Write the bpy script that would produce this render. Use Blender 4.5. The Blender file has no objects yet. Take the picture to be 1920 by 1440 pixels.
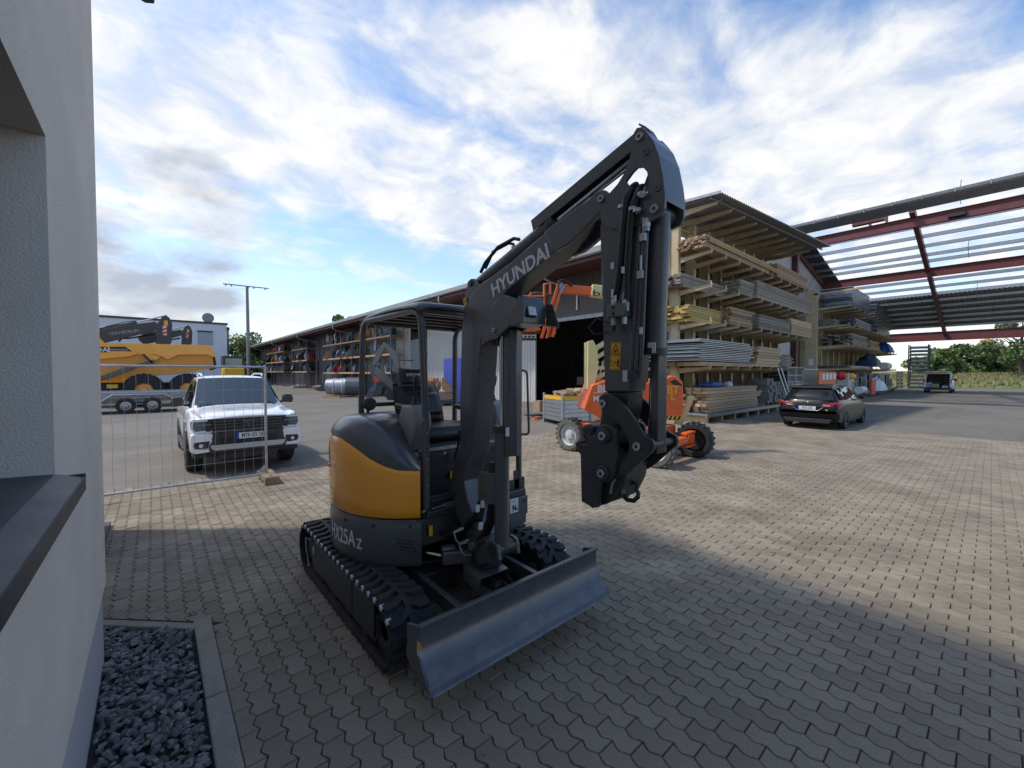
import bpy, bmesh, math, random
from mathutils import Vector, Matrix, noise
random.seed(7)
R = math.radians
scene = bpy.context.scene
COL = scene.collection

# ---------------------------------------------------------------- camera, sky, sun
EYE = 1.9
YAW = 49.24
cam_d = bpy.data.cameras.new('camera'); cam = bpy.data.objects.new('camera', cam_d); COL.objects.link(cam)
cam.location = (0, 0, EYE)
PITCH = math.degrees(math.atan(20 / 776.0))
cam.rotation_euler = (R(90 - PITCH), 0, R(YAW - 90))
cam_d.sensor_width = 36; cam_d.lens = 776 / 1920 * 36
cam_d.clip_start = 0.05; cam_d.clip_end = 3000
scene.camera = cam

SUN_EL = 55.0
SUNV = Vector((-.78 * math.cos(R(SUN_EL)), .62 * math.cos(R(SUN_EL)), math.sin(R(SUN_EL)))).normalized()
world = bpy.data.worlds.new('World'); scene.world = world; world.use_nodes = True
nt = world.node_tree; N = nt.nodes; L = nt.links; N.clear()
out = N.new('ShaderNodeOutputWorld'); bg = N.new('ShaderNodeBackground'); bg.inputs['Strength'].default_value = 0.12
L.new(bg.outputs[0], out.inputs[0])
sky = N.new('ShaderNodeTexSky'); sky.sky_type = 'NISHITA'; sky.sun_disc = False
sky.sun_elevation = R(SUN_EL); sky.sun_rotation = math.atan2(SUNV.x, SUNV.y)
sky.air_density = 1.0; sky.dust_density = 0.6; sky.ozone_density = 1.6; sky.altitude = 100
tc = N.new('ShaderNodeTexCoord'); sp = N.new('ShaderNodeSeparateXYZ'); L.new(tc.outputs['Generated'], sp.inputs[0])
def wm(op, a, b=None, c=None, clamp=False):
    n = N.new('ShaderNodeMath'); n.operation = op; n.use_clamp = clamp
    for i, v in enumerate((a, b, c)):
        if v is None: continue
        if isinstance(v, (int, float)): n.inputs[i].default_value = v
        else: L.new(v, n.inputs[i])
    return n.outputs[0]
def wramp(v, stops):
    n = N.new('ShaderNodeValToRGB'); L.new(v, n.inputs[0]); e = n.color_ramp.elements
    while len(e) < len(stops): e.new(0.5)
    for k, (p, c) in enumerate(stops):
        e[k].position = p; e[k].color = (c, c, c, 1) if isinstance(c, (int, float)) else (*c, 1)
    return n.outputs[0]
def wnoise(vec, scale, detail, rough, dist=0.0):
    n = N.new('ShaderNodeTexNoise'); n.inputs['Scale'].default_value = scale; n.inputs['Detail'].default_value = detail
    n.inputs['Roughness'].default_value = rough; n.inputs['Distortion'].default_value = dist
    L.new(vec, n.inputs['Vector']); return n.outputs['Fac']
def wdot(v):
    n = N.new('ShaderNodeVectorMath'); n.operation = 'DOT_PRODUCT'; L.new(tc.outputs['Generated'], n.inputs[0]); n.inputs[1].default_value = Vector(v).normalized(); return n.outputs['Value']
def wmap(v, a, b, c, d):
    n = N.new('ShaderNodeMapRange'); n.interpolation_type = 'SMOOTHSTEP'; L.new(v, n.inputs['Value'])
    for k, x in zip(('From Min', 'From Max', 'To Min', 'To Max'), (a, b, c, d)): n.inputs[k].default_value = x
    return n.outputs[0]
zz = wm('ADD', wm('MAXIMUM', sp.outputs[2], 0.0), 0.16)
px = wm('DIVIDE', sp.outputs[0], zz); py = wm('DIVIDE', sp.outputs[1], zz)
cv = N.new('ShaderNodeCombineXYZ'); L.new(px, cv.inputs[0]); L.new(py, cv.inputs[1]); cv.inputs[2].default_value = 3.3
mp = N.new('ShaderNodeMapping'); L.new(cv.outputs[0], mp.inputs[0]); mp.inputs['Rotation'].default_value = (0, 0, R(68)); mp.inputs['Scale'].default_value = (0.75, 1.9, 1)
n1 = wnoise(mp.outputs[0], 0.8, 10, 0.62, 0.9)
n2 = wnoise(cv.outputs[0], 4.6, 10, 0.58, 0.4)
big = wnoise(cv.outputs[0], 0.45, 3, 0.5, 0.0)
# a broad veil of thin cloud crosses the sky in one band; flecks and streaks elsewhere
veil = wmap(wm('ABSOLUTE', wm('SUBTRACT', wdot((-0.2067, -0.4656, 0.8605)), 0.0)), .14, .42, .14, -.20)
thin = wm('ADD', wm('ADD', wm('MULTIPLY', n1, 0.60), veil), wm('ADD', wm('MULTIPLY', n2, 0.36), wm('MULTIPLY', big, 0.26)))
mask = wramp(thin, [(0.56, 0.0), (0.64, 0.35), (0.73, 0.86), (0.82, 1.0)])
mask = wm('MAXIMUM', mask, wramp(sp.outputs[2], [(0.0, 0.7), (0.06, 0.5), (0.2, 0.12), (0.4, 0.0)]))
# low cumulus with grey undersides
an = N.new('ShaderNodeMapping'); L.new(tc.outputs['Generated'], an.inputs[0]); an.inputs['Scale'].default_value = (3.2, 3.2, 7.0); an.inputs['Location'].default_value = (1.2, 6.3, 0.4)
cu = wnoise(an.outputs[0], 1.0, 12, 0.56, 0.2)
band = wramp(sp.outputs[2], [(0.02, 0.4), (0.12, 0.6), (0.24, 0.25), (0.36, 0.0)])
spot = wm('ADD', wmap(wdot((-0.0106, 0.9692, 0.246)), .972, .997, 0.0, .19), wmap(wdot((0.8588, 0.3821, 0.3413)), .990, .9985, 0.0, .16))
cum = wramp(wm('ADD', wm('MULTIPLY', cu, wm('ADD', wm('MULTIPLY', band, 0.5), 0.72)), spot), [(0.50, 0.0), (0.66, 1.0)])
an2 = N.new('ShaderNodeMapping'); L.new(tc.outputs['Generated'], an2.inputs[0]); an2.inputs['Scale'].default_value = (3.2, 3.2, 7.0); an2.inputs['Location'].default_value = (1.2, 6.3, 0.62)
cu2 = wnoise(an2.outputs[0], 1.0, 9, 0.5, 0.2)
shade = wramp(wm('ADD', wm('SUBTRACT', cu2, cu), wm('SUBTRACT', 0.5, wmap(wdot((-0.0106, 0.9692, 0.246)), .965, .993, 0.0, .10))), [(0.34, 0.0), (0.62, 1.0)])
def wmix(f, a, b):
    n = N.new('ShaderNodeMix'); n.data_type = 'RGBA'; L.new(f, n.inputs[0])
    for i, v in ((6, a), (7, b)):
        if isinstance(v, tuple): n.inputs[i].default_value = (*v, 1)
        else: L.new(v, n.inputs[i])
    return n.outputs[2]
K = 1 / 0.12
hs = N.new('ShaderNodeHueSaturation'); hs.inputs['Saturation'].default_value = 1.05; hs.inputs['Value'].default_value = 0.92; L.new(sky.outputs[0], hs.inputs['Color'])
thincol = wramp(n2, [(0.38, (0.345 * K, 0.365 * K, 0.40 * K)), (0.60, (0.465 * K, 0.46 * K, 0.452 * K))])
c1 = wmix(mask, hs.outputs[0], thincol)
cumcol = wmix(shade, (0.21 * K, 0.228 * K, 0.27 * K), (0.475 * K, 0.47 * K, 0.465 * K))
c2 = wmix(wm('MULTIPLY', cum, 0.92), c1, cumcol)
L.new(c2, bg.inputs['Color'])

sd = bpy.data.lights.new('sun', 'SUN'); sd.energy = 1.3; sd.angle = R(3.0); sd.color = (1.0, 0.94, 0.85)
so = bpy.data.objects.new('sun', sd); COL.objects.link(so)
so.rotation_euler = SUNV.to_track_quat('Z', 'Y').to_euler(); so.location = (-20, 16, 40)
vs = scene.view_settings; vs.view_transform = 'Standard'; vs.look = 'None'; vs.exposure = 1.18; vs.gamma = 1.0; vs.use_curve_mapping = False

# ---------------------------------------------------------------- measuring from the photograph (yard axes: X along the racks, Y along the workshop)
_s, _c = math.sin(R(YAW)), math.cos(R(YAW)); _th = R(PITCH)
def P(u, v, a=None, b=None, z=None):
    x = (u - 960) / 776.0; y = (720 - v) / 776.0
    Z = math.cos(_th) + y * math.sin(_th); up = -math.sin(_th) + y * math.cos(_th)
    d = (_s * x + _c * Z, -_c * x + _s * Z, up)
    t = a / d[0] if a is not None else (b / d[1] if b is not None else (z - EYE) / d[2])
    return Vector((d[0] * t, d[1] * t, EYE + d[2] * t))
def depth(x, y): return _c * x + _s * y

# ---------------------------------------------------------------- materials
MATS = {}
def mat(name, col=(.5, .5, .5), rough=.6, metal=0., var=0.0, vscale=8., bump=0., bscale=40., coat=0., spec=.5, col2=None, island=0., dirt=0., dcol=(.16, .14, .12), streak=None, stretch=None, objrand=0., rvar=0.0, speck=0.):
    if name in MATS: return MATS[name]
    m = bpy.data.materials.new(name); m.use_nodes = True; MATS[name] = m
    t = m.node_tree; n = t.nodes; l = t.links; p = n['Principled BSDF']
    p.inputs['Roughness'].default_value = rough; p.inputs['Metallic'].default_value = metal
    p.inputs['Coat Weight'].default_value = coat; p.inputs['Coat Roughness'].default_value = .06
    p.inputs['Specular IOR Level'].default_value = spec
    tcn = n.new('ShaderNodeTexCoord'); src = tcn.outputs['Object']
    if stretch:
        mpn = n.new('ShaderNodeMapping'); mpn.inputs['Scale'].default_value = stretch; l.new(src, mpn.inputs[0]); src = mpn.outputs[0]
    def nz(sc, det=6, ro=.6):
        q = n.new('ShaderNodeTexNoise'); q.inputs['Scale'].default_value = sc; q.inputs['Detail'].default_value = det; q.inputs['Roughness'].default_value = ro
        l.new(src, q.inputs['Vector']); return q.outputs['Fac']
    def mth(op, a, b):
        q = n.new('ShaderNodeMath'); q.operation = op
        for i, v in enumerate((a, b)):
            if isinstance(v, (int, float)): q.inputs[i].default_value = v
            else: l.new(v, q.inputs[i])
        return q.outputs[0]
    def mix(f, a, b):
        q = n.new('ShaderNodeMix'); q.data_type = 'RGBA'
        if isinstance(f, (int, float)): q.inputs[0].default_value = f
        else: l.new(f, q.inputs[0])
        for i, v in ((6, a), (7, b)):
            if isinstance(v, tuple): q.inputs[i].default_value = (*v[:3], 1)
            else: l.new(v, q.inputs[i])
        return q.outputs[2]
    c = tuple(col)
    if col2 or var:
        c2_ = col2 or tuple(min(1, x * (1 + var)) for x in col); c1_ = col if col2 else tuple(x * (1 - var) for x in col)
        rp = n.new('ShaderNodeMapRange'); rp.inputs['From Min'].default_value = .32; rp.inputs['From Max'].default_value = .68; l.new(nz(vscale), rp.inputs['Value'])
        c = mix(rp.outputs[0], c1_, c2_)
    if island or objrand:
        g = n.new('ShaderNodeNewGeometry'); v = None
        oi = n.new('ShaderNodeObjectInfo')
        v = mth('ADD', mth('MULTIPLY', g.outputs['Random Per Island'], island), mth('MULTIPLY', oi.outputs['Random'], objrand))
        v = mth('ADD', v, 1 - (island + objrand) / 2)
        q = n.new('ShaderNodeVectorMath'); q.operation = 'SCALE'
        if isinstance(c, tuple): q.inputs[0].default_value = c
        else: l.new(c, q.inputs[0])
        l.new(v, q.inputs['Scale']); c = q.outputs[0]
    if dirt:
        rp = n.new('ShaderNodeMapRange'); rp.inputs['From Min'].default_value = .5; rp.inputs['From Max'].default_value = .75; l.new(nz(vscale * .45, 8, .7), rp.inputs['Value'])
        c = mix(mth('MULTIPLY', rp.outputs[0], dirt), c, dcol)
    if speck:
        rs = n.new('ShaderNodeMapRange'); rs.inputs['From Min'].default_value = .34; rs.inputs['From Max'].default_value = .66; rs.inputs['To Min'].default_value = 1 - speck; rs.inputs['To Max'].default_value = 1 + speck
        l.new(nz(150, 3, .8), rs.inputs['Value']); rl = n.new('ShaderNodeMapRange'); rl.inputs['From Min'].default_value = .66; rl.inputs['From Max'].default_value = .72; rl.inputs['To Min'].default_value = 1; rl.inputs['To Max'].default_value = 1.6
        l.new(nz(210, 2, .5), rl.inputs['Value'])
        q = n.new('ShaderNodeVectorMath'); q.operation = 'SCALE'
        if isinstance(c, tuple): q.inputs[0].default_value = c
        else: l.new(c, q.inputs[0])
        l.new(mth('MULTIPLY', rs.outputs[0], rl.outputs[0]), q.inputs['Scale']); c = q.outputs[0]
    if isinstance(c, tuple): p.inputs['Base Color'].default_value = (*c, 1)
    else: l.new(c, p.inputs['Base Color'])
    if rvar:
        rr = n.new('ShaderNodeMapRange'); rr.inputs['To Min'].default_value = max(.02, rough - rvar); rr.inputs['To Max'].default_value = rough + rvar
        l.new(nz(vscale * 1.7), rr.inputs['Value']); l.new(rr.outputs[0], p.inputs['Roughness'])
    if bump:
        b = n.new('ShaderNodeBump'); b.inputs['Strength'].default_value = bump; b.inputs['Distance'].default_value = .01
        l.new(nz(bscale, 8, .65), b.inputs['Height']); l.new(b.outputs[0], p.inputs['Normal'])
    return m
def emit(name, col, s):
    m = mat(name, col, .5); p = m.node_tree.nodes['Principled BSDF']; p.inputs['Emission Color'].default_value = (*col, 1); p.inputs['Emission Strength'].default_value = s; return m
def glass(name, tint=(.02, .025, .03), rough=.02, alpha=1.0):
    m = mat(name, tint, rough, 0, spec=.8); p = m.node_tree.nodes['Principled BSDF']
    if alpha < 1: p.inputs['Alpha'].default_value = alpha
    return m

M = dict(
 paint=mat('dark_grey_paint', (.082, .085, .090), .30, 0, coat=.25, var=.08, vscale=5, rvar=.10, bump=.015, bscale=140, dirt=.22, dcol=(.085, .083, .08)),
 paint2=mat('satin_black_steel', (.040, .041, .043), .38, 0, var=.2, vscale=9, rvar=.08, bump=.03, bscale=70, dirt=.10, dcol=(.06, .06, .06)),
 black=mat('black_plastic', (.022, .022, .024), .55, 0, var=.15, bump=.04, bscale=120),
 rubber=mat('black_rubber', (.022, .021, .021), .72, 0, var=.25, vscale=14, bump=.08, bscale=60, dirt=.45, dcol=(.075, .068, .06)),
 hose=mat('rubber_hose', (.012, .012, .013), .5, 0, bump=.05, bscale=200),
 orange=mat('yellow_orange_paint', (.97, .38, .022), .26, 0, coat=.6, var=.05, vscale=3, rvar=.05, bump=.01),
 chrome=mat('chromed_rod', (.62, .63, .65), .12, 1.0),
 zinc=mat('galvanised_steel', (.42, .44, .46), .42, .85, var=.2, vscale=12, bump=.04),
 zincd=mat('weathered_galvanised_steel', (.30, .32, .34), .5, .55, var=.3, vscale=7, bump=.05),
 steel=mat('brushed_steel', (.38, .39, .40), .33, .9, var=.2),
 pin=mat('pin_cap', (.34, .33, .30), .42, .8, var=.15),
 white=mat('white_car_paint', (.80, .81, .82), .22, 0, coat=.8, var=.02),
 lightgrey=mat('light_grey_plastic', (.26, .27, .27), .5, 0, var=.06, bump=.03, bscale=150),
 decal=mat('decal_white', (.62, .63, .65), .5), decalb=mat('decal_black', (.01, .01, .01), .5),
 yellow=mat('warning_yellow', (.75, .42, .02), .5, var=.06),
 vinyl=mat('black_seat_vinyl', (.022, .024, .028), .42, 0, bump=.12, bscale=60, var=.2),
 red=mat('red_lens', (.45, .012, .015), .15, coat=.8), lamp=mat('clear_lens', (.62, .65, .70), .1, coat=1., var=.25, vscale=40),
 blue=mat('blue_paint', (.045, .075, .38), .4, var=.1),
 blueband=mat('plate_blue', (.01, .06, .42), .4),
 lift=mat('lift_orange', (.72, .13, .022), .42, 0, coat=.2, var=.08, vscale=5, dirt=.2, dcol=(.3, .1, .05)),
 cream=mat('lift_cream', (.72, .62, .28), .42, 0, coat=.2, var=.06, vscale=5, dirt=.2, dcol=(.35, .3, .2)),
 rackcol=mat('cream_rack_steel', (.50, .39, .23), .5, 0, var=.14, vscale=5, dirt=.35, dcol=(.26, .2, .12)),
 bord=mat('oxide_red_steel', (.155, .042, .042), .5, 0, var=.12, vscale=3, dirt=.25, dcol=(.12, .04, .04)),
 bord2=mat('red_fascia', (.10, .024, .026), .55, 0, var=.1, vscale=2),
 wood=mat('weathered_timber', (.22, .135, .075), .8, 0, col2=(.42, .285, .165), vscale=5, bump=.15, bscale=25, stretch=(1, 9, 9), island=.1, objrand=.85),
 woodg=mat('grey_timber', (.19, .15, .115), .85, 0, col2=(.32, .27, .21), vscale=5, bump=.15, bscale=25, stretch=(1, 9, 9), island=.1, objrand=.7),
 woodn=mat('fresh_timber', (.38, .25, .14), .75, 0, col2=(.52, .37, .22), vscale=4, bump=.10, bscale=25, stretch=(1, 9, 9), island=.1, objrand=.5),
 woody=mat('yellow_formwork', (.44, .30, .09), .7, 0, col2=(.56, .41, .14), vscale=4, bump=.08, stretch=(1, 8, 8), island=.1, objrand=.45),
 beam=mat('tan_rack_beam', (.50, .30, .15), .6, var=.1),
 concrete=mat('concrete', (.22, .20, .17), .9, 0, var=.18, vscale=9, bump=.25, bscale=60, dirt=.3, dcol=(.1, .09, .07)),
 kerb=mat('kerb_concrete', (.26, .23, .19), .92, 0, speck=.2, var=.14, vscale=12, bump=.3, bscale=150, dirt=.4, dcol=(.07, .07, .05)),
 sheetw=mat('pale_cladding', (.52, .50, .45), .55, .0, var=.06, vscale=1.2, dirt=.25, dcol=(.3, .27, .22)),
 sheetd=mat('dark_and_shaded_cladding', (.10, .085, .075), .6, .0, var=.12, vscale=1.2),
 roofu=mat('roof_sheet_underside', (.26, .255, .245), .6, .1, var=.15, vscale=1.5, dirt=.2),
 stucco=mat('stucco', (.78, .70, .62), .95, 0, spec=.2, dirt=.22, dcol=(.54, .50, .45), var=.06, vscale=2.5, bump=.75, bscale=110),
 plinth=mat('plinth_paint', (.46, .45, .48), .8, 0, var=.05, vscale=2, bump=.12, bscale=90),
 sill=mat('sill_metal', (.045, .052, .056), .5, .2, var=.25, vscale=3, rvar=.12, dirt=.25, dcol=(.14, .15, .15)),
 box=mat('cardboard', (.40, .27, .16), .85, 0, var=.12, vscale=5, bump=.05),
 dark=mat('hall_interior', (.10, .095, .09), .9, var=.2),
 tarp=mat('blue_tarp', (.02, .07, .28), .5, var=.25, bump=.4, bscale=14),
 plastic_w=mat('white_plastic', (.68, .69, .68), .45, var=.06),
 redp=mat('red_plastic', (.62, .07, .035), .5, var=.1),
 redf=mat('signal_red', (.55, .02, .02), .45, var=.1),
 leaf=mat('leaf_green', (.085, .135, .030), .6, 0, col2=(.17, .225, .055), vscale=.8, island=.6),
 leafd=mat('dark_leaf_green', (.055, .098, .027), .6, 0, col2=(.11, .165, .045), vscale=.8, island=.6),
 bark=mat('bark', (.09, .07, .05), .9, 0, var=.3, bump=.5),
 grassy=mat('dry_grass', (.20, .18, .075), .9, 0, col2=(.12, .16, .045), vscale=.5, bump=.4, bscale=8),
 housew=mat('render_white', (.66, .67, .68), .85, var=.03, vscale=.6),
 cabg=mat('dark_trim', (.03, .032, .036), .4, var=.1),
)
M['cglass'] = glass('tinted_car_glass', (.012, .016, .02), .03); MATS['tinted_car_glass'].node_tree.nodes['Principled BSDF'].inputs['Specular IOR Level'].default_value = .35
M['cglass2'] = glass('windscreen_glass', (.04, .055, .065), .03)
M['clear'] = glass('clear_sheet', (.5, .55, .58), .05, .08)
M['blackcar'] = mat('black_car_paint', (.006, .006, .007), .25, 0, coat=.18, var=.1, spec=.2)

# ---------------------------------------------------------------- mesh builder
class MB:
    def __init__(s): s.v = []; s.f = []; s.m = []
    def add(s, vs, fs, mi=0):
        o = len(s.v); s.v += [tuple(v) for v in vs]; s.f += [tuple(i + o for i in f) for f in fs]; s.m += [mi] * len(fs); return s
    def box(s, x0, x1, y0, y1, z0, z1, mi=0, rot=None, at=None):
        vs = [Vector((x, y, z)) for z in (z0, z1) for y in (y0, y1) for x in (x0, x1)]
        if rot is not None:
            c = Vector(at) if at is not None else sum(vs, Vector()) / 8
            vs = [rot @ (v - c) + c for v in vs]
        return s.add(vs, [(0, 2, 3, 1), (4, 5, 7, 6), (0, 1, 5, 4), (2, 6, 7, 3), (0, 4, 6, 2), (1, 3, 7, 5)], mi)
    def beam(s, p, q, w, h, mi=0, up=(0, 0, 1)):
        p = Vector(p); q = Vector(q); d = (q - p).normalized(); sd = d.cross(Vector(up))
        if sd.length < 1e-4: sd = d.cross(Vector((1, 0, 0)))
        sd.normalize(); u = sd.cross(d)
        vs = [e + sd * (w / 2 * i) + u * (h / 2 * j) for e in (p, q) for i, j in ((-1, -1), (1, -1), (1, 1), (-1, 1))]
        return s.add(vs, [(0, 1, 2, 3), (7, 6, 5, 4), (0, 4, 5, 1), (1, 5, 6, 2), (2, 6, 7, 3), (3, 7, 4, 0)], mi)
    def tube(s, pts, r, seg=8, mi=0, cap=True):
        pts = [Vector(p) for p in pts]; n = len(pts); rs = r if isinstance(r, (list, tuple)) else [r] * n
        fr = None; rings = []
        for i, p in enumerate(pts):
            d = (pts[min(i + 1, n - 1)] - pts[max(i - 1, 0)]).normalized()
            if fr is None:
                a = Vector((0, 0, 1)) if abs(d.z) < .9 else Vector((1, 0, 0)); fr = d.cross(a).normalized()
            else:
                fr = (fr - d * fr.dot(d)).normalized()
            b = d.cross(fr)
            rings.append([p + (fr * math.cos(2 * math.pi * k / seg) + b * math.sin(2 * math.pi * k / seg)) * rs[i] for k in range(seg)])
        vs = [v for r_ in rings for v in r_]; fs = []
        for i in range(n - 1):
            for k in range(seg):
                k2 = (k + 1) % seg; fs.append((i * seg + k, i * seg + k2, (i + 1) * seg + k2, (i + 1) * seg + k))
        if cap: fs.append(tuple(range(seg - 1, -1, -1))); fs.append(tuple(range((n - 1) * seg, n * seg)))
        return s.add(vs, fs, mi)
    def cyl(s, p, q, r, seg=16, mi=0, r2=None): return s.tube([p, q], [r, r if r2 is None else r2], seg, mi)
    def prism(s, poly, lo, hi, axis='x', mi=0, holes=None):
        """poly: 2D points; extruded along axis. axis x -> (y,z); y -> (x,z); z -> (x,y)"""
        def V(p, t): return {'x': (t, p[0], p[1]), 'y': (p[0], t, p[1]), 'z': (p[0], p[1], t)}[axis]
        n = len(poly)
        s.add([V(p, lo) for p in poly] + [V(p, hi) for p in poly], [tuple(range(n)), tuple(range(2 * n - 1, n - 1, -1))] + [(i, i + n, (i + 1) % n + n, (i + 1) % n) for i in range(n)], mi)
        return s
    def grid(s, fn, nu, nv, mi=0, closeu=False):
        vs = [fn(i / (nu - (0 if closeu else 1)), j / (nv - 1)) for i in range(nu) for j in range(nv)]; fs = []
        for i in range(nu if closeu else nu - 1):
            for j in range(nv - 1):
                i2 = (i + 1) % nu; fs.append((i * nv + j, i2 * nv + j, i2 * nv + j + 1, i * nv + j + 1))
        return s.add(vs, fs, mi)
    def lathe(s, prof, c, axis='x', seg=24, mi=0):
        """prof: (along, radius)"""
        vs = []; fs = []; n = len(prof)
        for k in range(seg):
            a = 2 * math.pi * k / seg
            for t, r in prof:
                u, w = r * math.cos(a), r * math.sin(a)
                vs.append({'x': (c[0] + t, c[1] + u, c[2] + w), 'y': (c[0] + u, c[1] + t, c[2] + w), 'z': (c[0] + u, c[1] + w, c[2] + t)}[axis])
        for k in range(seg):
            k2 = (k + 1) % seg
            for j in range(n - 1): fs.append((k * n + j, k2 * n + j, k2 * n + j + 1, k * n + j + 1))
        return s.add(vs, fs, mi)
    def move(s, d): d = Vector(d); s.v = [tuple(Vector(v) + d) for v in s.v]; return s
    def xf(s, m): s.v = [tuple(m @ Vector(v)) for v in s.v]; return s
    def build(s, name, mats, parent=None, smooth=False, bevel=0, subd=0, fix=True, seg=2, solid=0, loc=None, ang=40):
        me = bpy.data.meshes.new(name); me.from_pydata(s.v, [], s.f)
        if not isinstance(mats, (list, tuple)): mats = [mats]
        for m in mats: me.materials.append(m)
        if len(mats) > 1: me.polygons.foreach_set('material_index', s.m)
        if fix:
            b = bmesh.new(); b.from_mesh(me); bmesh.ops.recalc_face_normals(b, faces=b.faces); b.to_mesh(me); b.free()
        if smooth: smooth_mesh(me, ang)
        o = bpy.data.objects.new(name, me); COL.objects.link(o)
        if solid:
            q = o.modifiers.new('s', 'SOLIDIFY'); q.thickness = solid; q.offset = 0
        if bevel:
            q = o.modifiers.new('b', 'BEVEL'); q.width = bevel; q.segments = seg; q.limit_method = 'ANGLE'; q.angle_limit = R(35); q.harden_normals = False
            if not smooth: smooth_mesh(me, 35)
        if subd:
            q = o.modifiers.new('d', 'SUBSURF'); q.levels = subd; q.render_levels = subd
            me.polygons.foreach_set('use_smooth', [True] * len(me.polygons))
        return o
def smooth_mesh(me, ang):
    me.polygons.foreach_set('use_smooth', [True] * len(me.polygons))
    try: me.set_sharp_from_angle(angle=R(ang))
    except Exception: pass
def thing(name, label, cat, loc=(0, 0, 0), group=None):
    o = bpy.data.objects.new(name, None); COL.objects.link(o); o.location = loc; o.empty_display_size = .2
    o['label'] = label; o['category'] = cat
    if group: o['group'] = group
    return o
def tag(o, label, cat, group=None, kind=None):
    if label: o['label'] = label
    if cat: o['category'] = cat
    if group: o['group'] = group
    if kind: o['kind'] = kind
    return o
def struct(o): o['kind'] = 'structure'; return o
def stuff(o): o['kind'] = 'stuff'; return o
def inst(name, me, loc, rot=(0, 0, 0), parent=None, scale=None):
    o = bpy.data.objects.new(name, me); COL.objects.link(o); o.rotation_euler = rot
    if scale: o.scale = scale
    if parent is not None:
        o.parent = parent; o.location = Vector(loc) - parent.location
    else: o.location = loc
    return o
def copytree(src, parent=None):
    c = src.copy(); COL.objects.link(c)
    if parent is not None: c.parent = parent
    for ch in list(src.children): copytree(ch, c)
    return c
_fonts = {}
def text_mesh(body, size, ext=.001, bold=0.0, squeeze=1.0, shear=0., align='CENTER'):
    cu = bpy.data.curves.new('txt', 'FONT'); cu.body = body; cu.size = size; cu.extrude = ext; cu.offset = bold; cu.align_x = align; cu.align_y = 'CENTER'; cu.shear = shear; cu.resolution_u = 3
    o = bpy.data.objects.new('txt', cu); COL.objects.link(o)
    dg = bpy.context.evaluated_depsgraph_get(); dg.update()
    me = bpy.data.meshes.new_from_object(o.evaluated_get(dg)); bpy.data.objects.remove(o); bpy.data.curves.remove(cu)
    for v in me.vertices: v.co.x *= squeeze
    return me
def put_text(name, body, size, origin, xdir, ydir, material, parent, **kw):
    me = text_mesh(body, size, **kw); x = Vector(xdir).normalized(); y = Vector(ydir); y = (y - x * y.dot(x)).normalized(); z = x.cross(y)
    m = Matrix((x, y, z)).transposed().to_4x4(); m.translation = Vector(origin)
    me.transform(m); me.materials.clear(); me.materials.append(material); me.name = name
    o = bpy.data.objects.new(name, me); COL.objects.link(o)
    if parent is not None: attach(o, parent)
    return o
def attach(o, parent):
    o.parent = parent; w = Vector(parent.location); p = parent.parent
    o.matrix_parent_inverse = Matrix.Translation(worldloc(parent)).inverted()
def worldloc(o):
    if o.parent is None: return Vector(o.location)
    return (Matrix.Translation(worldloc(o.parent)) @ o.matrix_parent_inverse @ Matrix.Translation(o.location)).translation
def _b(s, *a, **k):
    par = k.pop('parent', None) if 'parent' in k else (a[2] if len(a) > 2 else None)
    a = a[:2]
    o = MB._raw(s, *a, **k)
    if par is not None: attach(o, par)
    return o
MB._raw = MB.build
MB.build = _b
def ring_prism(outer, inner, lo, hi):
    """plate with one hole, walls included"""
    b = bmesh.new(); vo = [b.verts.new((lo, y, z)) for y, z in outer]; vi = [b.verts.new((lo, y, z)) for y, z in inner]
    es = [b.edges.new((vo[i], vo[(i + 1) % len(vo)])) for i in range(len(vo))] + [b.edges.new((vi[i], vi[(i + 1) % len(vi)])) for i in range(len(vi))]
    bmesh.ops.triangle_fill(b, use_beauty=True, use_dissolve=False, edges=es)
    r = bmesh.ops.extrude_face_region(b, geom=list(b.faces)); bmesh.ops.translate(b, vec=(hi - lo, 0, 0), verts=[v for v in r['geom'] if isinstance(v, bmesh.types.BMVert)])
    bmesh.ops.recalc_face_normals(b, faces=b.faces); b.verts.index_update(); q = MB(); q.v = [tuple(v.co) for v in b.verts]; q.f = [tuple(v.index for v in f.verts) for f in b.faces]; q.m = [0] * len(q.f); b.free(); return q

ORD = 'first second third fourth fifth sixth seventh eighth ninth tenth eleventh twelfth thirteenth fourteenth fifteenth sixteenth seventeenth eighteenth nineteenth twentieth'.split()
def ordw(k): return ORD[k] if k < 20 else 'twenty ' + ORD[k - 20] if k < 29 else 'number ' + str(k + 1)
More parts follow.
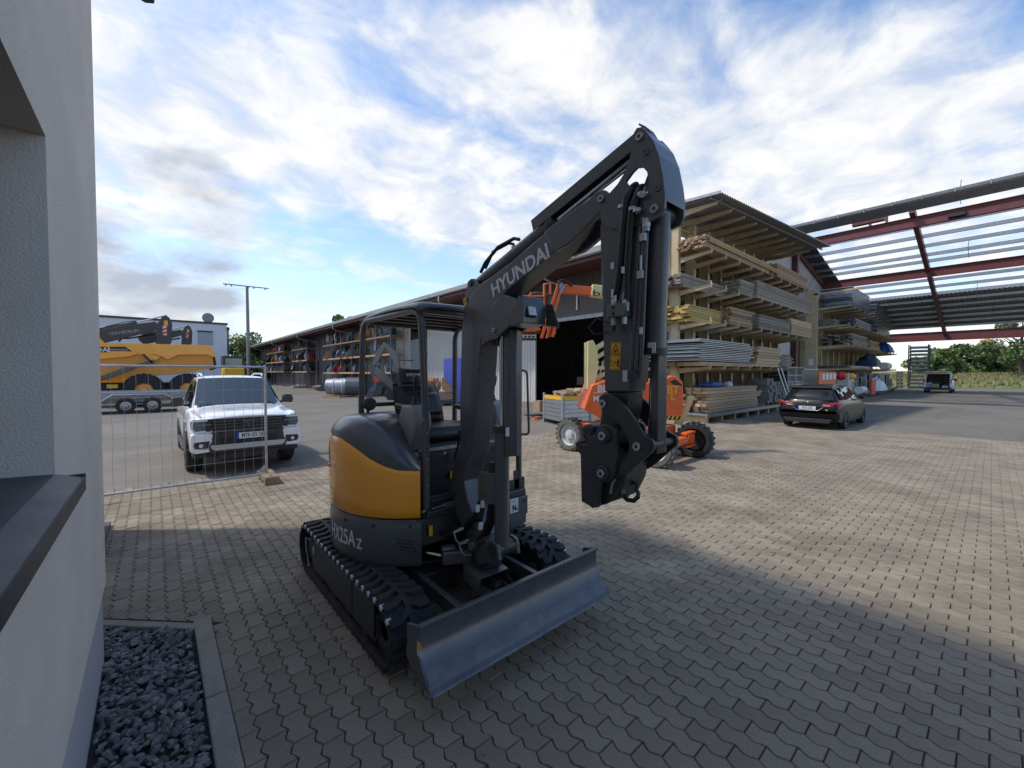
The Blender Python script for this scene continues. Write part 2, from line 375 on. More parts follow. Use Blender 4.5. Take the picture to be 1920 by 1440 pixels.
# ================================================================ THE GROUND
def ground_mat():
    m = bpy.data.materials.new('asphalt'); m.use_nodes = True; t = m.node_tree; n = t.nodes; l = t.links; p = n['Principled BSDF']
    tc = n.new('ShaderNodeTexCoord')
    def nz(sc, det, ro, vec=None):
        q = n.new('ShaderNodeTexNoise'); q.inputs['Scale'].default_value = sc; q.inputs['Detail'].default_value = det; q.inputs['Roughness'].default_value = ro
        l.new(vec or tc.outputs['Object'], q.inputs['Vector']); return q.outputs['Fac']
    st = n.new('ShaderNodeMapping'); st.inputs['Rotation'].default_value = (0, 0, R(12)); st.inputs['Scale'].default_value = (.05, .5, 1); l.new(tc.outputs['Object'], st.inputs[0])
    a = n.new('ShaderNodeValToRGB'); l.new(nz(.35, 8, .65), a.inputs[0]); e = a.color_ramp.elements
    e[0].position = .3; e[0].color = (.146, .130, .108, 1); e[1].position = .7; e[1].color = (.216, .195, .164, 1)
    b = n.new('ShaderNodeMapRange'); b.inputs['From Min'].default_value = .52; b.inputs['From Max'].default_value = .70; l.new(nz(1.6, 6, .6, st.outputs[0]), b.inputs['Value'])
    mx = n.new('ShaderNodeMix'); mx.data_type = 'RGBA'; mx.inputs[7].default_value = (.125, .11, .093, 1); l.new(a.outputs[0], mx.inputs[6])
    k = n.new('ShaderNodeMath'); k.operation = 'MULTIPLY'; k.inputs[1].default_value = .65; l.new(b.outputs[0], k.inputs[0]); l.new(k.outputs[0], mx.inputs[0])
    sp = n.new('ShaderNodeMapRange'); sp.inputs['From Min'].default_value = .3; sp.inputs['From Max'].default_value = .7; sp.inputs['To Min'].default_value = .72; sp.inputs['To Max'].default_value = 1.28; l.new(nz(55, 4, .7), sp.inputs['Value'])
    q = n.new('ShaderNodeVectorMath'); q.operation = 'SCALE'; l.new(mx.outputs[2], q.inputs[0]); l.new(sp.outputs[0], q.inputs['Scale']); l.new(q.outputs[0], p.inputs['Base Color'])
    p.inputs['Roughness'].default_value = .88; p.inputs['Specular IOR Level'].default_value = .3
    bu = n.new('ShaderNodeBump'); bu.inputs['Strength'].default_value = .5; bu.inputs['Distance'].default_value = .01; l.new(nz(90, 5, .7), bu.inputs['Height']); l.new(bu.outputs[0], p.inputs['Normal'])
    return m
g = MB()
S = 900
g.add([(-S, -S, -.03), (S, -S, -.03), (S, S, -.03), (-S, S, -.03)], [(0, 1, 2, 3)])
struct(g.build('ground', mat('far_ground', (.10, .11, .05), .95, var=.3, vscale=.02)))
asphalt = MB(); asphalt.add([(-40, -90, 0), (74, -90, 0), (74, 130, 0), (-40, 130, 0)], [(0, 1, 2, 3)])
struct(asphalt.build('yard_asphalt', ground_mat()))

# ---- interlocking paving: columns run along Y, blocks .21 long and .125 wide with zigzag flanks, half bond
PVL, PVW, PVD = .2105, .1128, .0115
PX0, PX1, PY0, PY1 = -.75, 18.0, -9.5, 9.15
def paver_outline(shift):
    """outline (x,y) of one block: both flanks follow the same wave, two swings per block"""
    j = .0027; h = PVL / 2 - j; w = PVW / 2 - j
    q = [(-h, .9), (-PVL * .29, 0), (-PVL * .20, .05), (-PVL * .02, 1), (PVL * .02, .95), (PVL * .21, 0), (PVL * .30, .05), (h, .9)]
    rt = [(w + (e - .5) * 2 * PVD, y) for y, e in q]; lf = [(-w + (e - .5) * 2 * PVD, y) for y, e in q]
    return rt + lf[::-1]
def paver(shift, rnd):
    o = paver_outline(shift); cx = sum(p[0] for p in o) / 16
    ins = [(cx + (x - cx) * .94, y * .965) for x, y in o]
    n = len(o); vs = [(x, y, -.03) for x, y in o] + [(x, y, -.006) for x, y in o] + [(x, y, 0) for x, y in ins]
    fs = [tuple(range(2 * n, 3 * n))] + [(i, (i + 1) % n, n + (i + 1) % n, n + i) for i in range(n)] + [(n + i, n + (i + 1) % n, 2 * n + (i + 1) % n, 2 * n + i) for i in range(n)]
    return vs, fs
pav_m = mat('paving_concrete', (.205, .172, .130), .9, 0, speck=.3, spec=.12, col2=(.300, .255, .192), vscale=1.3, bump=.55, bscale=180, island=.26, objrand=.26, dirt=.7, dcol=(.150, .126, .096))
bed = MB(); bed.add([(PX0 - .6, PY0 + 1, .004), (13.0, PY0 + 1, .004), (PX1 - 3, 2, .004), (13.0, PY1, .004), (PX0 - .6, PY1, .004)], [(0, 1, 2, 3, 4)])
bedo = struct(bed.build('paving', mat('joint_sand', (.085, .066, .044), .95, var=.35, vscale=20, bump=.4, bscale=90)))
TOP = .018
blocks = []
KX = .86  # outer edge of the gravel kerb
def in_kerb(x, y): return x < .20 and y < 3.76 + (.276 - x) * .955
def clip_out(o, x, y):
    """cut a block's outline along the two outer kerb edges"""
    def hp(poly, f):
        r_ = []
        for i in range(len(poly)):
            a, b = poly[i], poly[(i + 1) % len(poly)]; fa, fb = f(a), f(b)
            if fa >= 0: r_.append(a)
            if fa * fb < 0: t = fa / (fa - fb); r_.append((a[0] + (b[0] - a[0]) * t, a[1] + (b[1] - a[1]) * t))
        return r_
    if y > 3.80: return hp(o, lambda p: (p[1] + y) - (3.845 + (.276 - (p[0] + x)) * .955))
    return hp(o, lambda p: p[0] + x - .297)
nx = int((PX1 - PX0) / PVW); ny = int((PY1 - PY0) / PVL)
for i in range(nx):
    x = PX0 + (i + .5) * PVW
    for k in range(ny + 1):
        y = PY0 + (k + (.5 if i % 2 else 0)) * PVL
        d = depth(x, y)
        if d < 1.55 or d > 18: continue
        lat = abs(_s * x - _c * y)
        if lat > d * 1.30 + 2.2: continue
        if in_kerb(x, y): continue
        vis = lat < d * 1.24 and not (1.15 < x < 2.6 and 2.2 < y < 4.4)
        blocks.append((d * (1 if vis else 9), x, y, i % 2))
blocks.sort()
pm = []
for s_ in (0, 1):
    vs, fs = paver(s_, 0); me = bpy.data.meshes.new('paving_block'); me.from_pydata(vs, [], fs); me.materials.append(pav_m); pm.append(me)
rp = random.Random(3)
cutb = [b_ for b_ in blocks if b_[1] < .36 and b_[2] < 4.0 + (.276 - b_[1]) * .955]; blocks = [b_ for b_ in blocks if b_ not in set(cutb)]
for d, x, y, s_ in blocks[:300]:
    o = inst('paving_block', pm[s_], (x, y, TOP + rp.uniform(-.0025, .0025)), (rp.gauss(0, .008), rp.gauss(0, .008), rp.gauss(0, .006))); attach(o, bedo)
rest = MB()
pv = [paver(0, 0), paver(1, 0)]
for d, x, y, s_ in blocks[300:]:
    vs, fs = pv[s_]; dz = TOP + rp.uniform(-.0025, .0025); tx, ty = rp.gauss(0, .008), rp.gauss(0, .008)
    rest.add([(x + a, y + b, c + dz + a * tx + b * ty) for a, b, c in vs], fs)
for d, x, y, s_ in cutb:
    o = clip_out(paver_outline(s_), x, y)
    if len(o) < 3: continue
    n = len(o); rest.add([(x + a, y + b, z) for z in (-.01, TOP) for a, b in o], [tuple(range(n, 2 * n))] + [(i, (i + 1) % n, n + (i + 1) % n, n + i) for i in range(n)])
o = rest.build('paving_blocks', pav_m, bedo, fix=False); stuff(o)
# small weeds in the joints beside the kerb
def leafy(mb, c, r, n, size, flat=.5, rr=random):
    for _ in range(n):
        while True:
            p = Vector((rr.uniform(-1, 1), rr.uniform(-1, 1), rr.uniform(-1, 1)))
            if .15 < p.length < 1: break
        q = Vector(c) + Vector((p.x * r[0], p.y * r[1], p.z * r[2]))
        n_ = Vector((rr.gauss(0, 1), rr.gauss(0, 1), rr.gauss(0, 1) + flat)).normalized(); u = n_.orthogonal().normalized(); w = n_.cross(u); s_ = size * rr.uniform(.6, 1.4)
        a = rr.uniform(0, 6.28); u, w = u * math.cos(a) + w * math.sin(a), w * math.cos(a) - u * math.sin(a)
        mb.add([q - u * s_, q + w * s_ * .5, q + u * s_, q - w * s_ * .5], [(0, 1, 2, 3)])
wd = MB()
for _ in range(60):
    y_ = rp.uniform(1.5, 9.0); x_ = PX0 + round(rp.uniform(1.2, 7) / PVW) * PVW
    leafy(wd, (x_, y_, .012), (.02, .05, .006), 7, .006, rr=rp)
for u, v in ((360, 1152), (365, 1210), (405, 1188), (395, 1165), (400, 1245), (360, 1190), (196, 1040), (190, 1055), (412, 1262), (1000, 1370), (640, 1200), (900, 1420)):
    p = P(u, v, z=.02)
    leafy(wd, (p.x, p.y, .02), (.028, .028, .016), 14 if u < 420 else 4, .012)
tag(wd.build('weeds', mat('weed_green', (.10, .16, .04), .7, island=.4)), None, None, kind='stuff')
# litter: wood chips and a strap
lt = MB()
for _ in range(420):
    d = rp.uniform(2.2, 10); l_ = rp.uniform(-1.1, 1.15) * d; x = _c * d + _s * l_; y = _s * d - _c * l_
    if x < .4: continue
    a = rp.uniform(0, 3.14); s_ = rp.uniform(.004, .014); c_, n_ = math.cos(a), math.sin(a); z = TOP + .006
    lt.add([(x - c_ * s_, y - n_ * s_, z), (x + n_ * s_ * .3, y - c_ * s_ * .3, z), (x + c_ * s_, y + n_ * s_, z + .002), (x - n_ * s_ * .3, y + c_ * s_ * .3, z)], [(0, 1, 2, 3)])
tag(lt.build('litter', mat('wood_chip', (.42, .36, .27), .8, island=.6)), None, None, kind='stuff')

# ================================================================ GRAVEL STRIP AND KERB BY THE WALL
WX = -.268; WY = 3.77           # wall face and its corner
kb = MB()
kerb = thing('kerb_edging', 'low grey concrete kerb framing the dark gravel strip at the wall foot', 'kerb', (.24, 3.85, 0))
KI, KO, KYI, KYO = .185, .29, 3.80, 3.90
rk = random.Random(5)
y = KYO
while y > -3.0:
    y2 = y - 1.0
    b = MB(); b.box(KI, KO, y2 + .004, y - .002, -.02, .042); b.build('kerb_stone', M['kerb'], kerb, bevel=.008)
    y = y2
kA, kB = P(180, 1160, z=.04), P(384, 1168, z=.04); kC, kD = P(366, 1178.5, z=.04), P(180, 1171.5, z=.04)
b = MB(); b.prism([(kA.x, kA.y), (kB.x, kB.y), (kC.x, kC.y), (kD.x, kD.y)], -.02, .040, 'z'); b.build('kerb_stone', M['kerb'], kerb, bevel=.008)
def far_y(x): return kD.y + (kC.y - kD.y) * (x - kD.x) / (kC.x - kD.x)
gb = MB(); gb.prism([(WX - .014, -3), (KI - .002, -3), (KI - .002, far_y(KI) - .01), (-.5, far_y(-.5)), (-.5, WY + .01), (WX - .014, WY + .01)], -.02, .007, 'z'); struct(gb.build('gravel_bed', mat('gravel_bed', (.02, .022, .024), .95, bump=.6, bscale=60)))
ico = bmesh.new(); bmesh.ops.create_icosphere(ico, subdivisions=2, radius=1); iv = [v.co.copy() for v in ico.verts]; ifc = [tuple(v.index for v in f.verts) for f in ico.faces]; ico.free()
gv = MB(); rg = random.Random(11)
protos = []
for k in range(14):
    sd_ = Vector((k * 7.3, k * 3.1, 1)); cuts = [(Vector((rg.gauss(0, 1), rg.gauss(0, 1), rg.gauss(0, 1))).normalized(), rg.uniform(.35, .75)) for _ in range(11)]
    vs = []
    for v in iv:
        q = v * (1 + .18 * noise.noise(v * 1.4 + sd_))
        for n_, dd in cuts:
            e = q.dot(n_) - dd
            if e > 0: q = q - n_ * e
        vs.append(q)
    protos.append(vs)
for _ in range(3600):
    x = rg.uniform(-.42, KI - .02); y = rg.uniform(.9, 4.5)
    if depth(x, y) < 1.35 or y > far_y(x) - .02 or (x < WX + .01 and y < WY + .03): continue
    s_ = rg.uniform(.011, .026) * (1.5 if rg.random() < .4 else 1)
    rot = Matrix.Rotation(rg.uniform(0, 6.28), 3, 'Z') @ Matrix.Rotation(rg.gauss(0, .5), 3, 'X') @ Matrix.Rotation(rg.gauss(0, .4), 3, 'Y')
    sc = Vector((1.35, .95, .62)) * s_; z = .010 + rg.random() ** 1.3 * .028
    gv.add([rot @ Vector((v.x * sc.x, v.y * sc.y, v.z * sc.z)) + Vector((x, y, z)) for v in protos[rg.randrange(14)]], ifc)
gm = mat('slate_gravel', (.095, .092, .088), .7, 0, col2=(.21, .20, .19), vscale=30, island=.9, bump=.3, bscale=160, dirt=.25, dcol=(.13, .11, .08))
stuff(gv.build('gravel', gm, fix=False))

# ================================================================ NEAR BUILDING
bh = 8.4
nb = thing('office_building', 'grey stucco building at the left edge with a window recess and painted plinth', 'building', (WX, WY, 0))
w = MB(); OY = 1.87 * 1.1176; OZ0, OZ1 = 1.525, 2.67   # window opening edge
OY = P(95, 600, a=WX).y; OZ1 = P(93, 272, a=WX).z; OZ0 = P(95, 901, a=WX).z
B0 = -16
w = ring_prism([(B0, .53), (WY, .53), (WY, bh), (B0, bh)], [(OY - 2.6, OZ0), (OY, OZ0), (OY, OZ1), (OY - 2.6, OZ1)], WX - .60, WX)
w.box(-12, WX - .601, WY - .3, WY, .53, bh)
w.box(-12, WX - .26, WY, 6.95, 0, bh)               # rear part, set back
w.box(-12, WX - .61, B0, WY - .31, bh - .3, bh - .01)
w.build('wall', M['stucco'], nb)
w = MB(); w.box(-12, WX - .016, B0, WY - .016, -.02, .528); w.build('plinth', M['plinth'], nb)
w = MB(); w.box(-12.1, WX + .03, B0, 6.97, bh, bh + .05); w.build('roof_edge', M['sill'], nb)  # unseen overhang past the rear part, shaped to straighten the building's shadow edge
w = MB(); w.box(WX - .585, WX - .57, OY - 2.6, OY, OZ0, OZ1); pane = w.build('window', M['cabg'], nb)
w = MB(); w.box(WX - .568, WX - .562, OY - 2.5, OY - .08, OZ0 + .08, OZ1 - .06); w.build('pane', M['cglass2'], pane)
# metal sill with a raised lip, folded nose and end cap
s1 = P(157, 897, a=WX + .07); ze = max(s1.z, OZ0 - .012)
sl = MB(); y1 = s1.y; y0 = OY - 2.66; xo = WX + .075
prof = [(WX - .57, OZ0 + .036), (WX + .002, OZ0 + .008), (xo, ze), (xo, ze - .045), (xo - .006, ze - .045), (xo - .006, ze - .006), (WX + .002, OZ0 + .002), (WX - .57, OZ0 + .030)]
sl.prism(prof, y0, y1, 'y')
sl.build('sill', M['sill'], nb)
sl = MB(); sl.box(WX + .003, xo, y1, y1 + .003, ze - .045, ze + .012); sl.box(xo - .004, xo + .0015, y0, y1, ze + .0005, ze + .0035); sl.build('sill_end_cap', M['sill'], nb)
st = MB(); st.box(WX - .6, WX - .18, 6.0, 7.1, 0, .07); st.build('step_slab', mat('brown_slab', (.07, .055, .05), .7, var=.2), nb, bevel=.006)
# dark lamp on the roof corner whose tip reaches into the picture
lp = thing('wall_floodlight', 'black floodlight arm at the top edge beside the stucco wall', 'lamp', (WX, 3.3, 4.2))
tip = P(276, 4, b=3.6)
q = MB(); q.prism([(-.16, .04), (-.01, -.0), (.035, .02), (.04, .07), (.02, .12), (-.16, .16)], 3.53, 3.62, 'y'); q.move((tip.x, 0, tip.z)); q.build('lamp_head', M['black'], lp, bevel=.006)
q = MB(); q.tube([(WX - .02, 3.57, tip.z + .15), (tip.x - .3, 3.57, tip.z + .15), (tip.x - .08, 3.57, tip.z + .09)], .018, 8); q.build('bracket', M['black'], lp)

# ================================================================ SITE FENCE
fn = thing('mesh_fence_panel', 'galvanised wire mesh fence panel standing in front of the white pickup', 'fence', (-.5, 8.3, 0))
FB = 8.3; f0, f1 = -2.05, 1.455; zb, zt = .165, 2.01
q = MB(); q.tube([(f1, FB, .02), (f1, FB, 2.045)], .021, 12); q.build('post', M['zinc'], fn, smooth=True)
q = MB(); q.tube([(f0, FB, .1), (f0, FB, 2.045)], .021, 12); q.build('post', M['zinc'], fn, smooth=True)
q = MB(); q.tube([(f0, FB, zb), (f1 - .02, FB, zb - .03)], .019, 10); q.build('bottom_rail', M['zinc'], fn, smooth=True)
q = MB(); q.tube([(f0, FB, zt), (f1 - .02, FB, zt)], .019, 10); q.build('top_rail', M['zinc'], fn, smooth=True)
q = MB()
rf = random.Random(2)
nxv = 26
for k in range(nxv):
    x = f0 + (k + .6) * (f1 - f0) / nxv; amp = rf.uniform(-.012, .012)
    q.tube([(x, FB, zt), (x + amp, FB + .004, 1.4), (x - amp, FB + .008, .9), (x + amp, FB + .004, .5), (x, FB, zb)], .0021, 4, cap=False)
q.build('vertical_wires', M['zincd'], fn); stuff(fn.children[-1])
q = MB()
for z in (.42, .68, .94, 1.19, 1.62):
    q.tube([(f0 + i * (f1 - f0) / 8, FB + rf.uniform(0, .01), z + rf.uniform(-.006, .006)) for i in range(9)], .0022, 4, cap=False)
q.build('horizontal_wires', M['zincd'], fn); stuff(fn.children[-1])
q = MB(); q.add([(f1 - .02, FB, zb), (f1 - .02, FB, zb + .14), (f1 - .16, FB, zb)], [(0, 1, 2)]); q.build('gusset', M['zinc'], fn, solid=.004)
ft = thing('foot_block', 'brown concrete foot block holding the end post of the mesh fence', 'fence foot', (f1 + .02, FB - .05, .02))
q = MB()
fx, fy = f1 + .015, FB - .04
q.box(fx - .11, fx + .11, fy - .36, fy + .34, .075, .15)
for yy in (-.36, -.10, .16): q.box(fx - .11, fx + .11, fy + yy, fy + yy + .14, .0, .0745)
for yy in (-.30, -.16, .10, .26): q.cyl((fx, fy + yy, .1505), (fx, fy + yy, .158), .026, 10)
q.build('block', mat('foot_concrete', (.26, .19, .12), .9, var=.2, bump=.3, dirt=.4), ft, bevel=.012)
q = MB()
for yy in (-.22, .02, .30): q.cyl((fx, fy + yy, .148), (fx, fy + yy, .152), .024, 12)
q.build('post_hole', M['dark'], ft)
# ================================================================ MINI EXCAVATOR
CA, CB = 1.853, 3.45
EXL = 'dark grey and yellow mini excavator with canopy, folded boom and blade on the paving'
ex = thing('mini_excavator', EXL, 'excavator', (CA, CB, 0))
pt, bk = M['paint'], M['paint2']
def T(pts, a=1.77): return [(P(u, v, a=a).y, P(u, v, a=a).z) for u, v in pts]
def arc(cx, cy, r, a0, a1, n): return [(cx + r * math.cos(R(a0 + (a1 - a0) * i / n)), cy + r * math.sin(R(a0 + (a1 - a0) * i / n))) for i in range(n + 1)]
def smooth_poly(pts, n=2, closed=True):
    for _ in range(n):
        q = []; m = len(pts)
        for i in range(m):
            a, b = pts[i], pts[(i + 1) % m]
            q += [(a[0] * .75 + b[0] * .25, a[1] * .75 + b[1] * .25), (a[0] * .25 + b[0] * .75, a[1] * .25 + b[1] * .75)]
        pts = q
    return pts
# ---- rubber tracks
def track(a0, a1, outer):
    yf, yr = 2.53, 4.20      # idler and sprocket centres (y)
    rf_, rr_ = .205, .215; zf, zr = .235, .245
    path = []   # (y,z,nx,nz) going round: bottom, front, top, rear
    nb_ = 16
    for i in range(nb_ + 1): t = i / nb_; path.append((yr + (yf - yr) * t, .030, 0, -1))
    for i in range(1, 12):
        an = R(-90 - 180 * i / 12); path.append((yf + rf_ * math.cos(an), zf + rf_ * math.sin(an), math.cos(an), math.sin(an)))
    for i in range(nb_ + 1): t = i / nb_; path.append((yf + (yr - yf) * t, zf + rf_ + (zr + rr_ - zf - rf_) * t - .012 * math.sin(math.pi * t), 0, 1))
    for i in range(1, 12):
        an = R(90 - 180 * i / 12); path.append((yr + rr_ * math.cos(an), zr + rr_ * math.sin(an), math.cos(an), math.sin(an)))
    n = len(path); th = .028; b = MB(); vs = []
    for (y, z, ny, nz) in path:
        for x, o in ((a0, 0), (a0, -th), (a1, -th), (a1, 0)): vs.append((x, y + ny * o, z + nz * o))
    fs = []
    for i in range(n):
        j = (i + 1) % n
        for k in range(4): fs.append((i * 4 + k, j * 4 + k, j * 4 + (k + 1) % 4, i * 4 + (k + 1) % 4))
    b.add(vs, fs)
    # length parameter for the lugs
    Ls = [0]
    for i in range(n): p, q = path[i], path[(i + 1) % n]; Ls.append(Ls[-1] + math.hypot(p[0] - q[0], p[1] - q[1]))
    def at(s):
        s %= Ls[-1]
        for i in range(n):
            if Ls[i + 1] >= s:
                t = (s - Ls[i]) / max(1e-6, Ls[i + 1] - Ls[i]); p, q = path[i], path[(i + 1) % n]
                v = [p[k] + (q[k] - p[k]) * t for k in range(4)]; m_ = math.hypot(v[2], v[3]); return v[0], v[1], v[2] / m_, v[3] / m_
        return path[0]
    nl = 46; pitch = Ls[-1] / nl; W = a1 - a0; lh = .026; mk = MB(); gd = MB()
    for k in range(nl):
        for side in (0, 1):
            s0 = (k + .5 * side) * pitch
            # each lug: straight outer bar then a skewed inner foot
            xs = [(0.0, 0, .030), (.24 * W, 0, .026), (.40 * W, .34 * pitch, .030), (.53 * W, .40 * pitch, .034)]
            ring = []
            for x, ds, hw in xs:
                X = a0 + .008 + x if side == 0 else a1 - .008 - x
                for e, hh, wf in ((-1, 0, 1.15), (-1, lh, .75), (1, lh, .75), (1, 0, 1.15)):
                    y, z, ny, nz = at(s0 + ds + e * hw * wf); ring.append((X, y + ny * hh, z + nz * hh))
            f = []
            for i in range(3):
                for q in range(3): f.append((i * 4 + q, i * 4 + q + 1, i * 4 + q + 5, i * 4 + q + 4))
            f += [(0, 1, 2, 3), (12, 15, 14, 13)]
            b.add(ring, f)
        y, z, ny, nz = at(k * pitch + pitch * .25); xo = a0 if outer < 0 else a1
        tx, tz = -nz, ny
        if nz > -.2 and abs(ny) < .8: mk.add([(xo + dx * .030 * -outer + outer * .004, y + tx * e * .016 + ny * h, z + tz * e * .016 + nz * h) for dx, h in ((0, -.016), (0, .010), (1, .010), (1, -.016)) for e in (-1, 1)], [(0, 1, 3, 2), (2, 3, 5, 4), (4, 5, 7, 6), (6, 7, 1, 0), (0, 2, 4, 6), (1, 7, 5, 3)])
        y, z, ny, nz = at(k * pitch)
        gd.box(a0 + W / 2 - .05, a0 + W / 2 + .05, y - ny * .055 - .018, y - ny * .02 + .018, min(z - nz * .055, z - nz * .02) - .01, max(z - nz * .055, z - nz * .02) + .01)
    t = b.build('rubber_track', M['rubber'], ex)
    stuff(mk.build('edge_marks', mat('worn_white_mark', (.60, .60, .61), .5), t))
    stuff(gd.build('guide_blocks', M['rubber'], t))
    # frame between belt runs
    c = (a0 + a1) / 2
    f = MB(); f.prism([(2.66, .10), (4.04, .10), (4.10, .16), (4.02, .33), (3.95, .375), (2.72, .365), (2.62, .30), (2.60, .16)], a0 + .03, a1 - .03, 'x'); f.build('track_frame', bk, ex, bevel=.008)
    f = MB(); xo2 = a0 + .012 if outer < 0 else a1 - .012
    f.box(min(xo2, xo2 - outer * .015), max(xo2, xo2 - outer * .015), 3.02, 3.96, .175, .40); f.box(min(xo2, xo2 - outer * .016) , max(xo2, xo2 - outer * .016), 2.62, 3.0, .16, .385); f.build('step_plate', bk, ex, bevel=.005)
    f = MB(); f.lathe([(-.10, .06), (-.10, .17), (.10, .17), (.10, .06)], (c, yf, zf), 'x', 28); f.build('idler_wheel', bk, ex, smooth=True)
    f = MB(); f.lathe([(-.10, 0), (-.10, .10), (-.03, .12), (-.03, .175), (.03, .175), (.03, .12), (.12, .10), (.12, 0)], (c, yr, zr), 'x', 28)
    for k in range(14): an = 2 * math.pi * k / 14; f.box(c - .02, c + .02, yr - .015, yr + .015, zr + .16, zr + .20, rot=Matrix.Rotation(an, 3, 'X'), at=(c, yr, zr))
    f.build('sprocket', bk, ex)
    for yy in (2.85, 3.18, 3.52, 3.86):
        f = MB(); f.lathe([(-.11, 0), (-.11, .055), (-.04, .06), (-.04, .045), (.04, .045), (.04, .06), (.11, .055), (.11, 0)], (c, yy, .088), 'x', 18); f.build('track_roller', bk, ex, smooth=True)
track(1.045, 1.345, -1)
track(2.36, 2.66, 1)
q = MB(); q.tube([(1.03, 3.985, .40), (1.005, 4.02, .42), (1.0, 3.99, .33), (1.01, 3.96, .22), (1.0, 3.93, .19), (1.01, 3.90, .215)], .004, 6); q.build('hook_wire', M['zinc'], ex)
q = MB(); q.box(1.038, 1.0405, 3.90, 3.925, .29, .36); q.build('label_strip', M['decal'], ex)
# ---- lower frame, slew ring
q = MB(); q.prism([(2.85, .17), (4.0, .17), (4.05, .34), (3.9, .41), (2.98, .41), (2.82, .34)], CA - .36, CA + .36, 'x'); q.box(1.3, 2.4, 3.0, 3.22, .20, .34); q.box(1.3, 2.4, 3.62, 3.86, .20, .34); q.build('lower_frame', bk, ex, bevel=.01)
q = MB(); q.lathe([(0, 0), (0, .40), (.05, .41), (.05, .38), (.09, .38), (.09, 0)], (CA, CB, .39), 'z', 40); q.build('slew_ring', bk, ex, smooth=True)
# ---- blade
BL0, BL1 = 1.075, 2.635
bz0, bz1 = .20, .505
def bprof(z): # y of the blade's front face: hollow curve
    t = (z - bz0) / (bz1 - bz0); return 1.895 + .115 * (4 * (t * .92) * (1 - t * .92)) * .62 + .11 * t
N_ = 12; fr = [(bprof(bz0 + (bz1 - bz0) * i / N_), bz0 + (bz1 - bz0) * i / N_) for i in range(N_ + 1)]
bkp = [(y + .012 + (.0 if i else 0), z) for i, (y, z) in enumerate(fr)]
q = MB(); q.prism(fr + bkp[::-1], BL0, BL1, 'x'); bl = q.build('dozer_blade', mat('blade_paint', (.068, .072, .082), .26, 0, coat=.35, var=.2, vscale=7, rvar=.12, bump=.05, bscale=30, dirt=.14, dcol=(.12, .12, .12)), ex, smooth=True, ang=50)
q = MB(); q.prism([(fr[-1][0] - .012, bz1 - .006), (fr[-1][0] + .02, bz1 - .006), (fr[-1][0] + .02, bz1 + .012), (fr[-1][0] - .012, bz1 + .012)], BL0 - .002, BL1 + .002, 'x'); q.build('top_flange', pt, bl, bevel=.004)
q = MB(); q.prism([(1.886, bz0 - .014), (1.896, bz0 - .014), (bprof(bz0 + .075) - .001, bz0 + .075), (bprof(bz0 + .075) - .007, bz0 + .072)], BL0 + .004, BL1 - .004, 'x'); q.build('cutting_edge', mat('blade_edge', (.13, .13, .135), .34, .25, coat=.1, var=.3, vscale=14, bump=.06, dirt=.5, dcol=(.16, .15, .14)), bl, bevel=.002)
for x in (BL0, BL1):
    q = MB(); q.prism(fr + [(2.05, bz1 + .004), (2.16, bz1 - .03), (2.17, bz0 + .08), (2.06, bz0 - .01)], x - .008, x + .008, 'x'); q.build('end_plate', pt, bl, bevel=.003)
q = MB(); q.box(BL0 - .0105, BL0 - .009, 1.985, 2.035, .395, .43); q.build('sticker', M['yellow'], bl)
q = MB(); q.box(BL0 - .0105, BL0 - .009, 1.985, 2.035, .355, .395); q.build('sticker', M['decal'], bl)
q = MB(); q.prism([(2.03, .24), (2.12, .26), (2.12, .44), (2.07, .46)], BL0 + .25, BL1 - .25, 'x'); q.build('stiffener', bk, bl)
for x in (1.50, 2.20):
    q = MB(); q.beam((x, 2.06, .31), (x, 3.0, .33), .045, .10); q.build('blade_arm', pt, ex, bevel=.004)
q = MB(); q.cyl((CA, 2.10, .36), (CA, 2.32, .355), .020, 12, 0); q.build('blade_cylinder_rod', M['chrome'], ex, smooth=True)
q = MB(); q.cyl((CA, 2.30, .355), (CA, 2.82, .34), .042, 16); q.build('blade_cylinder', bk, ex, smooth=True)
q = MB(); q.prism([(2.34, .425), (2.54, .465), (2.56, .42), (2.56, .455)], CA - .095, CA + .095, 'x')
q = MB(); q.add([(1.72, 2.56, .475), (1.97, 2.56, .475), (1.97, 2.33, .445), (1.72, 2.33, .445), (1.70, 2.52, .37), (1.70, 2.34, .34), (1.99, 2.34, .34), (1.99, 2.52, .37)], [(0, 1, 2, 3), (0, 3, 5, 4), (1, 7, 6, 2)]); q.build('cylinder_cover', pt, ex, solid=.006, bevel=.003)
q = MB()
for x, y in ((1.80, 2.44), (1.88, 2.38)): q.cyl((x, y, .455), (x, y, .473), .010, 6)
q.build('cover_bolts', bk, ex)
for off, cz in ((-.10, .02), (.08, 0), (.13, .03)):
    q = MB(); q.tube([(CA + off, 2.9, .42), (CA + off * 1.4, 2.66, .36 + cz), (CA + off * 1.6, 2.40, .30), (CA + off * .9, 2.26, .30 + cz), (CA + off * .4, 2.2, .36)], .013, 8); q.build('hydraulic_hose', M['hose'], ex, smooth=True)
# ---- upper house: round skirt, orange cover, black top cover
RH = .775
def cyl_pt(an, z, r=RH): return (CA + r * math.cos(R(an)), CB + r * math.sin(R(an)), z)
